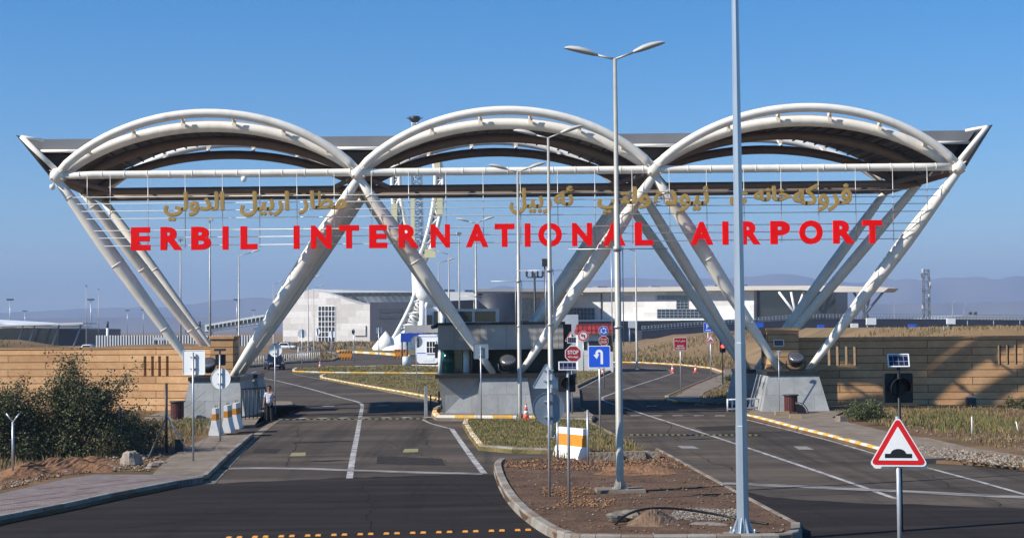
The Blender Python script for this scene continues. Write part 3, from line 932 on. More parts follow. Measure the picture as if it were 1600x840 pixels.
# long beams
for (Y, z, r) in ((YF, ZB, 0.19), (YM, A(800, 293, YM).z, 0.19), (YR, A(800, 303, YR).z, 0.19)):
    mb = MB('steel' if Y == YF else 'shadedtube')
    n = 24
    mb.tube([(NX[0] + SK(Y) + (NX[3] - NX[0]) * i / n, Y, z + (ZN[0] - ZB if Y == YF else 0) * 0) for i in range(n + 1)], r, 14)
    if Y == YF:
        for i in range(1, 40):                       # flange rings where the tube lengths meet
            x = NX[0] + (NX[3] - NX[0]) * i / 40
            mb.tube([(x - 0.02, Y, z), (x + 0.02, Y, z)], r + 0.015, 14)
    mb.build('beam', gate)
for k in range(4):
    mb = MB('shadedtube')
    mb.tube([(NX[k], YF, ZB - 0.1), (NX[k] + SK(YR), YR, ZB - 0.15)], 0.27, 12)
    for sx in (-1, 1):
        if 0 <= k + (sx - 1) // 2 < 3:
            x = NX[k] + sx * 1.5
            mb.tube([(NX[k], YF + 0.2, ZB - 0.1), (x + SK(YM), YM, ZB - 0.25), (NX[k] + SK(YR) + sx * 0.3, YR, ZB - 0.1)], 0.13, 8)
    mb.build('cross_beam', gate)
    mb = MB('steel')
    mb.ball((NX[k], YF, ZB - 0.02), 0.38, 16, 10)
    for a in (1, 4):
        th = R(36 * a)
        v = Vector((math.cos(th), 0, math.sin(th)))
        w_ = Vector((-math.sin(th), 0, math.cos(th))) * 0.02
        mb.hexa([Vector((NX[k], YF - 0.3, ZB)) - v * .4 - w_, Vector((NX[k], YF - 0.3, ZB)) + v * .4 - w_, Vector((NX[k], YF + 0.3, ZB)) + v * .4 - w_, Vector((NX[k], YF + 0.3, ZB)) - v * .4 - w_],
                [Vector((NX[k], YF - 0.3, ZB)) - v * .4 + w_, Vector((NX[k], YF - 0.3, ZB)) + v * .4 + w_, Vector((NX[k], YF + 0.3, ZB)) + v * .4 + w_, Vector((NX[k], YF + 0.3, ZB)) - v * .4 + w_])
    mb.build('joint', gate)
# vaults
for k in range(3):
    for (Y, rise, z0, r, um, lean) in ((YF - 0.05, 2.92, 0.0, 0.215, 1.0, -0.4), (YF + 0.75, 2.42, 0.0, 0.27, 0.975, 0), (79.2, 2.15, 0.0, 0.24, 0.975, 0), (84.0, 1.95, 0.0, 0.24, 0.975, 0), (YR, 2.85, 0.0, 0.2, 1.0, 0.3)):
        MB('shadedtube' if Y in (79.2, 84.0) else 'steel').tube(arch_pts(k, Y, rise, z0, um, lean=lean), r, 14).build('arch_tube', gate)
    # curved roof sheet
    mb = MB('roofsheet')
    n, ys = 28, [YF + 1.0, 77.5, 80, 82.5, 84.6]
    lo, hi = [], []
    for Y in ys:
        lo.append([p for p in arch_pts(k, Y, 2.62, 0.08, 0.985, n)])
    vv = [p for row in lo for p in row]
    vv += [p + Vector((0, 0, 0.1)) for row in lo for p in row]
    w_, tot = n + 1, len(ys) * (n + 1)
    ff = []
    for j in range(len(ys) - 1):
        for i in range(n):
            q = (j * w_ + i, j * w_ + i + 1, (j + 1) * w_ + i + 1, (j + 1) * w_ + i)
            ff.append(tuple(reversed(q)))
    mb.add(vv[:tot], ff, True)
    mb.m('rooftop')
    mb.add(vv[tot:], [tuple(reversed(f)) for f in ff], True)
    rim = []
    for row in (0, len(ys) - 1):
        for i in range(n):
            a, b = row * w_ + i, row * w_ + i + 1
            rim.append((a, b, b + tot, a + tot))
    mb.add(vv, rim)
    mb.build('roof_vault', gate)
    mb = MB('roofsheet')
    for i in range(1, 24):                            # purlins under the sheet
        u = -0.97 + 1.94 * i / 24
        f = shp(u)
        x, z = (NX[k] + NX[k + 1]) / 2 + (NX[k + 1] - NX[k]) / 2 * u, ZB + 2.62 * f
        mb.tube([(x + SK(YF + 1), YF + 1.05, z), (x + SK(84.5), 84.5, z)], 0.05, 6)
    mb.build('purlins', gate)
    for u in (-0.8, -0.5, -0.17, 0.17, 0.5, 0.8):
        for (Ya, ra, Yb, rb) in ((YF - 0.2, 2.92, YF + 0.75, 2.42), (84.0, 1.95, YR, 2.85)):
            f = shp(u)
            x = (NX[k] + NX[k + 1]) / 2 + (NX[k + 1] - NX[k]) / 2 * u
            x += SK((Ya + Yb) / 2)
            mb = MB('steel').box((x, (Ya + Yb) / 2, ZB + (ra + rb) / 2 * f), (0.2, 0.05, abs(ra - rb) * f + 0.1))
            mb.tube([(x, Ya, ZB + ra * f), (x, Yb, ZB + rb * f)], 0.07, 8)
            mb.build('bracket', gate)
# valleys between the vaults and the raised ends
def dist_at(z, rise=2.7):
    lo, hi = 0.0, 1.0
    for _ in range(30):
        m = (lo + hi) / 2
        if ZB + rise * shp(m) > z:
            lo = m
        else:
            hi = m
    return (1 - lo) * (NX[1] - NX[0]) / 2
ZT, ZR = ZB + 1.98, ZB + 1.38
tipL, tipR = A(33, 214, YF), A(1543, 198, YF)
for k in range(4):
    def edges(z):
        d = dist_at(z) - 0.05
        t = (z - ZB) / (tipL.z - ZB)
        xl = NX[k] - d if k > 0 else NX[0] + (tipL.x - NX[0]) * t
        xr = NX[k] + d if k < 3 else NX[3] + (tipR.x - NX[3]) * min(1, (z - ZB) / (tipR.z - ZB))
        return xl, xr
    zs = [ZR, (ZR + ZT) / 2, ZT]
    poly = [(edges(z)[0], z) for z in zs] + [(edges(z)[1], z) for z in reversed(zs)]
    mb = MB('fascia').plate(poly, YF + 1.6, YR - 1.5)
    mb.v = [(x + SK(y), y, z) for x, y, z in mb.v]
    mb.build('valley_roof', gate)
    zs = [ZB + 0.35, ZB + 0.8, ZR - 0.08]
    poly = [(edges(z)[0], z) for z in zs] + [(edges(z)[1], z) for z in reversed(zs)]
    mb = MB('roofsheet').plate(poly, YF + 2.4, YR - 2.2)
    mb.v = [(x + SK(y), y, z) for x, y, z in mb.v]
    mb.build('soffit', gate)
    a, b = edges(ZR - 0.02)
    MB('steel').tube([(a, YF + 1.5, ZR - 0.02), (b, YF + 1.5, ZR - 0.02)], 0.085, 10).build('rail', gate)
for tip, n, sg in ((tipL, 0, -1), (tipR, 3, 1)):
    for Y in (YF, YR):
        mb = MB('steel')
        a, b = Vector((NX[n] - sg * 0.1 + SK(Y), Y, ZB + 0.1)), Vector((tip.x + SK(Y), Y, tip.z))
        mb.tube([a, b], 0.13, 10)
        mb.build('end_spar', gate)
    mb = MB('dark')
    o = 0.16 * sg
    a, b = (NX[n] + o, ZB - 0.25), (tip.x + o, tip.z + 0.08)
    mb.add([(a[0], YF - 0.1, a[1]), (b[0], YF - 0.1, b[1]), (b[0], YR, b[1]), (a[0], YR, a[1]),
            (a[0] + o * .4, YF - 0.1, a[1]), (b[0] + o * .4, YF - 0.1, b[1]), (b[0] + o * .4, YR, b[1]), (a[0] + o * .4, YR, a[1])],
           [(0, 1, 2, 3), (7, 6, 5, 4), (0, 4, 5, 1), (1, 5, 6, 2), (2, 6, 7, 3), (3, 7, 4, 0)])
    mb.v = [(x + SK(y), y, z) for x, y, z in mb.v]
    mb.m('steel').tube([(tip.x, YF, tip.z), (tip.x - sg * 0.9, YF + 0.6, tip.z - 0.12)], 0.09, 8)
    mb.build('end_panel', gate)

# ---------------------------------------------------------------- lettering on the wire grid
sign = thing('airport_sign', 'red and gold airport lettering hung on a wire grid under the gate', 'sign', (0, YF, 0))
YS = YF - 0.28
mb = MB('cable')
zs = [A(800, y, YS).z for y in (302, 312.5, 324, 336, 354.5, 366, 378.5)]
for i, z in enumerate(zs):
    t0, t1 = (ZB - z) / (ZB - 2.0), (ZB - z) / (ZB - 2.0)
    xl = NX[0] + (feet_f[0][0].x - NX[0]) * t0 + 0.1
    xr = NX[3] + (feet_f[2][1].x - NX[3]) * t1 - 0.1
    mb.tube([(xl, YS, z), (xr, YS, z)], 0.022, 6)
for px in [136, 172] + [231 + 58.25 * i for i in range(21)] + [1450]:
    p = A(px, 330, YS)
    zl = zs[-1] - 0.12
    tt = (ZB - zl) / (ZB - 2.0)
    if px < 180 or px > 1420:
        zl = max(zl, A(px, 332 if px in (136, 1450) else 352, YS).z)
    mb.tube([(p.x, YS + 0.04, ZB), (p.x, YS + 0.04, zl)], 0.018, 6)
mb.build('wire_grid', sign)
LET = [('E', 205, 235), ('R', 251, 285), ('B', 299, 330), ('I', 348, 357), ('L', 376, 402), ('I', 459, 468), ('N', 486, 518), ('T', 530, 561), ('E', 577, 605), ('R', 623, 655), ('N', 673, 703), ('A', 728, 763), ('T', 773, 804), ('I', 820, 829), ('O', 841, 878), ('N', 894, 925), ('A', 942, 977), ('L', 992, 1020), ('A', 1079, 1114), ('I', 1129, 1138), ('R', 1158, 1188), ('P', 1204, 1234), ('O', 1249, 1285), ('R', 1302, 1335), ('T', 1348, 1378)]
for ch, a, b in LET:
    cx = (a + b) / 2
    yb = 391.5 - (cx - 205) * (391.5 - 380) / (1378 - 205)
    yt = yb - 36.5
    if ch == 'O':
        yt, yb = yt - 0.6, yb + 0.6
    p0, p1 = A(a, yb, YS - 0.16), A(b, yt, YS - 0.16)
    m = MB('letter')
    m.text(ch, abs(p1.x - p0.x), p1.z - p0.z, 0.14, ((p0.x + p1.x) / 2, YS - 0.16, (p0.z + p1.z) / 2), 0.05 if ch != 'I' else 0.0)
    m.build('letter', sign)
WORDS = [('مطار', 467, 541, 298, 335), ('اربيل', 376, 451, 299, 338), ('الدولي', 257, 350, 300, 345),
         ('فروکه', 1240, 1330, 287, 330), ('خانه ي', 1141, 1236, 291, 327), ('نيوده', 1022, 1107, 291, 331), ('ولتي', 934, 1016, 292, 333), ('ئه', 866, 898, 291, 321), ('ربيل', 797, 862, 294, 334)]
for wd, a, b, y0, y1 in WORDS:
    p0, p1 = A(a, y1, YS - 0.16), A(b, y0, YS - 0.16)
    m = MB('gold')
    for dx, dz, dy in ((-.028, 0, 0), (.028, 0, .004), (0, .026, .008), (0, -.026, .012)):   # heavy strokes
        m.text(shape(wd), p1.x - p0.x, p1.z - p0.z, 0.14, ((p0.x + p1.x) / 2 + dx, YS - 0.16 + dy, (p0.z + p1.z) / 2 + dz), 0.014)
    m.build('word', sign)

for px, py, Y, lab in ((82, 291, YF - 0.1, 'white dome camera hanging under the outer joint nearest the shrub'), (381, 279, YF - 0.1, 'white dome camera hanging under the front beam over the Arabic words')):
    p = A(px, py, Y)
    t = thing('security_camera', lab, 'camera', p, 'dome cameras on the gate')
    MB('plate_pale').tube([(p.x + (0.15 if px < 100 else 0), Y, p.z + 0.32), (p.x, Y, p.z + 0.05)], 0.03, 6).build('bracket', t)
    MB('swhite').lathe((p.x, Y, p.z - 0.08), [(0.02, -0.1), (0.11, -0.06), (0.14, 0.03), (0.13, 0.14), (0.04, 0.18)], 14).build('dome', t)
# ================================================================ SIGNS, LAMPS AND THE THINGS BY THE ROAD
def up_from(loc, px, py):           # height at a pixel, for a thing standing at loc
    return A(px, py, loc[1]).z
def pole(parent, loc, z1, r=0.032, mat='galv', name='pole', z0=0.0, n=10):
    return MB(mat).tube([(loc[0], loc[1], loc[2] + z0), (loc[0], loc[1], z1)], r, n).build(name, parent)
def turn(mb, loc, rz):              # swing a builder about an upright line
    ca, sa = math.cos(rz), math.sin(rz)
    mb.v = [(loc[0] + (x - loc[0]) * ca - (y - loc[1]) * sa, loc[1] + (x - loc[0]) * sa + (y - loc[1]) * ca, z) for x, y, z in mb.v]
    return mb
def brackets(mb, x, y0, y1, zz, w=0.26):
    for z in zz:
        mb.bx(x - w / 2, x + w / 2, y0, y1, z - 0.018, z + 0.018)
        mb.tube([(x - 0.05, y0 - 0.03, z), (x + 0.05, y0 - 0.03, z)], 0.012, 6)
    return mb

def back_sign(label, loc, specs, ztop, r=0.034, name='road_sign', rz=0.0):
    """a sign seen from behind: pole in front, plates turned away. specs: (outline, x, z centre, material)"""
    t = thing(name, label, 'road sign', loc, 'signs seen from behind')
    pole(t, loc, ztop, r)
    for outline, dx, zc, mat in specs:
        mb = MB(mat)
        mb.plate(outline, 0.075, 0.079, (loc[0] + dx, loc[1], zc))
        inner = [(x * 0.965, z * 0.965) for x, z in outline]
        mb.ring(outline, inner, 0.06, 0.0749, (loc[0] + dx, loc[1], zc))
        h = max(z for _, z in outline)
        mb.m('galv')
        brackets(mb, loc[0], loc[1] + 0.036, loc[1] + 0.0745, [zc + h * 0.45, zc - h * 0.5])
        mb.m('swhite').plate([(x * 0.97, z * 0.97) for x, z in outline], 0.0795, 0.0815, (loc[0] + dx, loc[1], zc))
        turn(mb, loc, rz).build('plate', t)
    return t

def px_scale(loc):
    return FOC / loc[1]

# --- on the soil island
Lq = G(859, 775, 0.14)
s_ = px_scale(Lq)
back_sign('pole with grey triangle over grey disc, both plates seen from behind', Lq,
          [(rtri(47 / s_, 0.05), -3 / s_, up_from(Lq, 852, 586), 'plate_back'), (circ(25 / s_), -0.5 / s_, up_from(Lq, 858, 638), 'plate_grey')], up_from(Lq, 858, 577))

def solar_flasher(label, loc, zp, zb, bx_, rz=0.0, tilt=25, pw=0.5, ph=0.3, pole_mat='galv', zpole=None, name='solar_flasher'):
    t = thing(name, label, 'warning light', loc, 'solar powered flashers')
    pole(t, loc, zpole if zpole else zp - 0.1, 0.036, pole_mat)
    mb = MB('plate_pale')
    fr = [(-pw / 2, -ph / 2), (pw / 2, -ph / 2), (pw / 2, ph / 2), (-pw / 2, ph / 2)]
    mb.ring(fr, [(x * 0.9, z * 0.84) for x, z in fr], -0.02, 0.02)
    mb.plate([(x * 0.91, z * 0.86) for x, z in fr], 0.004, 0.016)
    mb.m('solar').plate([(x * 0.905, z * 0.85) for x, z in fr], -0.004, 0.003)
    M4 = Matrix.Translation(Vector((loc[0], loc[1], zp))) @ Matrix.Rotation(rz, 4, 'Z') @ Matrix.Rotation(R(-tilt), 4, 'X')
    mb.v = [tuple(M4 @ Vector(v)) for v in mb.v]
    mb.m('dark').tube([(loc[0], loc[1], zp - 0.12), (loc[0], loc[1] + 0.03, zp)], 0.02, 6)
    mb.build('solar_panel', t)
    x, y, z, w, h = bx_
    mb = MB('black')
    mb.plate(rrect(w, h, 0.03), -0.03, 0.1, (x, y, z))
    pts = []
    for i in range(13):                               # the lamp's round hood
        a = R(-20 + 220 * i / 12)
        pts.append((x + 0.0 + w * 0.36 * math.cos(a), z + w * 0.36 * math.sin(a)))
    inn = [((p[0] - x) * 0.93 + x, (p[1] - z) * 0.93 + z) for p in pts]
    k = len(pts)
    vv = [(p[0], y - 0.03, p[1]) for p in pts] + [(p[0], y - 0.26 - 0.06 * math.sin(math.pi * i / (k - 1)), p[1]) for i, p in enumerate(pts)]
    mb.add(vv, [(i, i + 1, k + i + 1, k + i) for i in range(k - 1)], True)
    mb.build('signal_box', t)
    mb = MB('dark')
    mb.lathe((0, 0, 0), [(w * 0.3, 0), (w * 0.27, 0.02), (w * 0.15, 0.035), (0.01, 0.04)], 18)
    mb.v = [(x + a, y - 0.031 - c, z + b) for a, b, c in mb.v]
    mb.build('lens', t)
    return t
Lf = G(889.5, 785, 0.14)
s_ = px_scale(Lf)
solar_flasher('slim pole with tilted solar panel and black lamp box on the bare soil island', Lf, up_from(Lf, 889, 571.5), None,
              (Lf.x - 1.5 / s_, Lf.y + 0.1, up_from(Lf, 887, 598.5), 27 / s_, 27 / s_), tilt=30, pw=29 / s_, ph=15 / s_)
Lf2 = G(1404, 786.5, 0.0)
Lf2 = Vector((A(1403, 600, 33.0).x + 0.02, 33.0, 0.0))
s_ = px_scale(Lf2)
solar_flasher('solar panel over black hooded lamp box rising behind the speed hump triangle', Lf2, up_from(Lf2, 1399, 563), None,
              (A(1406, 606, 33).x, 33.12, up_from(Lf2, 1406, 606), 44 / s_, 46 / s_), tilt=24, pw=33 / s_, ph=22 / s_, pole_mat='black', rz=R(-6))

# short posts and barrier between the islands
for px, yb, yt, lab in ((919, 727, 640, 'short bare galvanised post at the end of the striped barrier'), (871.5, 719, 655, 'short bare galvanised post partly hidden behind the grey disc')):
    L0 = G(px, yb, 0.14)
    mb = MB('galv').tube([(L0.x, L0.y, L0.z), (L0.x, L0.y, up_from(L0, px, yt))], 0.036, 10)
    tag(set_origin(mb.build('post'), L0), lab, 'post', 'short galvanised posts')

def jersey(name, label, a, b, h, w, group=None, lo=0.56, hi=0.8):
    """concrete barrier from ground point a to b, banded white, orange, white"""
    t = thing(name, label, 'barrier', (a[0], a[1], a[2]), group)
    d = Vector((b[0] - a[0], b[1] - a[1], 0))
    L = d.length
    d.normalize()
    n = Vector((-d.y, d.x, 0))
    prof = [(w / 2, 0), (w / 2, 0.09 * h), (w * 0.32, min(0.34, lo - .06) * h), (w * 0.22, lo * h), (w * 0.19, hi * h), (w * 0.17, h)]
    A0 = Vector(a)
    mats = ['bwhite', 'bwhite', 'bwhite', 'orange', 'bwhite']
    mb, band = MB(), MB()
    for i in range(5):
        m_ = band if i == 3 else mb
        m_.m(mats[i])
        (r0_, z0_), (r1_, z1_) = prof[i], prof[i + 1]
        if i == 2:
            z1_ = lo * h
        bot = [A0 - n * r0_ + Vector((0, 0, z0_)), A0 + d * L - n * r0_ + Vector((0, 0, z0_)), A0 + d * L + n * r0_ + Vector((0, 0, z0_)), A0 + n * r0_ + Vector((0, 0, z0_))]
        tp = [A0 - n * r1_ + Vector((0, 0, z1_)), A0 + d * L - n * r1_ + Vector((0, 0, z1_)), A0 + d * L + n * r1_ + Vector((0, 0, z1_)), A0 + n * r1_ + Vector((0, 0, z1_))]
        m_.hexa(bot, tp)
    mb.m('dark')
    for k in range(2):                                # lifting loops of bent bar
        p = A0 + d * (L * (0.3 + 0.4 * k)) + Vector((0, 0, h))
        mb.tube([p - d * 0.05, p - d * 0.04 + Vector((0, 0, 0.1)), p + d * 0.05 + Vector((0, 0, 0.12)), p + d * 0.06], 0.008, 5)
    mb.build('body', t)
    band.build('painted_band', t)
    return t
a_, b_ = G(874, 712, 0.14), G(915, 717, 0.14)
jersey('concrete_barrier', 'worn white barrier with orange band standing among dry grass on the island', a_, b_, 0.98, 0.5, 'striped concrete barriers', .4, .79)
for (px, py, h, lab) in ((334, 680, 1.08, 'white and orange barrier end nearest the pavement edge'), (352.5, 676, 1.12, 'middle of the three white and orange barriers by the pier'), (366, 670, 1.1, 'farthest of the three white and orange barriers by the pier')):
    p = G(px, py, 0.186)                              # each block runs away from the viewer, its narrow end to the road bend
    jersey('concrete_barrier', lab, p, p + Vector((0.0, 1.02, 0)), h, 0.42, 'striped concrete barriers')
# extra block of the row
# --- left-hand signs
def sq(w, h=None, r=0.05):
    return rrect(w, h or w, r)
Lq = G(302, 720, 0.18)
s_ = px_scale(Lq)
back_sign('tall pole with pale square plate seen from behind in front of the pier', Lq, [(sq(37 / s_, 38.5 / s_), 0, up_from(Lq, 302, 566), 'plate_pale')], up_from(Lq, 302, 550), rz=R(-12))
Lq = G(344, 689, 0.18)
s_ = px_scale(Lq)
t = back_sign('pole with pale disc, black lamp box and flat panel beside the barriers', Lq, [(circ(16.3 / s_), 0, up_from(Lq, 342.5, 591), 'plate_pale')], up_from(Lq, 342, 547), rz=R(-10))
mb = MB('dark').bx(Lq.x - 0.2, Lq.x + 0.2, Lq.y - 0.12, Lq.y + 0.16, up_from(Lq, 340, 548), up_from(Lq, 340, 544.5))
mb.build('solar_panel', t)
mb = MB('black').plate(rrect(0.37, 0.42, 0.04), 0.05, 0.2, (Lq.x, Lq.y, up_from(Lq, 340, 562)))
mb.build('signal_box', t)
def plain_back(label, px, yb, plate_px, kind, size_px, ytop, mat, z=0.14, r=0.03, rz=-8):
    L0 = G(px, yb, z)
    k = px_scale(L0)
    out = circ(size_px / 2 / k) if kind == 'c' else sq(size_px / k, size_px / k, 0.04)
    return back_sign(label, L0, [(out, 0, up_from(L0, *plate_px), mat)], up_from(L0, px, ytop), r, rz=R(rz))
plain_back('pale disc on thin pole right behind the man on the phone', 430, 653, (429, 546.5), 'c', 21.5, 536, 'plate_pale', 0)
plain_back('grey square plate on a pole in front of the central granite block', 752, 656, (748, 548.5), 's', 23.5, 540, 'plate_grey', 0.15)
plain_back('grey disc on thin pole beside the white kiosk on the dry grass', 651, 610, (650, 533.5), 'c', 19.5, 525, 'plate_grey', 0.13)
plain_back('small grey disc on a thin post where the roundabout kerb turns', 518, 560, (518, 522), 'c', 11, 516, 'plate_pale', 0.12, 0.06)
plain_back('small pale blue disc on the thin post above the parked dark car', 472, 578, (472, 521), 'c', 14, 514, 'plate_back', 0.1, 0.05)
plain_back('small pale disc by the white hall window above the brown verge', 495, 549, (494, 518), 'c', 11, 512, 'plate_pale', 0.1, 0.08)
plain_back('little grey disc on a post at the foot of the white tower', 592, 560, (592, 516), 's', 9, 511, 'plate_grey', 0.1, 0.06)
plain_back('narrow dark oval sign on a thin post beside the striped road board', 553, 566, (553, 518), 'c', 8, 512, 'dark', 0.0, 0.06, 60)

# --- signs that face the viewer
def front_sign(name, label, loc, zp_top, group=None, r=0.032, mat='galv'):
    t = thing(name, label, 'road sign', loc, group)
    pole(t, loc, zp_top, r, mat)
    return t
def disc_stack(t, pname, loc, zc, layers, dx=0.0, rz=0.0, y0=-0.045):
    """layers of a sign face from the back plate forward: (material, outline or list of outlines)"""
    mb = MB()
    y = y0
    for i, (mat, outs) in enumerate(layers):
        mb.m(mat)
        if isinstance(outs[0], tuple):
            outs = [outs]
        for o in outs:
            mb.plate(o, y - (0.006 if i == 0 else 0.003), y, (loc[0] + dx, loc[1], zc))
        y -= 0.0065 if i == 0 else 0.0035
    turn(mb, loc, rz)
    return mb
def arrow_arc(r, w, a0, a1, n=12, head=1.9):
    out = [((r + w / 2) * math.cos(R(a0 + (a1 - a0) * i / n)), (r + w / 2) * math.sin(R(a0 + (a1 - a0) * i / n))) for i in range(n + 1)]
    hd = R(a1)
    out.append(((r + w * head) * math.cos(hd), (r + w * head) * math.sin(hd)))
    sg = 1 if a1 > a0 else -1
    tp = R(a1 + sg * 28)
    out.append((r * math.cos(tp), r * math.sin(tp)))
    out.append(((r - w * head) * math.cos(hd), (r - w * head) * math.sin(hd)))
    out += [((r - w / 2) * math.cos(R(a1 + (a0 - a1) * i / n)), (r - w / 2) * math.sin(R(a1 + (a0 - a1) * i / n))) for i in range(n + 1)]
    return out
def hump_face(w, bump=True):
    red, wh = [(x * 0.93, z * 0.93 - 0.003 * w) for x, z in rtri(w, 0.055 * w)], [(x * 0.66, z * 0.66 - 0.045 * w) for x, z in rtri(w, 0.012 * w)]
    k = w / 0.92
    h = [(-0.205 * k, -0.265 * k), (0.205 * k, -0.265 * k), (0.205 * k, -0.2 * k), (0.12 * k, -0.2 * k)]
    h += [(0.115 * k * math.cos(R(a)), -0.2 * k + 0.075 * k * math.sin(R(a))) for a in range(8, 173, 12)] + [(-0.12 * k, -0.2 * k), (-0.205 * k, -0.2 * k)]
    return [('swhite', rtri(w, 0.06 * w)), ('sred', red), ('swhite', wh), ('black', h)]
# the big speed hump warning
Lh = Vector((A(1405, 800, 24.2).x, 24.2, 0.0))
s_ = px_scale(Lh)
t = front_sign('road_sign', 'red bordered white triangle with black speed hump, largest and closest sign', Lh, up_from(Lh, 1404, 650), None, 0.036)
wt = 92 / s_
disc_stack(t, 'plate', Lh, up_from(Lh, 1404, 687.5), hump_face(wt), rz=R(-10)).build('sign_face', t)
mb = MB('plate_pale').plate([(x + 0.03, z - 0.05) for x, z in rtri(wt * 0.98, 0.05)], 0.045, 0.05, (Lh.x, Lh.y, up_from(Lh, 1404, 687.5)))
turn(mb, Lh, R(-10)).build('rear_plate', t)
# blue u-turn sign
Lu = G(938, 686, 0.14)
s_ = px_scale(Lu)
t = front_sign('road_sign', 'blue square sign with white U-turn arrow on a slim pole', Lu, up_from(Lu, 938, 545), None, 0.036)
w = 34.5 / s_
k = w
ar = [(0.17 * k, -0.33 * k), (0.17 * k, 0.16 * k)]
ar += [((0.0 + 0.17 * math.cos(R(a))) * k, (0.16 + 0.17 * math.sin(R(a))) * k) for a in range(12, 181, 14)]
ar += [(-0.17 * k, 0.1 * k), (-0.27 * k, 0.1 * k), (-0.115 * k, -0.1 * k), (0.01 * k, 0.13 * k), (-0.055 * k, 0.115 * k)]
ar += [((0.0 + 0.055 * math.cos(R(a))) * k, (0.16 + 0.055 * math.sin(R(a))) * k) for a in range(170, -1, -17)]
ar += [(0.06 * k, 0.16 * k), (0.06 * k, -0.33 * k)]
mb = disc_stack(t, 'plate', Lu, up_from(Lu, 938, 557), [('swhite', sq(w, w, 0.05)), ('sblue', sq(w * 0.94, w * 0.94, 0.04)), ('swhite', ar)], rz=R(-8))
mb.build('sign_face', t)
# stop sign with flasher on top
Ls = G(894, 646, 0.15)
s_ = px_scale(Ls)
t = front_sign('road_sign', 'dark red octagonal STOP sign under a small solar panel and warning triangle', Ls, up_from(Ls, 893, 520), None, 0.036)
r = 13 / s_
zc = up_from(Ls, 896.5, 552.5)
mb = disc_stack(t, 'plate', Ls, zc, [('swhite', ngon(r * 1.06, 8, R(22.5))), ('sdred', ngon(r * 0.97, 8, R(22.5)))], dx=2.5 / s_)
mb.m('swhite').text('STOP', r * 1.3, r * 0.48, 0.008, (Ls.x + 2.5 / s_, Ls.y - 0.06, zc + r * 0.2), 0.02)
mb.text(shape('بوسته'), r * 1.2, r * 0.32, 0.008, (Ls.x + 2.5 / s_, Ls.y - 0.06, zc - r * 0.38), 0.02)
mb.build('sign_face', t)
zt = up_from(Ls, 892, 525)
disc_stack(t, 'plate', Ls, zt, [('swhite', rtri(18.5 / s_, 0.03)), ('sred', [(x * .93, z * .93) for x, z in rtri(18.5 / s_, 0.03)]), ('swhite', [(x * .6, z * .6 - 0.02) for x, z in rtri(18.5 / s_, 0.005)])], dx=-1 / s_, y0=0.05).build('triangle_plate', t)
mb = MB('plate_pale').bx(Ls.x - 0.2, Ls.x + 0.24, Ls.y - 0.06, Ls.y - 0.03, up_from(Ls, 893, 536), up_from(Ls, 893, 526))
mb.m('solar').bx(Ls.x - 0.18, Ls.x + 0.22, Ls.y - 0.064, Ls.y - 0.061, up_from(Ls, 893, 535), up_from(Ls, 893, 527))
mb.build('solar_panel', t)
# no left turn
Ln = G(912, 581, 0.14)
s_ = px_scale(Ln)
t = front_sign('road_sign', 'white disc with red ring and crossed out left arrow before the guard house', Ln, up_from(Ln, 912, 528), None, 0.05)
r = 8 / s_
bar = [(-0.5 * r, 0.42 * r), (-0.42 * r, 0.5 * r), (0.5 * r, -0.42 * r), (0.42 * r, -0.5 * r)]
arw = [(0.12 * r, -0.5 * r), (0.34 * r, -0.5 * r), (0.34 * r, 0.2 * r), (-0.1 * r, 0.2 * r), (-0.1 * r, 0.42 * r), (-0.55 * r, 0.1 * r), (-0.1 * r, -0.22 * r), (-0.1 * r, 0.0), (0.12 * r, 0.0)]
disc_stack(t, 'plate', Ln, up_from(Ln, 912.5, 524.5), [('swhite', circ(r * 1.05)), ('sred', circ(r)), ('swhite', circ(r * 0.74)), ('black', arw), ('sred', bar)]).build('sign_face', t)
# roundabout and stop
Lr = G(944, 606, 0.14)
s_ = px_scale(Lr)
t = front_sign('road_sign', 'blue roundabout disc above a small red STOP octagon behind the U-turn sign', Lr, up_from(Lr, 943, 512), None, 0.045)
r = 7.2 / s_
disc_stack(t, 'plate', Lr, up_from(Lr, 943, 516.5), [('swhite', circ(r * 1.06)), ('sblue', circ(r)), ('swhite', [arrow_arc(r * 0.55, r * 0.2, a0, a0 + 75) for a0 in (10, 130, 250)])]).build('sign_face', t)
r = 7.6 / s_
mb = disc_stack(t, 'plate', Lr, up_from(Lr, 943, 532), [('swhite', ngon(r * 1.06, 8, R(22.5))), ('sdred', ngon(r * 0.98, 8, R(22.5)))])
zc = up_from(Lr, 943, 532)
mb.m('swhite').text('STOP', r * 1.3, r * 0.45, 0.01, (Lr.x, Lr.y - 0.065, zc - r * 0.3), 0.02)
mb.text(shape('بوسته'), r * 1.25, r * 0.4, 0.01, (Lr.x, Lr.y - 0.065, zc + r * 0.3), 0.02)
mb.build('stop_plate', t)
# reduce speed
Lv = G(1064, 615, 0.15)
s_ = px_scale(Lv)
t = front_sign('road_sign', 'square red REDUCE SPEED NOW sign on the far pavement', Lv, up_from(Lv, 1064, 530), None, 0.036)
w = 20.5 / s_
zc = up_from(Lv, 1064, 537)
mb = disc_stack(t, 'plate', Lv, zc, [('swhite', sq(w, w, 0.04)), ('sdred', sq(w * 0.93, w * 0.93, 0.03))])
mb.m('swhite').text('REDUCE\nSPEED NOW', w * 0.74, w * 0.3, 0.01, (Lv.x, Lv.y - 0.062, zc - w * 0.24), 0.02)
mb.text(shape('خيرايي کم بکه'), w * 0.78, w * 0.2, 0.01, (Lv.x, Lv.y - 0.062, zc + w * 0.22), 0.02)
mb.build('sign_face', t)
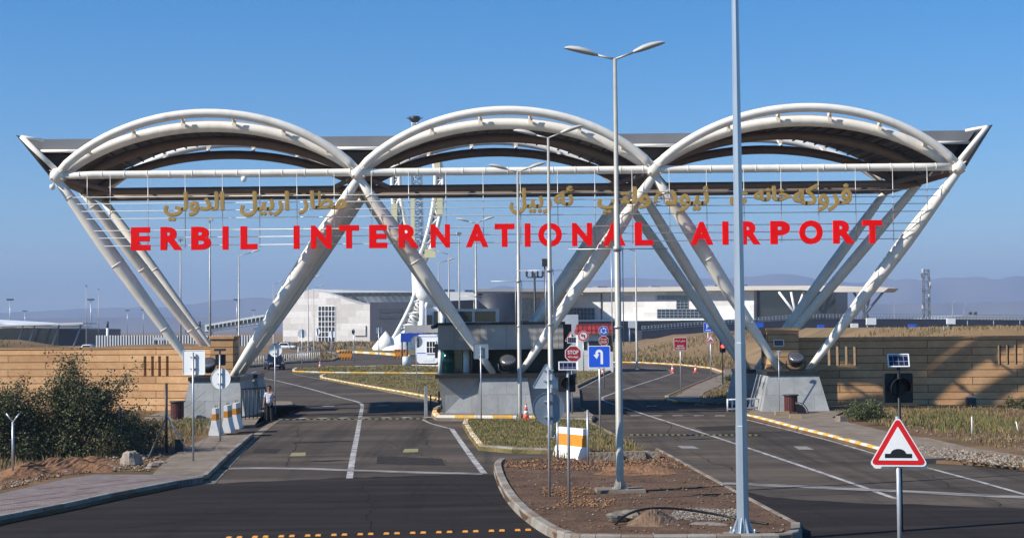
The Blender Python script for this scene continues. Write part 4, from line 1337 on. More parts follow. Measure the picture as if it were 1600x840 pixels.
# parking, hump far
Lp = G(1107, 569, 0.15)
s_ = px_scale(Lp)
t = front_sign('road_sign', 'small blue parking sign with a white letter P on the far verge', Lp, up_from(Lp, 1107, 506), None, 0.05)
w = 14 / s_
zc = up_from(Lp, 1106, 511)
mb = disc_stack(t, 'plate', Lp, zc, [('swhite', sq(w, w * 1.07, 0.05)), ('sblue', sq(w * 0.94, w * 1.0, 0.04))])
mb.m('swhite').text('P', w * 0.36, w * 0.52, 0.012, (Lp.x, Lp.y - 0.066, zc + w * 0.12), 0.02)
mb.bx(Lp.x - w * 0.3, Lp.x + w * 0.3, Lp.y - 0.072, Lp.y - 0.06, zc - w * 0.38, zc - w * 0.28)
mb.build('sign_face', t)
Lw = G(1111, 591, 0.15)
s_ = px_scale(Lw)
t = front_sign('road_sign', 'small red and white hump triangle just below the parking sign', Lw, up_from(Lw, 1110.5, 524), None, 0.04)
disc_stack(t, 'plate', Lw, up_from(Lw, 1110.5, 528), hump_face(16.5 / s_)).build('sign_face', t)
# traffic light
Lt = G(1129.5, 599, 0.15)
s_ = px_scale(Lt)
def traffic_light(label, L0, lit, ztop):
    t = thing('traffic_light', label, 'traffic light', L0)
    pole(t, L0, ztop + 0.35, 0.05, 'dark')
    mb = MB('black').plate(rrect(0.42, 0.95, 0.05), -0.26, -0.06, (L0.x, L0.y, ztop - 0.4))
    for i in range(3):
        z = ztop - 0.1 - 0.3 * i
        pts = [(L0.x + 0.15 * math.cos(R(a)), z + 0.15 * math.sin(R(a))) for a in range(0, 181, 20)]
        kk = len(pts)
        mb.add([(p[0], L0.y - 0.26, p[1]) for p in pts] + [(p[0], L0.y - 0.42, p[1] - 0.03) for p in pts], [(j, j + 1, kk + j + 1, kk + j) for j in range(kk - 1)], True)
    mb.build('signal_head', t)
    for i in range(3):
        z = ztop - 0.1 - 0.3 * i
        m_ = MB('redlight' if (i == 1 and lit) else 'glass_dk').plate(circ(0.15 if lit else 0.12, 16), -0.275, -0.262, (L0.x, L0.y, z))
        m_.build('lamp', t)
    return t
traffic_light('black traffic light showing red beside the far pavement', Lt, True, up_from(Lt, 1129, 531.5))

# --- street lamps
def lamp_head(mb):
    n, prof = 12, []
    secs = [(0.0, 0.06, 0.05, 0.0), (0.05, 0.09, 0.07, 0.0), (0.3, 0.155, 0.11, 0.02), (0.55, 0.17, 0.11, 0.03), (0.8, 0.13, 0.08, 0.03), (0.93, 0.05, 0.03, 0.02)]
    vv = []
    for x, w, h, dz in secs:
        for j in range(n):
            a = 2 * math.pi * j / n
            zz = math.sin(a) * (h if math.sin(a) > 0 else h * 0.55)
            vv.append((x, w * math.cos(a), dz + zz))
    ff = [(i * n + j, i * n + (j + 1) % n, (i + 1) * n + (j + 1) % n, (i + 1) * n + j) for i in range(len(secs) - 1) for j in range(n)]
    mb.add(vv, ff, True)
    return mb.add([vv[j] for j in range(n)], [tuple(range(n))]).add([vv[(len(secs) - 1) * n + j] for j in range(n)], [tuple(range(n - 1, -1, -1))])
def make_lamp(name, label, H, arms, banner=True, r0=0.105, r1=0.05):
    t = thing(name, label, 'street lamp', (0, 0, 0), 'street lamps along the approach road')
    mb = MB('lamp')
    mb.tube([(0, 0, 0), (0, 0, 0.35), (0, 0, 4.2), (0, 0, 4.21), (0, 0, 8.0), (0, 0, 8.01), (0, 0, H)], [r0 * 1.25, r0 * 1.02, r0 * 0.98, r0 * 0.86, r0 * 0.8, r0 * 0.68, r1], 12)
    mb.box((0, 0, 0.02), (0.42, 0.42, 0.04))
    for a in range(4):
        an = R(45 + 90 * a)
        mb.tube([(0.2 * math.cos(an), 0.2 * math.sin(an), 0.03), (0.2 * math.cos(an), 0.2 * math.sin(an), 0.1)], 0.02, 6)
        d = Vector((math.cos(R(90 * a)), math.sin(R(90 * a)), 0))
        n = Vector((-d.y, d.x, 0)) * 0.008
        mb.hexa([d * 0.1 - n + Vector((0, 0, 0.04)), d * 0.2 - n + Vector((0, 0, 0.04)), d * 0.2 + n + Vector((0, 0, 0.04)), d * 0.1 + n + Vector((0, 0, 0.04))],
                [d * 0.08 - n + Vector((0, 0, 0.32)), d * 0.1 - n + Vector((0, 0, 0.32)), d * 0.1 + n + Vector((0, 0, 0.32)), d * 0.08 + n + Vector((0, 0, 0.32))])
    mb.build('pole', t)
    for sg, L, rise, dep in arms:
        mb = MB('lamp')
        mb.tube([(0, 0, H - 0.02), (sg * L * math.cos(dep), L * math.sin(dep), H + rise)], 0.032, 8)
        mb.build('arm', t)
        hd = lamp_head(MB('lamphead'))
        e = Vector((sg * L * math.cos(dep), L * math.sin(dep), H + rise))
        tilt = math.atan2(rise, L)
        M4 = Matrix.Translation(e) @ (Matrix.Rotation(math.pi, 4, 'Z') if sg < 0 else Matrix.Identity(4)) @ Matrix.Rotation(-tilt * 0.9, 4, 'Y')
        hd.v = [tuple(M4 @ Vector(v)) for v in hd.v]
        hd.build('lamp_head', t)
    if banner:
        mb = MB('galv')
        mb.tube([(-1.38, 0.0, 6.72), (1.42, 0.0, 6.72)], 0.018, 6)
        mb.tube([(0, 0, 6.66), (0, 0, 6.8)], 0.12, 10)
        mb.tube([(0, 0, 4.5), (0, 0, 4.56)], 0.125, 10)
        for x in (-0.17, 0.15):
            mb.tube([(x, -0.02, 4.0), (x, -0.02, 6.7)], 0.014, 6)
        mb.build('banner_bars', t)
    return t
Lm = G(969, 764, 0.2)
proto = make_lamp('street_lamp', 'tall double armed street lamp on a concrete base in the soil island', 12.1, [(-1, 0.52, 0.12, 0.15), (1, 0.52, 0.16, -0.1)])
proto.location = Lm
proto.scale = (0.93, 0.93, 0.93)
mb = MB('concrete').box((Lm.x, Lm.y + 0.05, 0.15), (1.28, 0.85, 0.14), 0.03, 0.97)
tag(set_origin(mb.build('lamp_base'), (Lm.x, Lm.y, 0.1)), 'pale concrete block under the tall double armed lamp', 'lamp base')
copy_tree(proto, G(861.5, 683, 0.14), R(-6), 'double armed street lamp rising behind the grey triangle on the grass island', scale=0.965)
copy_tree(proto, G(812.5, 654, 0.15), R(8), 'double armed street lamp beside the orange cone and granite block', scale=0.955)
def far_lamp(px, ytop, label, H=12.1, src=None, rz=0.0):
    hor = 510 - (px - 800) * math.tan(ROLL)
    Y = FOC * (H - CAM_H) / (hor - ytop)
    p = A(px, ytop, Y)
    return copy_tree(src or proto, (p.x, Y, 0), rz, label, scale=1.0)
far_lamp(743, 348, 'double armed street lamp seen between the two legs over the booth roof')
single = make_lamp('street_lamp', 'single armed street lamp with its arm to the white tower', 12.0, [(1, 1.3, 0.35, 0.3)], False)
single.location = (A(373, 397, 158).x, 158, 0)
single['label'] = 'single armed street lamp standing in front of the sloping boarding bridge'
far_lamp(701, 397, 'single armed street lamp just beside the white lattice tower', 12.0, single, R(165))
far_lamp(685, 411, 'shorter looking single armed lamp nearly touching the lattice tower', 12.0, single, R(20))
far_lamp(993, 392, 'single armed street lamp on the dry bank before the long white hall', 12.0, single, R(175))
far_lamp(481, 436, 'small street lamp in front of the white hall with the gridded window', 12.0, single, R(10))
far_lamp(490, 450, 'smallest street lamp before the curved white hall roof', 12.0, single, R(25))
far_lamp(427, 444, 'thin street lamp beside the gap between boarding bridge and hall', 12.0, single, R(40))
far_lamp(1210, 476, 'tiny double armed lamp before the dark glass hall', 12.1, None, R(20))
far_lamp(794, 468, 'tiny double armed lamp by the navy drum building', 12.1, None, R(10))
plain = thing('lighting_mast', 'plain straight mast crossing the red letter B of the sign', 'mast', (0, 0, 0), 'plain straight masts')
MB('lamp').tube([(0, 0, 0), (0, 0, 13.5)], [0.11, 0.05], 10).build('pole', plain)
MB('lamphead').box((0, 0, 13.6), (0.5, 0.3, 0.2)).build('lamp_head', plain)
plain.location = (A(328, 330, 128).x, 128, 0)
for px, yt, Hm, lab in ((282, 376, 13.5, 'plain straight mast dropping below the red letter R of the sign'), (717, 366, 13.5, 'plain straight mast with a ball top just beside the double armed lamp'), (135, 447, 13.5, 'plain mast standing alone above the long plain wall'), (154, 452, 13.5, 'plain mast next to the white van beyond the wall')):
    far_lamp(px, yt, lab, Hm, plain, R(17))
for px, yt, lab in ((1488, 472, 'tiny double armed lamp just right of the lattice mast'), (1506, 476, 'tiny double armed lamp over the far shed roof'), (1397, 474, 'tiny double armed lamp between the lit leg and the lattice mast')):
    far_lamp(px, yt, lab, 12.1, None, R(px % 40))
# masts with a wide head of floodlights
fm = thing('floodlight_mast', 'floodlight mast over the dark terminal wing behind the shrub', 'mast', (0, 0, 0), 'airfield floodlight masts')
MB('galv').tube([(0, 0, 0), (0, 0, 20)], [0.35, 0.18], 8).build('pole', fm)
mb = MB('dark')
mb.tube([(-1.6, 0, 20.2), (1.6, 0, 20.2)], 0.12, 6)
for i in range(5):
    mb.box((-1.5 + 0.75 * i, -0.2, 20.6), (0.6, 0.4, 0.7))
mb.build('floodlight_head', fm)
first = True
for px, yt, lab in ((16, 467, None), (39, 485, 'low floodlight mast in front of the dark terminal wing'), (142, 467, 'floodlight mast beside the plain mast beyond the wall'), (199, 484, 'floodlight mast above the striped railings, nearer the plain masts'), (224, 483, 'floodlight mast above the striped railings, nearer the gate leg'), (370, 467, 'floodlight mast behind the boarding bridge and lamp'), (396, 485, 'floodlight mast peeking over the boarding bridge roof')):
    hor = 510 - (px - 800) * math.tan(ROLL)
    Y = FOC * (20.8 - CAM_H) / (hor - yt)
    p = A(px, yt, min(Y, 1300))
    if first:
        fm.location = (p.x, p.y, 0)
        first = False
    else:
        c = copy_tree(fm, (p.x, p.y, 0), R(px % 30), lab)
# near galvanised mast
Lg = G(1161, 833, 0.17)
t = thing('lighting_mast', 'thick galvanised octagonal mast bolted down at the island corner, running out of the picture top', 'mast', Lg)
H = 13.0
def rad(z):
    return 0.128 - 0.066 * z / H
def mx(z):
    return Lg.x
zs = [0.03, 2.2, 2.21, 3.9, 3.91, H]
mb = MB('galv_mast').tube([(mx(z), Lg.y, Lg.z + z) for z in zs], [rad(0), rad(2.2) + .004, rad(2.2), rad(3.9) + .004, rad(3.9), rad(H)], 8, smooth=False)
mb.build('pole', t)
mb = MB('galv_mast').box((Lg.x, Lg.y, Lg.z + 0.015), (0.5, 0.5, 0.03))
for a in range(8):
    d = Vector((math.cos(R(45 * a + 22.5)), math.sin(R(45 * a + 22.5)), 0))
    n = Vector((-d.y, d.x, 0)) * 0.007
    b0 = Vector((Lg.x, Lg.y, Lg.z + 0.03))
    mb.hexa([b0 + d * 0.11 - n, b0 + d * 0.235 - n, b0 + d * 0.235 + n, b0 + d * 0.11 + n], [b0 + d * 0.1 - n + Vector((0, 0, .3)), b0 + d * 0.12 - n + Vector((0, 0, .3)), b0 + d * 0.12 + n + Vector((0, 0, .3)), b0 + d * 0.1 + n + Vector((0, 0, .3))])
mb.build('base_plate', t)
for sx, sy in ((-1, -1), (1, -1), (1, 1), (-1, 1)):
    MB('galv').tube([(Lg.x + .21 * sx, Lg.y + .21 * sy, Lg.z + .03), (Lg.x + .21 * sx, Lg.y + .21 * sy, Lg.z + .12)], 0.022, 6).build('bolt', t)
MB('concrete').box((Lg.x, Lg.y, 0.16), (0.75, 0.7, 0.02)).build('grout_pad', t)

# --- cones
cone = thing('traffic_cone', 'orange and white cone standing by the lamp at the granite block', 'traffic cone', (0, 0, 0), 'traffic cones')
mb = MB('cone').box((0, 0, 0.02), (0.38, 0.38, 0.04))
mb.lathe((0, 0, 0), [(0.15, 0.04), (0.118, 0.22)], 14).lathe((0, 0, 0), [(0.088, 0.39), (0.06, 0.55)], 14).lathe((0, 0, 0), [(0.045, 0.64), (0.025, 0.74)], 14)
mb.build('body', cone)
MB('swhite').lathe((0, 0, 0), [(0.118, 0.22), (0.088, 0.39)], 14).build('reflective_band', cone)
MB('swhite').lathe((0, 0, 0), [(0.06, 0.55), (0.045, 0.64)], 14).build('reflective_band', cone)
cone.location = G(822, 654, 0.15)
for px, py, lab in ((1051, 581, 'orange cone at the kerb below the REDUCE SPEED NOW sign'), (1087, 582, 'orange cone at the kerb under the parking sign'), (500, 575, 'lone orange cone ahead of the dark car'), (942, 586, 'orange cone half hidden behind the blue U-turn sign')):
    copy_tree(cone, G(px, py), R(px), lab, scale=1.15)

# --- litter bins
bin_ = thing('litter_bin', 'dark red wooden litter bin against the central granite block', 'litter bin', (0, 0, 0), 'slatted wooden litter bins')
mb = MB('bin')
for i in range(18):
    a = 2 * math.pi * i / 18
    mb.box((0.3 * math.cos(a), 0.3 * math.sin(a), 0.46), (0.03, 0.088, 0.78), a)
mb.build('slats', bin_)
mb = MB('dark').lathe((0, 0, 0), [(0.29, 0.06), (0.29, 0.1)], 18)
mb.lathe((0, 0, 0), [(0.38, 0.84), (0.39, 0.87), (0.36, 0.9), (0.3, 0.9)], 18).lathe((0, 0, 0), [(0.27, 0.1), (0.27, 0.8)], 14)
for a in range(3):
    mb.tube([(0.22 * math.cos(R(120 * a)), 0.22 * math.sin(R(120 * a)), 0), (0.22 * math.cos(R(120 * a)), 0.22 * math.sin(R(120 * a)), 0.1)], 0.025, 6)
mb.build('frame', bin_)
bin_.location = G(797, 642, 0.15)
copy_tree(bin_, G(1236, 645, 0.16), 0.3, 'dark red wooden litter bin in front of the pier with two planks')
copy_tree(bin_, G(277, 655, 0.12), 0.7, 'dark red wooden litter bin beside the pier near the wall')
# folded arched grille beside two of the bins
def fan(label, p):
    t = thing('arched_grille', label, 'grille', p, 'arched black grilles by the bins')
    mb = MB('dark')
    for rr_ in (0.52, 0.44):
        mb.tube([(p[0] + rr_ * math.cos(R(a)), p[1], p[2] + 0.02 + rr_ * math.sin(R(a))) for a in range(0, 101, 10)], 0.03, 6)
    mb.build('hoop', t)
    mb = MB('black')
    mb.plate([(0, 0)] + [(0.42 * math.cos(R(a)), 0.42 * math.sin(R(a))) for a in range(0, 101, 10)], -0.02, 0.02, (p[0], p[1], p[2] + 0.02))
    mb.build('panel', t)
    mb = MB('galv')
    for a in range(5, 100, 9):
        mb.tube([(p[0] + .44 * math.cos(R(a)), p[1] - .015, p[2] + .02 + .44 * math.sin(R(a))), (p[0] + .53 * math.cos(R(a)), p[1] - .015, p[2] + .02 + .53 * math.sin(R(a)))], 0.014, 5)
    mb.build('teeth', t)
q = G(1245, 646, 0.16)
fan('low black arched grille beside the bin with the two planks', (q.x, q.y - 0.1, q.z))
q = G(806, 643, 0.15)
fan('low black arched grille between bin and lamp pole at the granite block', (q.x, q.y - 0.1, q.z))
for px, py, lab, rz in ((1222, 648, 'pale timber plank lying against the pier', 0.04), (1243, 653.5, 'pale timber plank lying nearest the painted kerb', -0.05)):
    p = G(px, py, 0.165)
    mb = MB('timber').box((p.x, p.y, p.z + 0.09), (0.68 if px < 1230 else 0.56, 0.2, 0.17), rz, 0.96)
    tag(set_origin(mb.build('timber_plank'), p), lab, 'plank', 'pale timber planks')

# --- floodlights on the piers
def floodlight(label, p, rz=0.0):
    t = thing('floodlight', label, 'floodlight', p, 'floodlights on the gate piers')
    mb = MB('dark')
    mb.tube([(p[0] - 0.48, p[1], p[2] + 0.5), (p[0] - 0.46, p[1], p[2] + 0.2), (p[0] - 0.3, p[1], p[2] + 0.04), (p[0] + 0.3, p[1], p[2] + 0.04), (p[0] + 0.46, p[1], p[2] + 0.2), (p[0] + 0.48, p[1], p[2] + 0.5)], 0.035, 8)
    turn(mb, p, rz).build('yoke', t)
    mb = MB('dark')
    prof = [(0.12, -0.32), (0.26, -0.26), (0.36, -0.05), (0.41, 0.16), (0.42, 0.22), (0.38, 0.22)]
    mb.lathe((0, 0, 0), prof, 18)
    M4 = Matrix.Translation(Vector((p[0], p[1], p[2] + 0.52))) @ Matrix.Rotation(rz, 4, 'Z') @ Matrix.Rotation(R(38), 4, 'X')
    mb.v = [tuple(M4 @ Vector(v)) for v in mb.v]
    mb.build('housing', t)
    mb = MB('chrome').lathe((0, 0, 0), [(0.37, 0.225), (0.3, 0.25), (0.1, 0.27), (0.01, 0.27)], 18)
    mb.v = [tuple(M4 @ Vector(v)) for v in mb.v]
    mb.build('lens', t)
floodlight('round floodlight on a yoke on top of the central granite block', (A(794, 584, 77).x, 76.9, 2.12))
floodlight('round floodlight on a yoke on the pier behind the bin and planks', (A(1243, 580, 77).x, 76.9, 2.12))
floodlight('round floodlight on the pier, half hidden by the pale disc', (A(328, 584, 77).x, 76.6, 2.12))

# --- fences and gates beside the piers
def bar_gate(name, label, a, b, h, mat, nb, r=0.02, cat='railing', posts=0.04, z=0.15):
    a, b = Vector((a[0], a[1], z)), Vector((b[0], b[1], z))
    t = thing(name, label, cat, a)
    mb = MB(mat)
    for zz in (0.12, h - 0.05):
        mb.tube([a + Vector((0, 0, zz)), b + Vector((0, 0, zz))], r * 1.5, 6)
    mb.build('rail', t)
    for i in range(nb + 1):
        p = a.lerp(b, i / nb)
        end = i in (0, nb)
        MB(mat).tube([p, p + Vector((0, 0, h))], posts if end else r, 6).build('post' if end else 'bar', t)
    return t
bar_gate('dark_railing', 'dark steel railing gate between the pier and the man', G(377, 655, 0.15), G(414, 652, 0.15), 1.5, 'dark', 6, 0.025)
bar_gate('pale_railing', 'pale railing with shaded bars between the thick mast and the sandstone', G(1137, 643, 0.12), G(1186, 641, 0.12), 0.62, 'plate_pale', 7, 0.03)
bar_gate('white_fence', 'long white picket fence behind the dark car', G(380, 571, 0.1), G(499, 561, 0.1), 1.15, 'plate_pale', 34, 0.035, 'fence', 0.05, 0.1)
q0, q1 = G(466, 562, 0.1), G(487, 561, 0.1)
t = thing('white_goal_frame', 'taller white frame standing in the picket fence line', 'frame', q0)
MB('plate_pale').tube([q0, q0 + Vector((0, 0, 1.75)), q1 + Vector((0, 0, 1.75)), q1], 0.07, 8).build('frame', t)
for i in range(1, 6):
    p = q0.lerp(q1, i / 6)
    MB('plate_pale').tube([p, p + Vector((0, 0, 1.1))], 0.04, 6).build('bar', t)
# lifting barrier stubs at the left of the booth
for px, yb, yt, lab, mat, r in ((665.5, 650, 603, 'square grey bollard at the corner of the booth island', 'galv', 0.075), (673, 640, 617, 'thin black bollard next to the grey bollard', 'black', 0.04), (686, 636, 611, 'thin black bollard touching the granite block', 'black', 0.04)):
    L0 = G(px, yb, 0.0)
    mb = MB(mat).box((L0.x, L0.y, up_from(L0, px, yt) / 2), (r * 2, r * 2, up_from(L0, px, yt)), 0.2, 0.96)
    tag(set_origin(mb.build('bollard'), L0), lab, 'bollard', 'bollards by the booth')

# --- fence posts on the left verge
def ypost(label, px, yb, yt, arms=(-1, 1)):
    L0 = G(px, yb, 0.12)
    z = up_from(L0, px, yt)
    t = thing('fence_post', label, 'fence post', L0, 'posts of the unfinished fence')
    pole(t, L0, z - 0.2, 0.038)
    for s in arms:
        MB('galv').tube([(L0.x, L0.y, z - 0.21), (L0.x + s * 0.2, L0.y, z + 0.05)], 0.024, 6).build('arm', t)
    return t
ypost('galvanised fence post with a forked top in front of the big shrub', 20, 743, 648)
ypost('galvanised fence post with one bent arm in the shrub beside the rock', 189, 707, 628, (-1,))
Lc = G(260, 708, 0.12)
t = thing('corner_post', 'dark corner fence post held by two slanting braces', 'fence post', Lc)
pole(t, Lc, up_from(Lc, 257, 598), 0.05, 'dark')
for a, b in (((294, 707), (262, 647)), ((232, 716), (259, 650))):
    p = G(*a, 0.12)
    MB('galv' if a[0] > 260 else 'dark').tube([p, (Lc.x, Lc.y, up_from(Lc, *b))], 0.032, 6).build('brace', t)
Lb = G(280, 707, 0.12)
mb = MB('black').box((Lb.x, Lb.y, Lb.z + 0.22), (0.3, 0.25, 0.44), 0.2, 0.93)
mb.box((Lb.x, Lb.y, Lb.z + 0.46), (0.34, 0.28, 0.04), 0.2)
tag(set_origin(mb.build('black_box'), Lb), 'small black lidded box at the foot of the slanting brace', 'box')
t = thing('fence_wire', 'thin strands of wire from the corner post to the pier', 'wire', Lc)
mb = MB('dark')
for z in (0.5, 0.95, 1.4):
    p0 = Vector((Lc.x, Lc.y, z))
    p1 = Vector((A(322, 640, 74).x, 74, z + 0.1))
    mb.tube([p0, p0.lerp(p1, 0.5) - Vector((0, 0, 0.12)), p1], 0.008, 4)
    p2 = Vector((A(189, 660, Lc.y).x, Lc.y, z + 0.3))
    mb.tube([p0, p0.lerp(p2, 0.5) - Vector((0, 0, 0.1)), p2], 0.008, 4)
mb.build('strand', t)
# small things against the walls
p = Vector((A(1217, 540, 81.1).x, 81.15, 0))
z = A(1216, 535.5, 81.1).z
mb = MB('swhite').plate(rrect(0.56, 0.36, 0.02), -0.03, 0.0, (p.x, p.y, z))
mb.m('solar').plate(rrect(0.47, 0.28, 0.01), -0.036, -0.031, (p.x, p.y, z))
tag(set_origin(mb.build('wall_solar_panel'), (p.x, p.y, z)), 'small white framed solar panel fixed to the shaded pillar', 'solar panel')
L0 = G(1218, 643, 0.16)
back_sign('tiny grey disc on a very thin pole leaning before the pier', L0, [(circ(0.13), 0, up_from(L0, 1217.5, 551), 'plate_back')], up_from(L0, 1217, 548), 0.018)
L0 = G(1517, 634, 0.12)
t = thing('ground_lamp', 'dark bollard lamp with a pale lip low against the sandstone wall', 'ground lamp', L0)
MB('dark').box((L0.x, L0.y, L0.z + 0.22), (0.44, 0.4, 0.44), 0.1, 0.94).build('body', t)
MB('galv').box((L0.x, L0.y - 0.02, L0.z + 0.47), (0.5, 0.48, 0.06), 0.1).build('lid', t)
for px, yb, yt, dx, lab in ((1519, 678, 650, 0.0, 'white marker stake upright in the green grass by the wall'), (1360, 644, 628, -0.12, 'short white stake leaning in the low shrub'), (1592, 676, 658, -0.1, 'thin pale stake leaning in the dry grass near the picture edge')):
    L0 = G(px, yb, 0.1)
    zz = up_from(L0, px, yt)
    mb = MB('plate_pale').tube([(L0.x, L0.y, 0.05), (L0.x + dx, L0.y, zz)], 0.025, 6)
    tag(set_origin(mb.build('marker_stake'), L0), lab, 'stake', 'white marker stakes')
L0 = G(1314, 658, 0.16)
mb = MB('concrete').box((L0.x, L0.y, 0.26), (0.34, 0.5, 0.3), 0.3, 0.9)
tag(set_origin(mb.build('concrete_block'), L0), 'stray concrete block on the walk behind the painted kerb', 'block')

# --- studs across the road near the viewer
st = MB('studyellow')
k = 0
for i in range(15):
    for j in (0, 1):
        px = 358 + i * 41 + j * 16.5
        if px > 840:
            continue
        py = 839.5 - (px - 380) * 0.0262
        p = G(px, py)
        if k == 0:
            mb = MB('studyellow').box((0, 0, 0.014), (0.125, 0.15, 0.028), 0, 0.8)
            proto_s = mb.build('road_stud')
            tag(proto_s, 'small amber stud in the row across the dark new asphalt', 'road stud', 'row of amber road studs')
            proto_s.location = (p.x, p.y, 0.004)
        else:
            c = copy_tree(proto_s, (p.x, p.y, 0.004), random.uniform(-.05, .05))
        k += 1
hump = MB('rubber')
p0, p1 = G(985, 679.5), G(1188, 680)
n = 44
for i in range(n):
    a, b = p0.lerp(p1, i / n), p0.lerp(p1, (i + 0.97) / n)
    hump.m('rubber' if i % 2 else 'mark_yellow')
    hump.bx(a.x, b.x, a.y - 0.12, a.y + 0.12, 0.0, 0.035)
tag(set_origin(hump.build('speed_strip'), p0), 'thin black and yellow rubber strip across the outbound carriageway', 'speed strip')
p0, p1 = G(436, 655.5), G(672, 654)
hump = MB()
for i in range(n):
    a, b = p0.lerp(p1, i / n), p0.lerp(p1, (i + 0.97) / n)
    hump.m('rubber' if i % 2 else 'mark_yellow')
    hump.bx(a.x, b.x, a.y - 0.12, a.y + 0.12, 0.0, 0.035)
tag(set_origin(hump.build('speed_strip'), p0), 'thin black and yellow rubber strip across the inbound carriageway', 'speed strip')
# ================================================================ BUILDINGS
def PX(Y):
    return (lambda px: A(px, 500, Y).x), (lambda py, px=800: A(px, py, Y).z)
def pts_at(Y, pp):
    return [(A(x, y, Y).x, A(x, y, Y).z) for x, y in pp]
def slab_at(mat, Y, depth, pp, name, parent):
    return MB(mat).plate(pts_at(Y, pp), Y, Y + depth).build(name, parent)
def glazing(parent, Y, rect, nx, nz, name='window', frame='swhite', glass='glass_dk', t=0.12):
    x0, y0, x1, y1 = rect
    a, b = A(x0, y1, Y), A(x1, y0, Y)
    mb = MB(glass)
    mb.bx(a.x, b.x, Y - 0.06, Y - 0.02, a.z, b.z)
    w = mb.build(name, parent)
    fr = MB(frame)
    for i in range(nx + 1):
        x = a.x + (b.x - a.x) * i / nx
        fr.bx(x - t / 2, x + t / 2, Y - 0.16, Y - 0.065, a.z, b.z)
    for j in range(nz + 1):
        z = a.z + (b.z - a.z) * j / nz
        fr.bx(a.x, b.x, Y - 0.158, Y - 0.067, z - t / 2, z + t / 2)
    fr.build('frame', w)
    return w

# --- control booth under the middle of the gate
FXb, FZb = PX(78.0)
booth = thing('control_booth', 'grey slab roofed control booth on a granite block in mid road', 'booth', (XPC, 77, 0.15))
mb = MB('granite')
X = lambda px, Y=77.0: A(px, 600, Y).x
mb.hexa([(X(742), 76.0, 0.12), (X(832), 76.0, 0.12), (X(832), 79.0, 0.12), (X(742), 79.0, 0.12)], [(X(751), 76.4, 1.92), (X(824), 76.4, 1.92), (X(824), 79.0, 1.92), (X(751), 79.0, 1.92)])
mb.hexa([(X(693), 77.0, 0.12), (X(744), 76.7, 0.12), (X(744), 88, 0.12), (X(693), 88, 0.12)], [(X(685), 76.6, 1.92), (X(750), 76.6, 1.92), (X(750), 88, 1.92), (X(685), 88, 1.92)])
mb.hexa([(X(830), 76.7, 0.12), (X(888), 77.0, 0.12), (X(888), 88, 0.12), (X(830), 88, 0.12)], [(X(823), 76.6, 1.92), (X(896), 76.6, 1.92), (X(896), 88, 1.92), (X(823), 88, 1.92)])
mb.build('granite_base', booth)
mb = MB('blackstone')
mb.bx(X(681), X(900), 76.25, 88.1, 1.924, 2.11)
mb.build('cap', booth)
z0, z1 = A(780, 545.5, 78).z, A(780, 507, 78).z
mb = MB('slab')
mb.bx(X(685, 78), X(881, 78), 78.0, 88, z0, z1)
mb.build('roof_slab', booth)
mb = MB('black')
mb.bx(X(682, 78), X(884, 78), 77.9, 88.1, z1 + 0.003, z1 + 0.13)
mb.bx(X(881, 78) + 0.003, X(894, 78), 78.1, 87, z0 - 0.02, z1)
mb.build('parapet', booth)
mb = MB('dark')  # dark wall added so the void under the slab reads as deep shade
mb.bx(X(738, 82), X(895, 82), 82.0, 87.5, 2.115, z0 - 0.004)
mb.build('shade_wall', booth)
for px in (688, 729):
    p = X(px, 79.3)
    MB('plate_pale').tube([(p, 79.3, 2.11), (p, 79.3, z0)], 0.16 if px > 700 else 0.11, 14).build('column', booth)
mb = MB('greenglass').tube([(X(700, 80), 80.0, 2.11), (X(700, 80), 80.0, z0)], 0.3, 18)
mb.build('glass_cylinder', booth)
mb = MB('greenglass').bx(X(712, 80), X(722, 80), 80.2, 80.26, 2.3, z0 - 0.003)
mb.m('glass_dk').bx(X(690, 80.6), X(738, 80.6), 80.6, 87, 2.113, z0 - 0.003)
mb.build('glass_screen', booth)
up_ = MB('plate_pale')
a, b = A(697, 503, 84), A(779, 482, 84)
up_.ring([(a.x, a.z - .3), (b.x, a.z - .3), (b.x, b.z), (a.x, b.z)], [(a.x + .16, a.z), (b.x - .16, a.z), (b.x - .16, b.z - .14), (a.x + .16, b.z - .14)], 83.7, 83.95)
up_.bx(X(741, 84) - .07, X(741, 84) + .07, 83.72, 83.94, a.z, b.z - .145)
up_.build('window_frame', booth)
mb = MB('glass_dk').bx(a.x + .01, b.x - .01, 83.951, 87.2, a.z - .2, b.z - .02)
mb.build('upper_room', booth)
mb = MB('dark').tube([(X(676, 78.5), 78.2, z1 - .1), (X(684, 78.5), 78.4, z1 - .04)], 0.1, 8)
mb.build('lamp', booth)

# --- office with white columns behind it
off = thing('gate_office', 'dark windowed office with white columns above the blue awning', 'office', (A(680, 540, 205).x, 205, 0))
Y = 205
slab_at('navy', Y + 0.5, 14, [(694, 545), (694, 470), (745, 468), (760, 480), (760, 545)], 'wall', off)
slab_at('kiosk', Y + 0.4, 10, [(663, 560), (663, 481), (693, 478), (693, 560)], 'pale_wall', off)
slab_at('glass_dk', Y + 0.2, 0.1, [(667, 540), (667, 492), (675, 492), (675, 540)], 'window', off)
slab_at('glass_dk', Y + 0.2, 0.1, [(678, 540), (678, 486), (689, 486), (689, 540)], 'window', off)
for px in (660, 691):
    p = A(px, 540, Y)
    MB('swhite').tube([(p.x, Y - 0.2, 0), (p.x, Y - 0.2, A(px, 470, Y).z)], 0.36, 12).build('column', off)
aw = thing('blue_awning', 'deep blue awning under a pale flat roof left of the white kiosk', 'awning', (A(650, 545, 186).x, 186, 0))
Y = 186
slab_at('sdblue', Y, 4, [(626, 534), (626, 520), (664, 520), (664, 534)], 'canopy', aw)
slab_at('slab', Y + 0.5, 6, [(632, 519.6), (632, 508), (690, 507), (690, 519.6)], 'roof', aw)
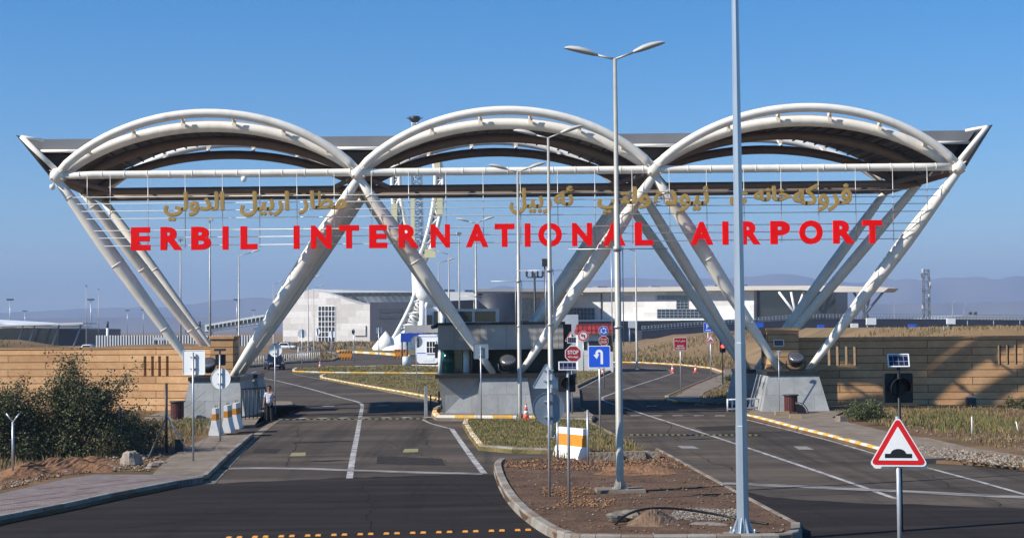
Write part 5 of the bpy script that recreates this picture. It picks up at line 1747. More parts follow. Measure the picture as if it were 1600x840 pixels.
for px in (628, 636, 662):
    p = A(px, 545, Y)
    MB('dark').tube([(p.x, Y + 0.3, 0), (p.x, Y + 0.3, A(px, 534, Y).z)], 0.1, 8).build('post', aw)

# --- white kiosk
Y = 180
p = G(668, 570)
Y = p.y
k = FOC / Y
ks = thing('white_kiosk', 'white rounded kiosk with blue stripes and a barred window', 'kiosk', (p.x, Y, 0.1))
w, h = 35 / k, 45 / k
mb = MB('kiosk')
out = rrect(w, h, 0.42, 5)
mb.plate(out, Y, Y + 4.5, (p.x, 0, 0.2 + h / 2))
mb.build('body', ks)
for z, hh in ((0.2 + h * 0.36, 0.09), (0.2 + h * 0.93, 0.06)):
    MB('sblue').bx(p.x - w / 2 * .97, p.x + w / 2 * .97, Y - 0.02, Y - 0.004, z - hh / 2, z + hh / 2).build('stripe', ks)
a, b = A(667, 551, Y), A(681, 533, Y)
mb = MB('glass_dk').bx(a.x, b.x, Y - 0.05, Y - 0.004, a.z, b.z)
wn = mb.build('window', ks)
fr = MB('swhite').ring([(a.x - .1, a.z - .1), (b.x + .1, a.z - .1), (b.x + .1, b.z + .1), (a.x - .1, b.z + .1)], [(a.x + .02, a.z + .02), (b.x - .02, a.z + .02), (b.x - .02, b.z - .02), (a.x + .02, b.z - .02)], Y - 0.12, Y - 0.055)
for i in range(1, 3):
    x = a.x + (b.x - a.x) * i / 3
    fr.bx(x - .03, x + .03, Y - .1, Y - .06, a.z, b.z)
fr.bx(a.x, b.x, Y - .098, Y - .062, (a.z + b.z) / 2 - .03, (a.z + b.z) / 2 + .03)
fr.build('frame', wn)
MB('kiosk').bx(p.x - w * .2, p.x + w * .3, Y - 0.03, Y - 0.004, 0.45, 0.9).build('vent', ks)
MB('dark').bx(p.x - w * .45, p.x + w * .45, Y + 0.3, Y + 4.2, 0.08, 0.22).build('skid', ks)
ks.rotation_euler = (0, 0, R(-16))
# barrel-like cluster at its foot
q = G(635, 572, 0.1)
mb = MB('plate_back').lathe(q, [(0.45, 0), (0.48, 0.5), (0.45, 1.1), (0.1, 1.15)], 12)
tag(set_origin(mb.build('water_barrel'), q), 'pale blue barrel on the kerb beside the white kiosk', 'barrel')
# board on a post at the booth
L0 = G(689, 590, 0.1)
t = thing('notice_board', 'small black notice board on a post between kiosk and booth', 'notice board', L0)
pole(t, L0, up_from(L0, 689, 558), 0.06, 'black')
k = px_scale(L0)
MB('black').plate(rrect(16 / k, 22 / k, 0.05), -0.06, 0.04, (L0.x - 1 / k, L0.y, up_from(L0, 688, 548))).build('board', t)

# --- striped road boards
for px, yb, lab in ((540, 562, 'orange and black striped road board nearest the parked dark car'), (627, 560, 'orange and black striped road board in front of the blue awning')):
    L0 = G(px, yb)
    k = px_scale(L0)
    w, h = 22 / k, 14.5 / k
    t = thing('road_board', lab, 'road barrier', L0, 'striped road boards')
    MB('orange').plate([(-w / 2, h), (w / 2, h), (w / 2 * .8, 0.05), (-w / 2 * .8, 0.05)], -0.15, 0.15, L0).build('body', t)
    mb = MB('black')
    for i in range(5):
        x = -w / 2 + w * (i + 0.35) / 5
        for z0_, z1_ in ((h * .72, h * .97), (h * .06, h * .3)):
            mb.plate([(x - .05, z0_), (x + .13, z0_), (x + .32, z1_), (x + .14, z1_)], -0.165, -0.153, L0)
    mb.build('stripes', t)
    MB('dark').bx(L0.x - w * .4, L0.x + w * .4, L0.y - .3, L0.y + .3, 0, 0.05).build('foot', t)

# --- guard house with the red roof
Y = 148
gh = thing('guard_house', 'white guard house with red tiled roof edge behind the road signs', 'guard house', (A(925, 575, Y).x, Y, 0))
xa, xb = A(903, 540, Y).x, A(958, 540, Y).x
ze = A(930, 521, Y).z
MB('whitewall').bx(xa, xb, Y, Y + 5, 0, ze).build('wall', gh)
mb = MB('tile_red')
zt = A(930, 506, Y).z
mb.hexa([(xa - .15, Y - .5, ze + .003), (xb + .15, Y - .5, ze + .003), (xb + .15, Y + 5.4, ze + .003), (xa - .15, Y + 5.4, ze + .003)],
        [(xa + .1, Y + .1, zt), (xb - .1, Y + .1, zt), (xb - .1, Y + 4.6, zt), (xa + .1, Y + 4.6, zt)])
mb.build('roof', gh)
for rect in ((920, 532, 946, 541), (912, 533, 916.5, 546), (949, 524, 960, 548)):
    a, b = A(rect[0], rect[3], Y), A(rect[2], rect[1], Y)
    MB('glass_dk').bx(a.x, min(b.x, xb - .05), Y - 0.04, Y - 0.004, a.z, b.z).build('window', gh)
Y2 = 152
MB('plate_back').bx(A(878, 540, Y2).x, A(905, 540, Y2).x, Y2 + 1.5, Y2 + 4, 0, A(890, 491, Y2).z).build('grey_annex', gh)

# --- distant terminal
roofmat = M('roof_metal', (0.42, 0.43, 0.44), 0.45, 0.3, var=0.08, scale=0.1)
W['roofmetal'] = roofmat
eave = M('roof_edge', (0.5, 0.46, 0.41), 0.6, var=0.08, scale=0.1)
W['eave'] = eave
T = thing('terminal_building', 'long white airport terminal with curved roof and dark windows on the horizon', 'terminal', (A(820, 530, 450).x, 450, 0))
TS = 0.62                           # the long front is not square to the road: it faces half towards the sun
TN = Vector((TS, 1, 0)).normalized()
def tp(px, py, off):                # a point of the front (off metres behind it) seen at a pixel
    d = ray(px, py)
    t = (450 + off * math.sqrt(1 + TS * TS)) / (d.y + TS * d.x)
    return CAM + d * t
def tslab(mat, off, depth, pp, name, parent=None, mb=None):
    own = mb is None
    mb = mb or MB(mat)
    f = [tp(x, y, off) for x, y in pp]
    b = [p + TN * depth for p in f]
    n = len(f)
    ar = sum(f[i].x * f[(i + 1) % n].z - f[(i + 1) % n].x * f[i].z for i in range(n))
    if ar < 0:
        f.reverse()
        b.reverse()
    mb.add(f + b, [tuple(range(n)), tuple(range(2 * n - 1, n - 1, -1))] + [((i + 1) % n, i, n + i, n + (i + 1) % n) for i in range(n)])
    return mb.build(name, parent) if own else mb
def rc(x0, y0, x1, y1):
    return [(x0, y1), (x1, y1), (x1, y0), (x0, y0)]
def tglaze(rect, nx, nz, frame='swhite', w=0.8):
    x0, y0, x1, y1 = rect
    g_ = tslab('glass_dk', -0.08, 0.06, rc(*rect), 'window', T)
    fr = MB(frame)
    for i in range(nx + 1):
        x = x0 + (x1 - x0) * i / nx
        tslab(None, -0.2, 0.11, rc(x - w / 2, y0, x + w / 2, y1), '', None, fr)
    for j in range(nz + 1):
        y = y0 + (y1 - y0) * j / nz
        tslab(None, -0.205, 0.115, rc(x0, y - w / 2, x1, y + w / 2), '', None, fr)
    fr.build('frame', g_)
tslab('roofmetal', 6, 70, [(470, 456), (490, 451), (512, 452.5), (640, 455), (800, 457), (800, 476), (578, 476), (562, 474), (548, 470), (525, 461), (505, 455)], 'roof', T)
tslab('palewall', 0, 50, [(442, 534), (442, 474), (452, 464), (465, 457.5), (485, 454), (505, 456), (525, 462), (548, 471), (562, 475), (578, 475), (578, 534)], 'hall_wall', T)
tglaze((497, 478, 523.5, 534), 5, 7)
tslab('palewall', -0.5, 0.4, rc(553, 508, 571, 524), 'panel', T)
for i in range(13):
    x0 = 519 + i * 10.2
    tslab('glass_dk', 3 + i * .01, 2, [(x0, 463 - i * .1), (x0 - 3, 457 - i * .05), (x0 + 6, 457 - i * .05), (x0 + 9, 463 - i * .1)], 'skylight', T)
tslab('navy', -1, 45, [(578.5, 536), (578.5, 472), (700, 471), (700, 536)], 'dark_wall', T)
for yy in (482, 492):
    tslab('glass_dk', -1.2, 0.1, rc(592, yy, 628, yy + 6), 'window', T)
Yd = 415
p = A(778, 510, Yd)
MB('navy').lathe((p.x, Yd + 8, 0), [(6.2, 0), (6.2, A(778, 457.5, Yd).z)], 36).build('drum', T)
slab_at('roofmetal', Yd + 3, 30, [(738, 455.5), (745, 451), (905, 450), (905, 455.5)], 'flat_roof', T)
tslab('whitewall', 0, 50, [(812, 500), (812, 457.5), (1178, 453.5), (1178, 497)], 'hall_wall', T)
tslab('eave', -3, 9, [(900, 456.5), (900, 449.5), (1180, 446.5), (1300, 446), (1385, 449), (1385, 452), (1300, 452.5), (1180, 453)], 'roof_edge', T)
for rect, nx, nz in (((816, 466, 843, 500), 4, 6), ((884, 481, 929, 499), 8, 3), ((1027, 461.5, 1075, 467.5), 7, 2), ((1057, 468.2, 1075, 482.5), 3, 3), ((1027, 483, 1111, 496.5), 13, 3)):
    tglaze(rect, nx, nz, 'plate_grey', 0.7)
tslab('dark', -0.25, 0.2, rc(938.5, 458, 940.5, 499), 'downpipe', T)
tslab('plate_pale', -2, 1.9, [(900, 502), (900, 499.5), (1178, 497), (1178, 499)], 'ledge', T)
for x0, y0, w_, h_ in ((688, 454.5, 6, 3), (722, 455, 4, 2.5), (925, 449, 9, 2.2), (1012, 448.5, 6, 2), (1105, 447, 12, 2), (1150, 446.6, 5, 2.4)):
    tslab('plate_grey', 14, 6, rc(x0, y0 - h_, x0 + w_, y0 + 1), 'roof_unit', T)
tslab('navy', 1, 45, [(812, 536), (812, 500.2), (1240, 497), (1240, 532)], 'undercroft', T)
tslab('glass_dk', 2, 9, [(1178.5, 530), (1178.5, 453.5), (1306, 452.5), (1306, 530)], 'glass_hall', T)
tslab('eave', -12, 8.5, [(1240, 452), (1258, 448), (1300, 449), (1372, 447.5), (1388, 450), (1380, 456), (1300, 456)], 'canopy', T)
for bx_, tops in ((1243, (1217, 1236, 1256, 1272)), (1352, (1334, 1345, 1361, 1380))):
    b0 = tp(bx_, 490, -8)
    for j, tx in enumerate(tops):
        MB('swhite' if bx_ < 1300 else 'plate_grey').tube([b0, tp(tx, 456, -8)], 0.33, 6).build('strut', T)
    MB('swhite' if bx_ < 1300 else 'dark').tube([(b0.x, b0.y, 0), b0], [1.1, 0.8], 10).build('pylon', T)
# elevated road in front of it
dk = thing('elevated_road', 'dark elevated approach road with a pale railing before the glass hall', 'viaduct', (A(1300, 520, 300).x, 300, 0))
Y = 300
dp = [(1003, 517), (1080, 511), (1180, 503.5), (1250, 498.5), (1400, 498), (1640, 500)]
slab_at('navy', Y, 14, dp + [(1640, 524), (1003, 532)], 'deck', dk)
mb = MB('plate_grey')
rl = [A(*q, Y) for q in resample([Vector(q) for q in dp], 5.2)]
for q in rl:
    mb.tube([(q.x, Y - 0.1, q.z), (q.x, Y - 0.1, q.z + 0.95)], 0.06, 5)
for dz in (0.5, 0.93):
    mb.tube([(q.x, Y - 0.1, q.z + dz) for q in rl], 0.05, 5)
mb.build('railing', dk)
for x0, y0, x1, y1, mat, lab, cat in ((1180, 504, 1193, 511, 'sblue', 'blue panel on the viaduct wall next to the dark steel legs', 'board'), (1278, 507, 1288, 513, 'sblue', 'small blue box before the viaduct beside the lit gate leg', 'box'), (1420, 506, 1432, 512, 'sblue', 'small blue box before the viaduct below the lattice mast', 'box'),
                                      (1330, 505, 1341, 512, 'plate_pale', 'low white board before the viaduct next to the taller board', 'board'), (1354, 496.5, 1369, 507, 'plate_pale', 'tall pale board before the viaduct over the dry bank', 'board'), (1480, 497, 1493, 506, 'plate_pale', 'pale board at the far building right of the lattice mast', 'board'), (982, 501, 996, 512, 'plate_back', 'pale turquoise panel beside the tall lamp pole before the hall', 'board')):
    Yb = 285
    t = thing('site_' + cat, lab, cat, (A((x0 + x1) / 2, y1, Yb).x, Yb, 0))
    slab_at(mat, Yb, 0.6, [(x0, y1), (x0, y0), (x1, y0), (x1, y1)], 'panel', t)
    for px in (x0 + 2, x1 - 2):
        q = A(px, y1, Yb)
        MB('plate_grey').tube([(q.x, Yb + .3, 0), (q.x, Yb + .3, q.z)], 0.15, 6).build('post', t)
# building at the far right
fb = thing('far_shed', 'low far building with a pale sloping roof right of the lattice mast', 'building', (A(1540, 512, 480).x, 480, 0))
Y = 480
slab_at('roofmetal', Y, 40, [(1478, 497), (1510, 491.5), (1562, 494), (1600, 498), (1600, 500), (1552, 502), (1478, 499)], 'roof', fb)
slab_at('navy', Y + 2, 35, [(1484, 516), (1484, 499), (1552, 502), (1640, 500), (1640, 516)], 'wall', fb)
for px in (1523, 1531):
    q = A(px, 493, Y)
    MB('dark').bx(q.x - .4, q.x + .4, Y + 4, Y + 5, q.z - .5, q.z + 1.2).build('chimney', fb)
# lattice mast
def lattice(mb, path, widths, Y, depth, r, sub=4):
    """four chord tubes round a path drawn in the plane of distance Y, with zigzag bracing"""
    P = smooth_path([(A(x, y, Y).x, A(x, y, Y).z, w * Y / FOC) for (x, y), w in zip(path, widths)], sub)
    rows = []
    for i, (x, z, w) in enumerate(P):
        a, b = P[max(i - 1, 0)], P[min(i + 1, len(P) - 1)]
        t = Vector((b[0] - a[0], 0, b[1] - a[1])).normalized()
        n = Vector((-t.z, 0, t.x))
        c = Vector((x, Y, z))
        d = Vector((0, depth * w / 2, 0))
        rows.append([c - n * w / 2 - d, c + n * w / 2 - d, c + n * w / 2 + d, c - n * w / 2 + d])
    for j in range(4):
        mb.tube([q[j] for q in rows], r * 1.5, 6)
    for i in range(len(rows) - 1):
        for j in range(4):
            k = (j + 1) % 4
            if i % 2:
                mb.tube([rows[i][j], rows[i + 1][k]], r, 5)
            else:
                mb.tube([rows[i][k], rows[i + 1][j]], r, 5)
            mb.tube([rows[i][j], rows[i][k]], r * .8, 5)
    return rows
Y = 400
t = thing('antenna_mast', 'slim red-grey lattice antenna mast with white aerials standing against the mountains', 'antenna mast', (A(1448, 520, Y).x, Y, 0))
t['label'] = 'slim lattice antenna mast with pale aerials standing against the mountains'
mb = MB('mastgrey')
lattice(mb, [(1448, 530), (1447.5, 500), (1447.5, 470), (1447, 440), (1447, 420)], [10, 9.5, 9, 8.5, 8], Y, 1.0, 0.055, 4)
mb.build('lattice', t)
rnd = random.Random(4)
for i in range(12):
    py = 424 + i * 6.2 + rnd.uniform(-2, 2)
    px = 1447 + rnd.choice((-6, 6, 5, -5)) + rnd.uniform(-1, 1)
    q = A(px, py, Y - 1)
    MB('plate_pale' if i % 3 == 0 else 'mastgrey').box((q.x, q.y, q.z), (0.28, 0.25, 1.1)).build('aerial', t)

# --- the far wing on the left, boarding bridge, railings
lw = thing('terminal_wing', 'low dark terminal wing with a thin pale roof beyond the shrub', 'building', (A(60, 540, 330).x, 330, 0))
Y = 330
slab_at('glass_dk', Y + 3, 30, [(-80, 540), (-80, 509), (75, 513), (92, 512), (92, 540)], 'wall', lw)
slab_at('navy', Y + 1, 30, [(92.5, 540), (92.5, 513), (133, 514), (133, 540)], 'wall', lw)
slab_at('plate_pale', Y, 34, [(-80, 498), (0, 502.5), (72, 508.5), (72, 511), (0, 506), (-80, 502)], 'roof', lw)
mb = MB('plate_pale')
q0, q1 = A(0, 508, Y - 3), A(131, 504.5, Y - 3)
for i in range(26):
    q = q0.lerp(q1, i / 25)
    mb.bx(q.x - .35, q.x + .35, Y - 5, Y + 6, q.z - .2, q.z + .1)
mb.tube([q0 - Vector((0, 0, .5)), q1 - Vector((0, 0, .5))], 0.15, 6)
mb.build('louvre_roof', lw)
for px in (22, 40, 78, 112):
    q = A(px, 540, Y - 3)
    MB('plate_grey').tube([(q.x, q.y, 0), (q.x + 2, q.y, A(px, 508, Y).z)], 0.2, 6).build('strut', lw)
bb = thing('boarding_bridge', 'sloping white boarding bridge with a band of dark windows', 'boarding bridge', (A(360, 525, 300).x, 300, 0))
Y = 300
slab_at('plate_pale', Y, 5, [(320, 518), (320, 507), (425, 489), (425, 503)], 'body', bb)
slab_at('glass_dk', Y - 0.15, 0.1, [(323, 514.5), (323, 509.5), (424, 492.5), (424, 498.5)], 'window_band', bb)
mb = MB('plate_pale')
for i in range(1, 16):
    x = 323 + i * 6.4
    a, b = A(x, 514.5 - (x - 323) * .158, Y), A(x, 509.5 - (x - 323) * .168, Y)
    mb.bx(a.x - .07, a.x + .07, Y - .25, Y - .16, a.z, b.z)
mb.build('mullions', bb)
slab_at('plate_grey', Y + 1, 4, [(289, 521), (289, 508), (319.5, 507), (319.5, 519)], 'end_cab', bb)
for px in (296, 330, 372, 400):
    q = A(px, 515, Y + 2)
    MB('plate_pale').tube([(q.x, q.y, 0), (q.x, q.y, A(px, 512, Y).z)], 0.25, 8).build('leg', bb)
fc = thing('striped_fence', 'long blue and white slatted fence beyond the sandstone wall', 'fence', (A(230, 534, 270).x, 270, 0))
Y = 270
mb, mb2 = MB('plate_pale'), MB('sdblue')
for i in range(62):
    x0 = 150 + i * 4.2
    a, b = A(x0, 536, Y), A(x0 + 2.1, 523.5, Y)
    mb.bx(a.x, b.x, Y, Y + 0.1, 0, b.z)
    a, b = A(x0 + 2.1, 536, Y), A(x0 + 4.2, 524.5, Y)
    mb2.bx(a.x + .003, b.x - .003, Y + .02, Y + 0.08, 0, b.z)
mb.build('pale_slats', fc)
mb2.m('navy')
mb2.mi = [mb2.mats.index(W['navy'])] * len(mb2.f)
mb2.build('dark_slats', fc)
t = thing('site_board', 'pale flat panel on two legs left of the leg feet', 'board', (A(260, 534, 255).x, 255, 0))
t['label'] = 'pale flat panel on two short legs before the slatted fence'
slab_at('plate_back', 255, 0.3, [(238, 531), (238, 526.5), (262, 526.5), (262, 531)], 'panel', t)
for px in (243, 257):
    q = A(px, 531, 255.1)
    MB('dark').tube([(q.x, 255.15, 0), (q.x, 255.15, q.z)], 0.15, 6).build('post', t)
for px, y0, lab in ((168, 502, 'white ventilated stack with a dark top beyond the slatted fence'), (312, 502, 'pale post with a dark head at the boarding bridge end')):
    q = A(px, 530, 280)
    t = thing('beacon_post', lab, 'post', (q.x, 280, 0))
    z = A(px, y0, 280).z
    MB('plate_pale').tube([(q.x, 280, 0), (q.x, 280, z - 1.2)], 0.25, 8).build('pole', t)
    MB('dark').tube([(q.x, 280, z - 1.2), (q.x, 280, z)], 0.22, 8).build('head', t)
# loudspeaker pole and insulator pole over the booth
q = A(852, 500, 140)
t = thing('loudspeaker_pole', 'slim dark pole topped with a square loudspeaker by the double armed lamp', 'pole', (q.x, 140, 0))
MB('dark').tube([(q.x, 140, 0), (q.x, 140, A(852, 415, 140).z)], 0.07, 8).build('pole', t)
a, b = A(847, 416, 140), A(857.5, 404, 140)
MB('dark').bx(a.x, b.x, 139.8, 140.4, a.z, b.z).build('loudspeaker', t)
q = A(836, 500, 135)
t = thing('power_pole', 'dark power pole with a crossarm and upright insulators above the booth', 'power pole', (q.x, 135, 0))
MB('dark').tube([(q.x, 135, 0), (q.x, 135, A(836, 426, 135).z)], 0.09, 8).build('pole', t)
mb = MB('dark').tube([(A(823, 433, 135).x, 135, A(823, 433, 135).z), (A(848, 433, 135).x, 135, A(848, 432.6, 135).z)], 0.07, 6)
mb.build('crossarm', t)
for px in (823, 832, 840, 848):
    q = A(px, 432, 135)
    MB('dark').lathe((q.x, 135, q.z), [(0.05, 0), (0.12, 0.12), (0.06, 0.2), (0.12, 0.3), (0.05, 0.5), (0.02, 0.62)], 8).build('insulator', t)

# --- the white lattice monument
Y = 300
mt = thing('lattice_monument', 'tall white lattice monument of three bowed arms on a solid foot', 'monument', (A(640, 548, Y).x, Y, 0))
def cone_shell(prof):
    mb = MB('tower')
    n = 20
    vv = []
    for px, py, w in prof:
        c = A(px, py, Y)
        rr_ = w / 2 * Y / FOC
        for j in range(n):
            a = 2 * math.pi * j / n
            vv.append((c.x + rr_ * math.cos(a), Y + rr_ * math.sin(a), c.z))
    mb.add(vv, [(i * n + j, i * n + (j + 1) % n, (i + 1) * n + (j + 1) % n, (i + 1) * n + j) for i in range(len(prof) - 1) for j in range(n)], True)
    return mb
base = cone_shell([(622, 551, 66), (622, 543, 58), (625, 534, 47), (630, 525, 36), (636, 518, 29), (640, 512, 24)])
p0, p1 = A(585, 549, Y - 1), A(612, 533, Y - 1)
base.tube([p0, p1], [0.9, 2.4], 14)
base.build('foot_shell', mt)
mb = MB('tower')
lattice(mb, [(624, 546), (632, 530), (640, 512), (648, 494), (656, 474), (660, 458)], [34, 30, 27, 25, 23, 22], Y, 0.8, 0.3, 2)
mb.build('leg_lattice', mt)
mb = MB('tower')
lattice(mb, [(678, 545), (675, 520), (672, 500), (671, 488), (668, 474), (664, 458)], [16, 16, 16, 17, 19, 22], Y + 1, 0.8, 0.3, 2)
mb.build('leg_lattice', mt)
cone_shell([(668, 478, 16), (664, 468, 29), (661, 461, 33), (657, 452, 26), (654, 440, 21), (652, 428, 18), (651, 412, 20), (650, 400, 27)]).build('waist', mt)
for path, wd in (([(645, 408), (637, 385), (628, 355), (622, 325), (619, 295), (619, 270), (623, 250), (631, 236)], [11, 12, 13, 13, 12, 11, 9, 7]),
                 ([(658, 408), (668, 385), (677, 355), (683, 325), (686, 295), (686, 270), (681, 250), (671, 236)], [11, 12, 13, 13, 12, 11, 9, 7])):
    mb = MB('tower')
    lattice(mb, path, wd, Y, 0.7, 0.29, 2)
    mb.build('arm_lattice', mt)
mb = MB('plate_back')
lattice(mb, [(652, 410), (652, 360), (652, 310), (651, 260), (650, 225), (648, 190)], [17, 16, 15, 14, 12, 7], Y + 2, 0.8, 0.11, 5)
mb.build('mast_lattice', mt)
for px, py, w, h in ((617, 258, 9, 22), (616, 337, 9, 38), (687, 318, 9, 34), (683, 262, 9, 20), (672, 396, 17, 13), (645, 335, 5, 90)):
    a, b = A(px - w / 2, py + h / 2, Y - 1.2), A(px + w / 2, py - h / 2, Y - 1.2)
    MB('cream').bx(a.x, b.x, Y - 1.3, Y - 0.9, a.z, b.z).build('panel', mt)
q = A(648, 185, Y)
mb = MB('dark').lathe((q.x, Y, q.z - .2), [(0.5, -.6), (1.0, -.2), (1.1, .5), (0.9, .6), (0.1, .6)], 12)
for i in range(8):
    a = R(45 * i)
    mb.tube([(q.x + .8 * math.cos(a), Y + .8 * math.sin(a), q.z - .3), (q.x + 1.6 * math.cos(a), Y + 1.6 * math.sin(a), q.z + .15)], 0.09, 5)
mb.build('light_ring', mt)

# ================================================================ VEHICLES
def car(name, label, loc, rz, paint, L=4.7, Wd=1.9, H=1.72, group=None, cat='car'):
    t = thing(name, label, cat, (0, 0, 0), group)
    # x across, -y is the front
    def loft(secs, mat, nm, parent, smooth=True):
        mb = MB(mat)
        k = len(secs[0])
        vv = [p for s in secs for p in s]
        ff = [(i * k + j, i * k + (j + 1) % k, (i + 1) * k + (j + 1) % k, (i + 1) * k + j) for i in range(len(secs) - 1) for j in range(k)]
        ff += [tuple(range(k - 1, -1, -1)), tuple(range((len(secs) - 1) * k, len(secs) * k))]
        mb.add(vv, ff, smooth)
        return mb.build(nm, parent)
    def sec(y, w, z0, z1, rr_=0.12, top=0.9):
        w2 = w / 2
        return [(-w2 * .93, y, z0), (-w2, y, z0 + rr_), (-w2, y, z1 - rr_ * 1.5), (-w2 * top, y, z1), (w2 * top, y, z1), (w2, y, z1 - rr_ * 1.5), (w2, y, z0 + rr_), (w2 * .93, y, z0)]
    hl = L / 2
    bh = H * 0.6
    loft([sec(-hl, Wd * .8, .38, bh * .72), sec(-hl + .12, Wd * .93, .3, bh * .84), sec(-hl + .6, Wd, .28, bh * .93), sec(-hl + 1.3, Wd, .28, bh), sec(hl - .9, Wd, .28, bh * 1.02), sec(hl - .15, Wd * .95, .32, bh), sec(hl, Wd * .86, .42, bh * .9)], paint, 'body', t)
    def csec(y, w, z1):
        return [(-w / 2, y, bh - .04), (-w / 2 * .82, y, z1), (w / 2 * .82, y, z1), (w / 2, y, bh - .04)]
    loft([csec(-hl + 1.15, Wd * .92, bh), csec(-hl + 1.95, Wd * .93, H * .97), csec(-.1, Wd * .93, H), csec(hl - 1.0, Wd * .92, H * .97), csec(hl - .25, Wd * .88, bh + .02)], paint, 'cabin', t)
    mb = MB('glass_dk')
    y0, y1 = -hl + 1.17, -hl + 1.93
    mb.add([(-Wd * .42, y0 - .01, bh + .02), (Wd * .42, y0 - .01, bh + .02), (Wd * .365, y1 - .03, H * .945), (-Wd * .365, y1 - .03, H * .945)], [(0, 1, 2, 3)])
    for s in (-1, 1):
        q = [(s * (Wd * .462 + .008), -hl + 1.5, bh + .04), (s * (Wd * .462 + .008), hl - .6, bh + .04), (s * (Wd * .392 + .01), hl - 1.05, H * .93), (s * (Wd * .392 + .01), -hl + 2.0, H * .93)]
        mb.add(q, [(0, 1, 2, 3)] if s > 0 else [(3, 2, 1, 0)])
    mb.build('window', t)
    for sx in (-1, 1):
        for y in (-hl + .88, hl - .85):
            x = sx * (Wd / 2 - .13)
            w = MB('rubber').tube([(x - .12, y, .35), (x + .12, y, .35)], .35, 18).build('wheel', t)
            MB('chrome').tube([(x + sx * .121, y, .35), (x + sx * .13, y, .35)], .21, 12).build('rim', w)
        MB('chrome').plate(rrect(.36, .17, .05), -hl - .005, -hl + .16, (sx * Wd * .33, 0, bh * .74)).build('headlight', t)
        MB(paint).box((sx * (Wd / 2 + .1), -hl + 1.45, bh + .07), (.2, .1, .14)).build('mirror', t)
    MB('black').plate(rrect(Wd * .42, .2, .04), -hl - .012, -hl + .1, (0, 0, bh * .66)).build('grille', t)
    MB('swhite').plate(rrect(.5, .13, .01), -hl - .03, -hl - .013, (0, 0, .5)).build('number_plate', t)
    t.location = loc
    t.rotation_euler = (0, 0, rz)
    return t
car('parked_suv', 'dark off-road car on the road by the white picket fence', G(428.5, 577), R(16), 'carpaint')
car('white_van', 'boxy white van beyond the sandstone wall by the plain masts', (A(142, 535, 255).x, 255, 0), R(80), 'carwhite', 4.2, 1.8, 2.2, 'cars by the far buildings', 'van')
zb = 0
for px, Yc, rz, lab in ((157, 252, 75, 'white car just right of the boxy van beyond the wall'), (117, 262, 95, 'pale car in front of the dark terminal wing'), (448, 330, 80, 'white car behind the picket fence before the hall'), (1120, 290, 85, 'white car below the viaduct near the parking sign'), (1090, 292, 85, 'white car below the viaduct over the REDUCE SPEED NOW sign')):
    car('far_car', lab, (A(px, 530, Yc).x, Yc, 0), R(rz), 'carwhite', 4.4, 1.8, 1.5, 'cars by the far buildings')
# the banks are higher ground: lift what stands on them
for o in scene.objects:
    if o.parent is None and o.get('group') == 'cars by the far buildings' and o.location.y < 300:
        o.location.z = 0.0

# ================================================================ THE MAN
def skin_mesh(name, verts, edges, radii, mats, parent, levels=2, off=(0, 0, 0)):
    me = bpy.data.meshes.new(name)
    me.from_pydata([tuple(Vector(v) + Vector(off)) for v in verts], edges, [])
    o = bpy.data.objects.new(name, me)
    scene.collection.objects.link(o)
    m_ = o.modifiers.new('skin', 'SKIN')
    m_.use_smooth_shade = True
    sv = me.skin_vertices[0].data
    for i, r_ in enumerate(radii):
        r_ = r_ if isinstance(r_, tuple) else (r_, r_)
        sv[i].radius = r_
        sv[i].use_root = (i == 0)
    s2 = o.modifiers.new('sub', 'SUBSURF')
    s2.levels = s2.render_levels = levels
    dg = bpy.context.evaluated_depsgraph_get()
    me2 = bpy.data.meshes.new_from_object(o.evaluated_get(dg))
    bpy.data.objects.remove(o)
    me2.materials.clear()
    for m__ in mats:
        me2.materials.append(W[m__])
    o2 = bpy.data.objects.new(name, me2)
    scene.collection.objects.link(o2)
    o2.parent = parent
    return o2
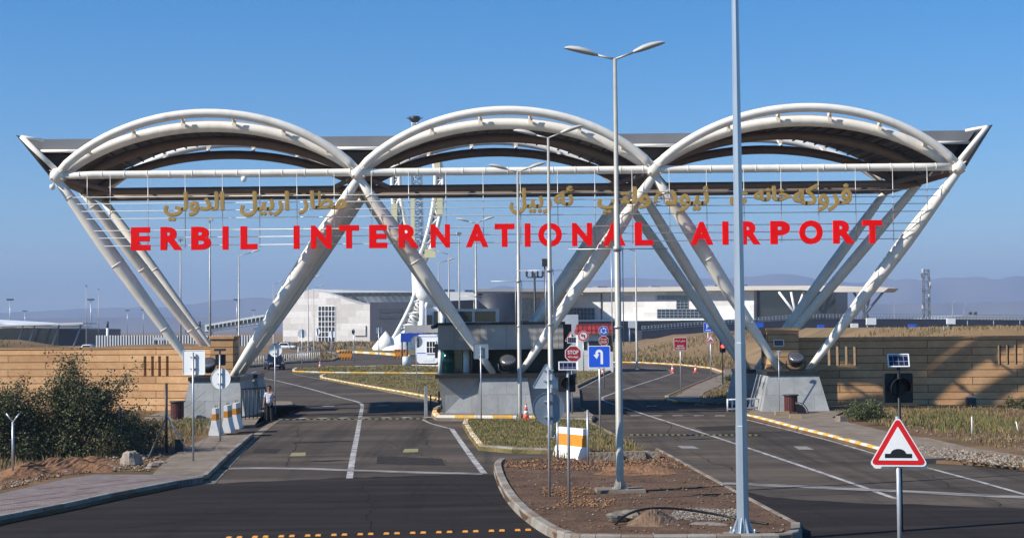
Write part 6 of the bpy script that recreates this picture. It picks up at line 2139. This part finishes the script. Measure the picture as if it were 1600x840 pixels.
def man(loc, rz):
    t = thing('person', 'man in checked shirt and dark trousers holding a phone to his ear', 'person', (0, 0, 0))
    # local frame: faces -y, x to the picture's right
    V = [(0, 0, 0.95), (0, 0, 1.1), (0, -.005, 1.28), (0, 0, 1.42), (0, 0, 1.5), (0, -.02, 1.58), (0, -.03, 1.66), (0, -.02, 1.73),
         (-.17, 0, 1.41), (-.235, .01, 1.16), (-.25, -.05, .93), (-.25, -.07, .85),
         (.17, 0, 1.41), (.26, -.05, 1.19), (.17, -.16, 1.4), (.125, -.12, 1.52),
         (-.09, 0, .92), (-.1, -.02, .5), (-.1, .02, .09), (-.11, -.1, .04),
         (.09, 0, .92), (.11, -.01, .5), (.11, .03, .09), (.12, -.09, .04)]
    E_ = [(0, 1), (1, 2), (2, 3), (3, 4), (4, 5), (5, 6), (6, 7), (3, 8), (8, 9), (9, 10), (10, 11), (3, 12), (12, 13), (13, 14), (14, 15), (0, 16), (16, 17), (17, 18), (18, 19), (0, 20), (20, 21), (21, 22), (22, 23)]
    Rr = [(.14, .1), (.135, .1), (.15, .1), (.13, .085), (.06, .06), (.082, .09), (.085, .1), (.06, .07), .055, .042, .033, .038, .055, .042, .033, .038, .085, .058, .042, .04, .085, .058, .042, .04]
    body = skin_mesh('body', V, E_, Rr, ['skin', 'shoe'], t)
    for p in body.data.polygons:
        p.material_index = 1 if p.center.z < 0.1 else 0
    # shirt: torso and short sleeves
    V2 = [(0, 0, .9), (0, 0, 1.08), (0, -.005, 1.28), (0, 0, 1.42), (-.17, 0, 1.41), (-.225, .008, 1.2), (.17, 0, 1.41), (.248, -.04, 1.22)]
    skin_mesh('shirt', V2, [(0, 1), (1, 2), (2, 3), (3, 4), (4, 5), (3, 6), (6, 7)], [(.165, .125), (.16, .122), (.172, .122), (.15, .1), .072, .066, .072, .066], ['shirt'], t)
    V3 = [(0, 0, .93), (-.09, 0, .88), (-.1, -.02, .5), (-.1, .02, .08), (.09, 0, .88), (.11, -.01, .5), (.11, .03, .08)]
    skin_mesh('trousers', V3, [(0, 1), (1, 2), (2, 3), (0, 4), (4, 5), (5, 6)], [(.15, .115), .105, .082, .072, .105, .082, .072], ['trouser'], t)
    mb = MB('hair').ball((0, -.005, 1.71), .1, 14, 8, (.95, 1.08, .95))
    o = mb.build('hair', t)
    for v in o.data.vertices:                       # cut the cap back from the face
        if v.co.y < -.045 and v.co.z < 1.735:
            v.co.y, v.co.z = -.03, max(v.co.z, 1.7)
    mb = MB('skin').ball((0, -.128, 1.645), .02, 8, 6, (.7, .9, 1.3))
    mb.build('nose', t)
    mb = MB('hair')
    for s in (-1, 1):
        mb.ball((s * .036, -.117, 1.672), .012, 8, 5, (1.2, .6, .8))
        mb.box((s * .036, -.12, 1.694), (.045, .012, .008))
    mb.box((0, -.12, 1.618), (.05, .014, .014))
    mb.build('face_features', t)
    for s in (-1, 1):
        MB('skin').ball((s * .093, -.02, 1.65), .028, 8, 6, (.45, .8, 1.2)).build('ear', t)
    # fingers: hanging hand and the hand round the phone
    for base, dirs in (((-.25, -.075, .83), [(-.012 + .012 * i, -.01 - .006 * i, -.085 + .006 * abs(i - 1.3)) for i in range(4)] + [(.02, -.045, -.04)]),
                       ((.118, -.125, 1.55), [(-.005, -.03 + .018 * i, .075 - .005 * i) for i in range(4)] + [(-.03, -.03, .02)])):
        for i, d in enumerate(dirs):
            b = Vector(base) + Vector(((i - 1.5) * .016 if base[2] < 1 and i < 4 else 0, (i - 1.5) * .015 if base[2] > 1 and i < 4 else 0, 0))
            d = Vector(d)
            MB('skin').tube([b, b + d * .5, b + d * .9 + Vector((0, -.012, 0))], [.0095, .009, .0075], 7).build('finger', t)
    t.location = loc
    t.rotation_euler = (0, 0, rz)
    return t
pm = G(421, 661)
man((pm.x, pm.y, 0.0), R(-6))
ph = MB('black').box((pm.x + .112, pm.y - .1, 1.625), (.012, .07, .15), .2)
tag(set_origin(ph.build('phone'), (pm.x + .112, pm.y - .1, 1.6)), 'small dark phone held to the ear of the man in the checked shirt', 'phone')
# ================================================================ PLANTS, STONES, HEAPS
def inside(p, poly):
    x, y, c = p[0], p[1], False
    for i in range(len(poly)):
        (x1, y1), (x2, y2) = poly[i - 1], poly[i]
        if (y1 > y) != (y2 > y) and x < (x2 - x1) * (y - y1) / (y2 - y1) + x1:
            c = not c
    return c
def spots(poly, n, rnd, clump=0.0, size=1.2):
    xs, ys = [p[0] for p in poly], [p[1] for p in poly]
    out = []
    cen = None
    while len(out) < n:
        if cen is None or rnd.random() > clump:
            q = (rnd.uniform(min(xs), max(xs)), rnd.uniform(min(ys), max(ys)))
            if inside(q, poly):
                cen = q
                out.append(q)
        else:
            q = (rnd.gauss(cen[0], size * .3), rnd.gauss(cen[1], size * .3))
            if inside(q, poly):
                out.append(q)
    return out
def blades(name, mats, poly, n, h0, h1, z, seed, clump=0.9, size=1.0, w=0.012, zf=None):
    rnd = random.Random(seed)
    mb = MB()
    vs_ = {m_: ([], []) for m_ in mats}
    cut = 0
    for (x, y) in spots(poly, n, rnd, clump, size):
        m_ = rnd.choices(list(mats), [mats[k] for k in mats])[0]
        V_, F_ = vs_[m_]
        h = rnd.uniform(h0, h1)
        a, lean = rnd.uniform(0, 6.283), rnd.uniform(0, 0.6) * h
        ww = w * rnd.uniform(.6, 1.6)
        ca, sa = math.cos(a) * ww, math.sin(a) * ww
        b = rnd.uniform(0, 6.283)
        zz = zf(x, y) if zf else z
        o = len(V_)
        lx, ly = math.cos(b) * lean, math.sin(b) * lean
        V_ += [(x - ca, y - sa, zz), (x + ca, y + sa, zz), (x + lx * .35 + ca * .7, y + ly * .35 + sa * .7, zz + h * .6), (x + lx * .35 - ca * .7, y + ly * .35 - sa * .7, zz + h * .6), (x + lx, y + ly, zz + h)]
        F_ += [(o, o + 1, o + 2, o + 3), (o + 3, o + 2, o + 4)]
    for m_, (V_, F_) in vs_.items():
        mb.m(m_)
        mb.add(V_, F_)
    return mb.build(name, kind='stuff')
def lump(mb, c, r, rnd, sq=(1, 1, .7), n=2):
    base = [(1, 0, 0), (-1, 0, 0), (0, 1, 0), (0, -1, 0), (0, 0, 1), (0, 0, -1)]
    if n == 1:
        vv = [(c[0] + b[0] * r * rnd.uniform(.6, 1.2) * sq[0], c[1] + b[1] * r * rnd.uniform(.6, 1.2) * sq[1], c[2] + b[2] * r * rnd.uniform(.5, 1.1) * sq[2]) for b in base]
        return mb.add(vv, [(0, 2, 4), (2, 1, 4), (1, 3, 4), (3, 0, 4), (2, 0, 5), (1, 2, 5), (3, 1, 5), (0, 3, 5)])
    vv, ff = [], []
    N_, M_ = 12, 8
    k1, k2, k3 = rnd.uniform(0, 6), rnd.uniform(0, 6), rnd.uniform(0, 6)
    for i in range(M_ + 1):
        ph = math.pi * i / M_
        for j in range(N_):
            th = 2 * math.pi * j / N_
            d = 1 + .16 * math.sin(3 * th + k1) * math.sin(ph) + .13 * math.sin(2 * ph * 2 + k2) + .09 * math.sin(5 * th + k3 + 3 * ph) * math.sin(ph) + rnd.uniform(-.05, .05) * math.sin(ph)
            vv.append((c[0] + r * sq[0] * d * math.sin(ph) * math.cos(th), c[1] + r * sq[1] * d * math.sin(ph) * math.sin(th), c[2] + r * sq[2] * d * math.cos(ph)))
    for i in range(M_):
        for j in range(N_):
            j2 = (j + 1) % N_
            ff.append((i * N_ + j, (i + 1) * N_ + j, (i + 1) * N_ + j2, i * N_ + j2))
    return mb.add(vv, ff)
def stones(name, mats, poly, n, r0, r1, z, seed, clump=0.5, size=1.0):
    rnd = random.Random(seed)
    mb = MB()
    for (x, y) in spots(poly, n, rnd, clump, size):
        mb.m(rnd.choice(mats))
        r = r0 + (r1 - r0) * rnd.random() ** 3
        lump(mb, (x, y, z + r * .2), r, rnd, n=1)
    return mb.build(name, kind='stuff')

# --- shrubs
def shrub(name, label, base, wid, hgt, nleaf, seed, mats, leaf=0.055, stems=14, group='shrubs on the verges', dep=None):
    rnd = random.Random(seed)
    t = thing(name, label, 'shrub', base, group)
    mb = MB('bark')
    tips = []
    for s in range(stems):
        a = rnd.uniform(0, 6.283)
        out = rnd.uniform(.12, 1.0)
        h = hgt * rnd.uniform(.5, 1.0) * (1.03 - .45 * out)
        e = Vector((math.cos(a) * wid / 2 * out, math.sin(a) * (dep or wid) / 2 * out, h))
        b0 = Vector((rnd.gauss(0, wid * .05), rnd.gauss(0, wid * .05), 0))
        m1 = b0.lerp(e, .5) + Vector((rnd.gauss(0, .12), rnd.gauss(0, .12), hgt * .1))
        pts = [Vector(base) + p for p in (b0, m1, e)]
        mb.tube(smooth_path([tuple(p) for p in pts], 4), [.035 - .003 * i for i in range(9)], 5)
        for k in range(13):
            f = rnd.uniform(.3, 1.0)
            p = b0.lerp(m1, f * 2) if f < .5 else m1.lerp(e, f * 2 - 1)
            d = Vector((rnd.gauss(0, .34), rnd.gauss(0, .34), rnd.gauss(.08, .28))) * (wid / 4.5)
            q = p + d
            q.z = max(.12, q.z)
            mb.tube([Vector(base) + p, Vector(base) + p.lerp(q, .6) + Vector((0, 0, .04)), Vector(base) + q], [.012, .008, .004], 4)
            tips += [(q, 1.0), (p.lerp(q, .6), .8), (p.lerp(q, .3), .5)]
    # skirt of low growth
    for k in range(stems * 9):
        a, o_ = rnd.uniform(0, 6.283), rnd.random() ** .5
        tips.append((Vector((math.cos(a) * wid / 2 * o_ * .95, math.sin(a) * (dep or wid) / 2 * o_ * .9, rnd.uniform(.06, .42) * hgt * (1.15 - o_ * .55))), 1.2))
    mb.build('stems', t)
    keys = list(mats)
    VF = {m_: ([], []) for m_ in keys}
    wsum = [w for _, w in tips]
    pick = rnd.choices(range(len(tips)), wsum, k=nleaf)
    for i in pick:
        c, _ = tips[i]
        sp = .15 * wid / 4.5 + .05
        p = Vector(base) + c + Vector((rnd.gauss(0, sp), rnd.gauss(0, sp), rnd.gauss(0, sp * .8)))
        if p.z < base[2] + .02:
            continue
        m_ = rnd.choices(keys, [mats[k] for k in keys])[0]
        V_, F_ = VF[m_]
        u = Vector((rnd.gauss(0, 1), rnd.gauss(0, 1), rnd.gauss(.2, .8))).normalized()
        v = u.cross(Vector((rnd.gauss(0, 1), rnd.gauss(0, 1), rnd.gauss(0, 1)))).normalized()
        L = leaf * rnd.uniform(.6, 1.35)
        o = len(V_)
        n_ = u.cross(v) * L * .18
        V_ += [p, p + u * L * .5 + v * L * .42 + n_, p + u * L * 1.15, p + u * L * .5 - v * L * .42 + n_]
        F_ += [(o, o + 1, o + 2, o + 3)]
    lf = MB()
    for m_, (V_, F_) in VF.items():
        lf.m(m_)
        lf.add(V_, F_)
    lf.build('leaves', t)
    return t
LM = {'leaf': .8, 'leaf2': .13, 'leaf_dry': .07}
def gz(px, py, z=0.1):
    p = G(px, py, z)
    return (p.x, p.y, z)
shrub('shrub', 'tall ragged shrub in front of the sandstone wall, the biggest on the verge', gz(122, 712), 4.7, 3.9, 30000, 3, LM, .07, stems=26, dep=3.2)
shrub('shrub', 'dense shrub cut by the picture edge beside the forked fence post', gz(12, 716), 3.6, 3.0, 19000, 5, LM, .07, stems=18)
shrub('shrub', 'lower brownish shrub between the bent arm post and the corner post', gz(212, 703), 2.4, 1.8, 9000, 8, {'leaf': .6, 'leaf2': .15, 'leaf_dry': .25}, stems=10)
shrub('shrub', 'low round green bush by the leaning stake on the far side of the road', gz(1355, 656, 0.12), 2.2, 0.95, 4200, 11, {'leaf': .8, 'blade': .2}, .07, 10)
shrub('shrub', 'small dark weed bush against the wall at the picture edge', gz(1592, 638, 0.1), 1.6, 0.6, 1500, 12, {'leaf': .7, 'leaf_dry': .3}, .07, 6)
shrub('shrub', 'small green weed bush by the dark traffic light pole', gz(1143, 597, 0.12), 2.0, 0.7, 1300, 13, {'leaf': .6, 'leaf2': .4}, .09, 6)
# --- grass
DRY = {'blade_dry': .75, 'blade': .25}
MIX = {'blade_dry': .4, 'blade': .6}
GIp = KGl + KGb[1:] + KGr[1:]
blades('grass', MIX, GIp, 13000, .03, .09, .14, 21, .9, 1.3)
blades('grass', DRY, Gs((850, 722), (940, 724), (1010, 716), (960, 706), (870, 706)), 1500, .1, .34, .14, 22, .92, .8)
blades('grass', DRY, Gs((925, 690), (985, 700), (1000, 706), (940, 706)), 500, .1, .3, .14, 23, .9, .6)
blades('grass', {'blade_dry': .6, 'blade': .4}, KI2 + Gs((700, 612), (694, 589)), 7000, .03, .1, .13, 24, .9, 2.5, .025)
blades('grass', {'blade_dry': .4, 'blade': .6}, KI1 + Gs((694, 574), (640, 572), (512, 573.5)), 5000, .04, .12, .13, 25, .9, 3, .04)
blades('grass', DRY, KI3, 2000, .04, .12, .14, 26, .9, 2, .03)
RV = Gs((1385, 668), (1450, 684), (1530, 700), (1640, 716), (1640, 640), (1330, 636))
blades('grass', {'blade': .6, 'blade_dry': .4}, Gs((1405, 664), (1480, 682), (1585, 682), (1600, 662), (1500, 645), (1420, 647)), 4200, .06, .3, .1, 27, .9, 1.6)
blades('grass', {'blade_dry': .85, 'blade': .15}, RV, 4200, .04, .2, .1, 28, .9, 1.5)
blades('grass', DRY, Gs((1300, 647), (1400, 676), (1420, 664), (1330, 642)), 1300, .06, .22, .12, 29, .9, 1)
LV = Gs((0, 742), (110, 726), (240, 716), (330, 678), (330, 664), (240, 664), (0, 668))
blades('grass', DRY, LV, 6500, .08, .32, .1, 30, .9, 1.3)
blades('grass', {'blade': .7, 'blade_dry': .3}, Gs((262, 676), (322, 672), (330, 660), (285, 660)), 1100, .08, .25, .1, 31, .9, .8)
def on_ground(x, y):
    return .1
blades('grass', {'blade_dry': .92, 'blade': .08}, Gs((380, 572), (450, 566), (520, 562), (535, 556), (500, 552), (400, 552)), 3200, .12, .5, .11, 32, .9, 4, .05)
blades('grass', {'blade_dry': .85, 'blade': .15}, Gs((960, 566), (1060, 570), (1110, 575), (1170, 575), (1170, 559), (960, 559)), 5000, .15, .55, .12, 33, .9, 5, .05)
blades('grass', DRY, Gs((1088, 628), (1150, 628), (1165, 600), (1150, 594)), 1500, .06, .25, .12, 34, .9, 1.2, .02)
blades('grass', {'blade_dry': .95, 'blade': .05}, Gs((452, 549), (560, 545), (640, 540), (640, 534), (430, 536)), 3000, .3, .9, .0, 35, .9, 8, .12)
def bank_z(x0, x1, y0, y1, h, slope):
    def z(x, y):
        e = max(0, min(1, (x - x0) / slope, (x1 - x) / slope, (y - y0) / slope, (y1 - y) / (slope * 3)))
        return -.1 + e * e * (3 - 2 * e) * h
    return z
blades('grass', {'blade_dry': .93, 'blade': .07}, [(28, 112), (95, 112), (110, 150), (28, 150)], 7000, .1, .4, 0, 36, .9, 3, .03, bank_z(26, 160, 110, 220, 3.95, 10))
blades('grass', {'blade_dry': .93, 'blade': .07}, [(-70, 99), (-36, 99), (-36, 130), (-80, 130)], 4000, .1, .35, 0, 37, .9, 3, .03, bank_z(-125, -33, 97, 165, 3.75, 10))
blades('grass', {'blade_dry': .93, 'blade': .07}, [(16, 193), (80, 193), (90, 240), (16, 240)], 6000, .2, .6, 0, 38, .9, 5, .05, bank_z(13, 120, 190, 330, 3.3, 22))
zf_ = bank_z(26, 160, 110, 220, 3.95, 10)
for i, px in enumerate((1291, 1352, 1393, 1432, 1475, 1512, 1553, 1594)):
    p = A(px, 520, 121)
    z = zf_(p.x, 121)
    if i == 0:
        bp0 = thing('bank_post', 'thin wire fence post along the dry bank over the shaded wall', 'fence post', (p.x, 121, z), 'wire fence posts on the bank')
        MB('plate_grey').tube([(p.x, 121, z), (p.x, 121, z + .75)], .035, 6).build('post', bp0)
    else:
        copy_tree(bp0, (p.x, 121, z), .0)
# --- stones and clods
stones('rubble', ['rock', 'rubble', 'dirt', 'gravel'], Gs((1425, 700), (1530, 714), (1640, 727), (1640, 742), (1560, 734), (1440, 719)), 2600, .015, .11, .13, 41)
stones('gravel', ['rock', 'dirt', 'rubble'], RV, 1500, .015, .09, .1, 42)
stones('gravel', ['redsoil', 'rock', 'dirt'], Gs((0, 772), (108, 748), (150, 742), (236, 741), (262, 712), (225, 705), (100, 730), (0, 745)), 3200, .012, .08, .12, 43)
stones('clods', ['redsoil', 'soil', 'redsoil'], Gs((785, 738), (900, 742), (1030, 738), (1085, 740), (1030, 712), (1000, 722), (880, 724), (800, 727)), 2600, .012, .085, .14, 44, .7, .6)
stones('clods', ['soil', 'redsoil', 'soil', 'gravel'], KS[::4] + KS2[1:] + top[1:], 2600, .008, .05, .145, 45)
stones('clods', ['redsoil'], Gs((840, 783), (925, 788), (930, 770), (850, 768)), 420, .012, .06, .145, 46)
stones('clods', ['redsoil'], Gs((868, 801), (965, 803), (960, 789), (880, 788)), 420, .012, .06, .145, 47)
stones('gravel', ['gravel', 'rock', 'gravel'], Gs((1040, 822), (1170, 824), (1160, 805), (1060, 803)), 1500, .012, .045, .15, 48)
stones('gravel', ['rock', 'gravel'], Gs((1090, 640), (1150, 632), (1160, 605), (1120, 600)), 500, .02, .09, .12, 49)
# --- heaps
def heap(name, mat, poly_px, z, h, seed, label=None, cat=None, n=26):
    P = [xy(G(*p, z)) for p in poly_px]
    xs, ys = [p[0] for p in P], [p[1] for p in P]
    x0, x1, y0, y1 = min(xs), max(xs), min(ys), max(ys)
    rnd = random.Random(seed)
    ph = [rnd.uniform(0, 6) for _ in range(6)]
    mb = MB(mat)
    vv = []
    m = n * 2
    def edge(x, y):
        if not inside((x, y), P):
            return 0
        d = 9
        for i in range(len(P)):
            a, b = Vector(P[i - 1]), Vector(P[i])
            ab = b - a
            t = max(0, min(1, (Vector((x, y)) - a).dot(ab) / max(ab.length_squared, 1e-6)))
            d = min(d, (Vector((x, y)) - a - ab * t).length)
        return d
    for j in range(n + 1):
        for i in range(m + 1):
            x, y = x0 + (x1 - x0) * i / m, y0 + (y1 - y0) * j / n
            e = min(1, edge(x, y) / (min(x1 - x0, y1 - y0) * .45))
            e = e * e * (3 - 2 * e)
            b = .55 + .2 * math.sin(x * 2.1 + ph[0]) + .15 * math.sin(y * 2.7 + x + ph[1]) + .14 * math.sin(x * 3.7 + ph[2]) * math.sin(y * 3.4 + ph[3]) + rnd.uniform(-.06, .06)
            vv.append((x, y, z - .03 + max(0, e * h * b)))
    w = m + 1
    mb.add(vv, [(j * w + i, j * w + i + 1, (j + 1) * w + i + 1, (j + 1) * w + i) for j in range(n) for i in range(m)])
    o = mb.build(name, kind=None if label else 'structure')
    if label:
        tag(o, label, cat)
    return o
heap('soil_heap', 'redsoil', [(-30, 765), (60, 748), (110, 742), (190, 738), (215, 728), (190, 712), (130, 716), (40, 730), (-30, 738)], .1, .62, 3, 'long low heap of red earth between the shrub and the paved walk', 'earth heap', 30)
heap('soil_heap', 'redsoil', [(905, 742), (990, 745), (1085, 741), (1030, 716), (1000, 722), (920, 728)], .14, .26, 5, 'low ridge of red clods across the top of the soil island', 'earth heap', 22)
heap('sand_heap', 'sand', [(965, 823), (1040, 824), (1075, 818), (1060, 800), (1010, 797), (975, 806)], .14, .34, 7, 'small heap of brown sand beside the grey sack at the island kerb', 'sand heap', 20)
heap('gravel_heap', 'gravel', [(1035, 823), (1165, 824), (1160, 806), (1060, 802)], .14, .12, 9, 'flat spread of pale gravel along the island kerb under the hose', 'gravel heap', 20)
rnd = random.Random(2)
mb = MB('rock')
p = gz(205, 728)
lump(mb, (p[0], p[1], p[2] + .2), .33, rnd, (1.0, .8, .85))
tag(set_origin(mb.build('boulder'), p), 'single grey brown boulder on the edge of the red earth heap', 'boulder')
for px, py, r, lab in ((238, 729, .14, 'small pale stone right of the boulder'), (250, 727, .16, 'flat pale stone near the corner post brace'), (232, 733, .1, 'tiny stone between boulder and walk')):
    mb = MB('rock')
    p = gz(px, py)
    lump(mb, (p[0], p[1], p[2] + r * .4), r, rnd, (1.2, .9, .7))
    tag(set_origin(mb.build('stone'), p), lab, 'stone', 'stones near the boulder')
# the hose and the sack
hp = [(962, 818, .17), (975, 806, .3), (1000, 796, .42), (1035, 793, .42), (1075, 796, .36), (1120, 803, .26), (1155, 810, .19), (1180, 815, .17), (1200, 818, .16)]
yb0 = [G(963, 821, .15), G(1200, 819, .15)]
pts = []
for px, py, z in hp:
    pts.append(tuple(G(px, py, z)))
mb = MB('hose').tube(smooth_path(pts, 5), 0.028, 8)
tag(set_origin(mb.build('hose'), pts[0]), 'black hose looping in a low arch over the gravel to the thick mast', 'hose')
mb = MB('sack')
p = G(970, 814, .15)
for k in range(3):
    lump(mb, (p.x - .08 + .16 * k, p.y + .1 * (k % 2), p.z + .1 + .02 * k), .2, rnd, (1.3, .8, .55))
tag(set_origin(mb.build('grey_sack'), p), 'crumpled grey sack at the hose end on the soil island', 'sack')
# kerb rubble at the island top
for i, (px, py, w, h) in enumerate(((945, 718, 1.1, .24), (985, 717, 1.0, .26), (1018, 716, .5, .22))):
    p = G(px, py, .14)
    mb = MB('rubble')
    mb.box((p.x, p.y, p.z + h / 2), (w, .42, h), .04 - .03 * i, .9)
    tag(set_origin(mb.build('kerb_block'), p), ('loose pale kerb block right beside the striped barrier', 'middle loose pale kerb block behind the lamp pole', 'short loose kerb block at the tip of the grass island')[i], 'kerb block', 'loose kerb blocks')
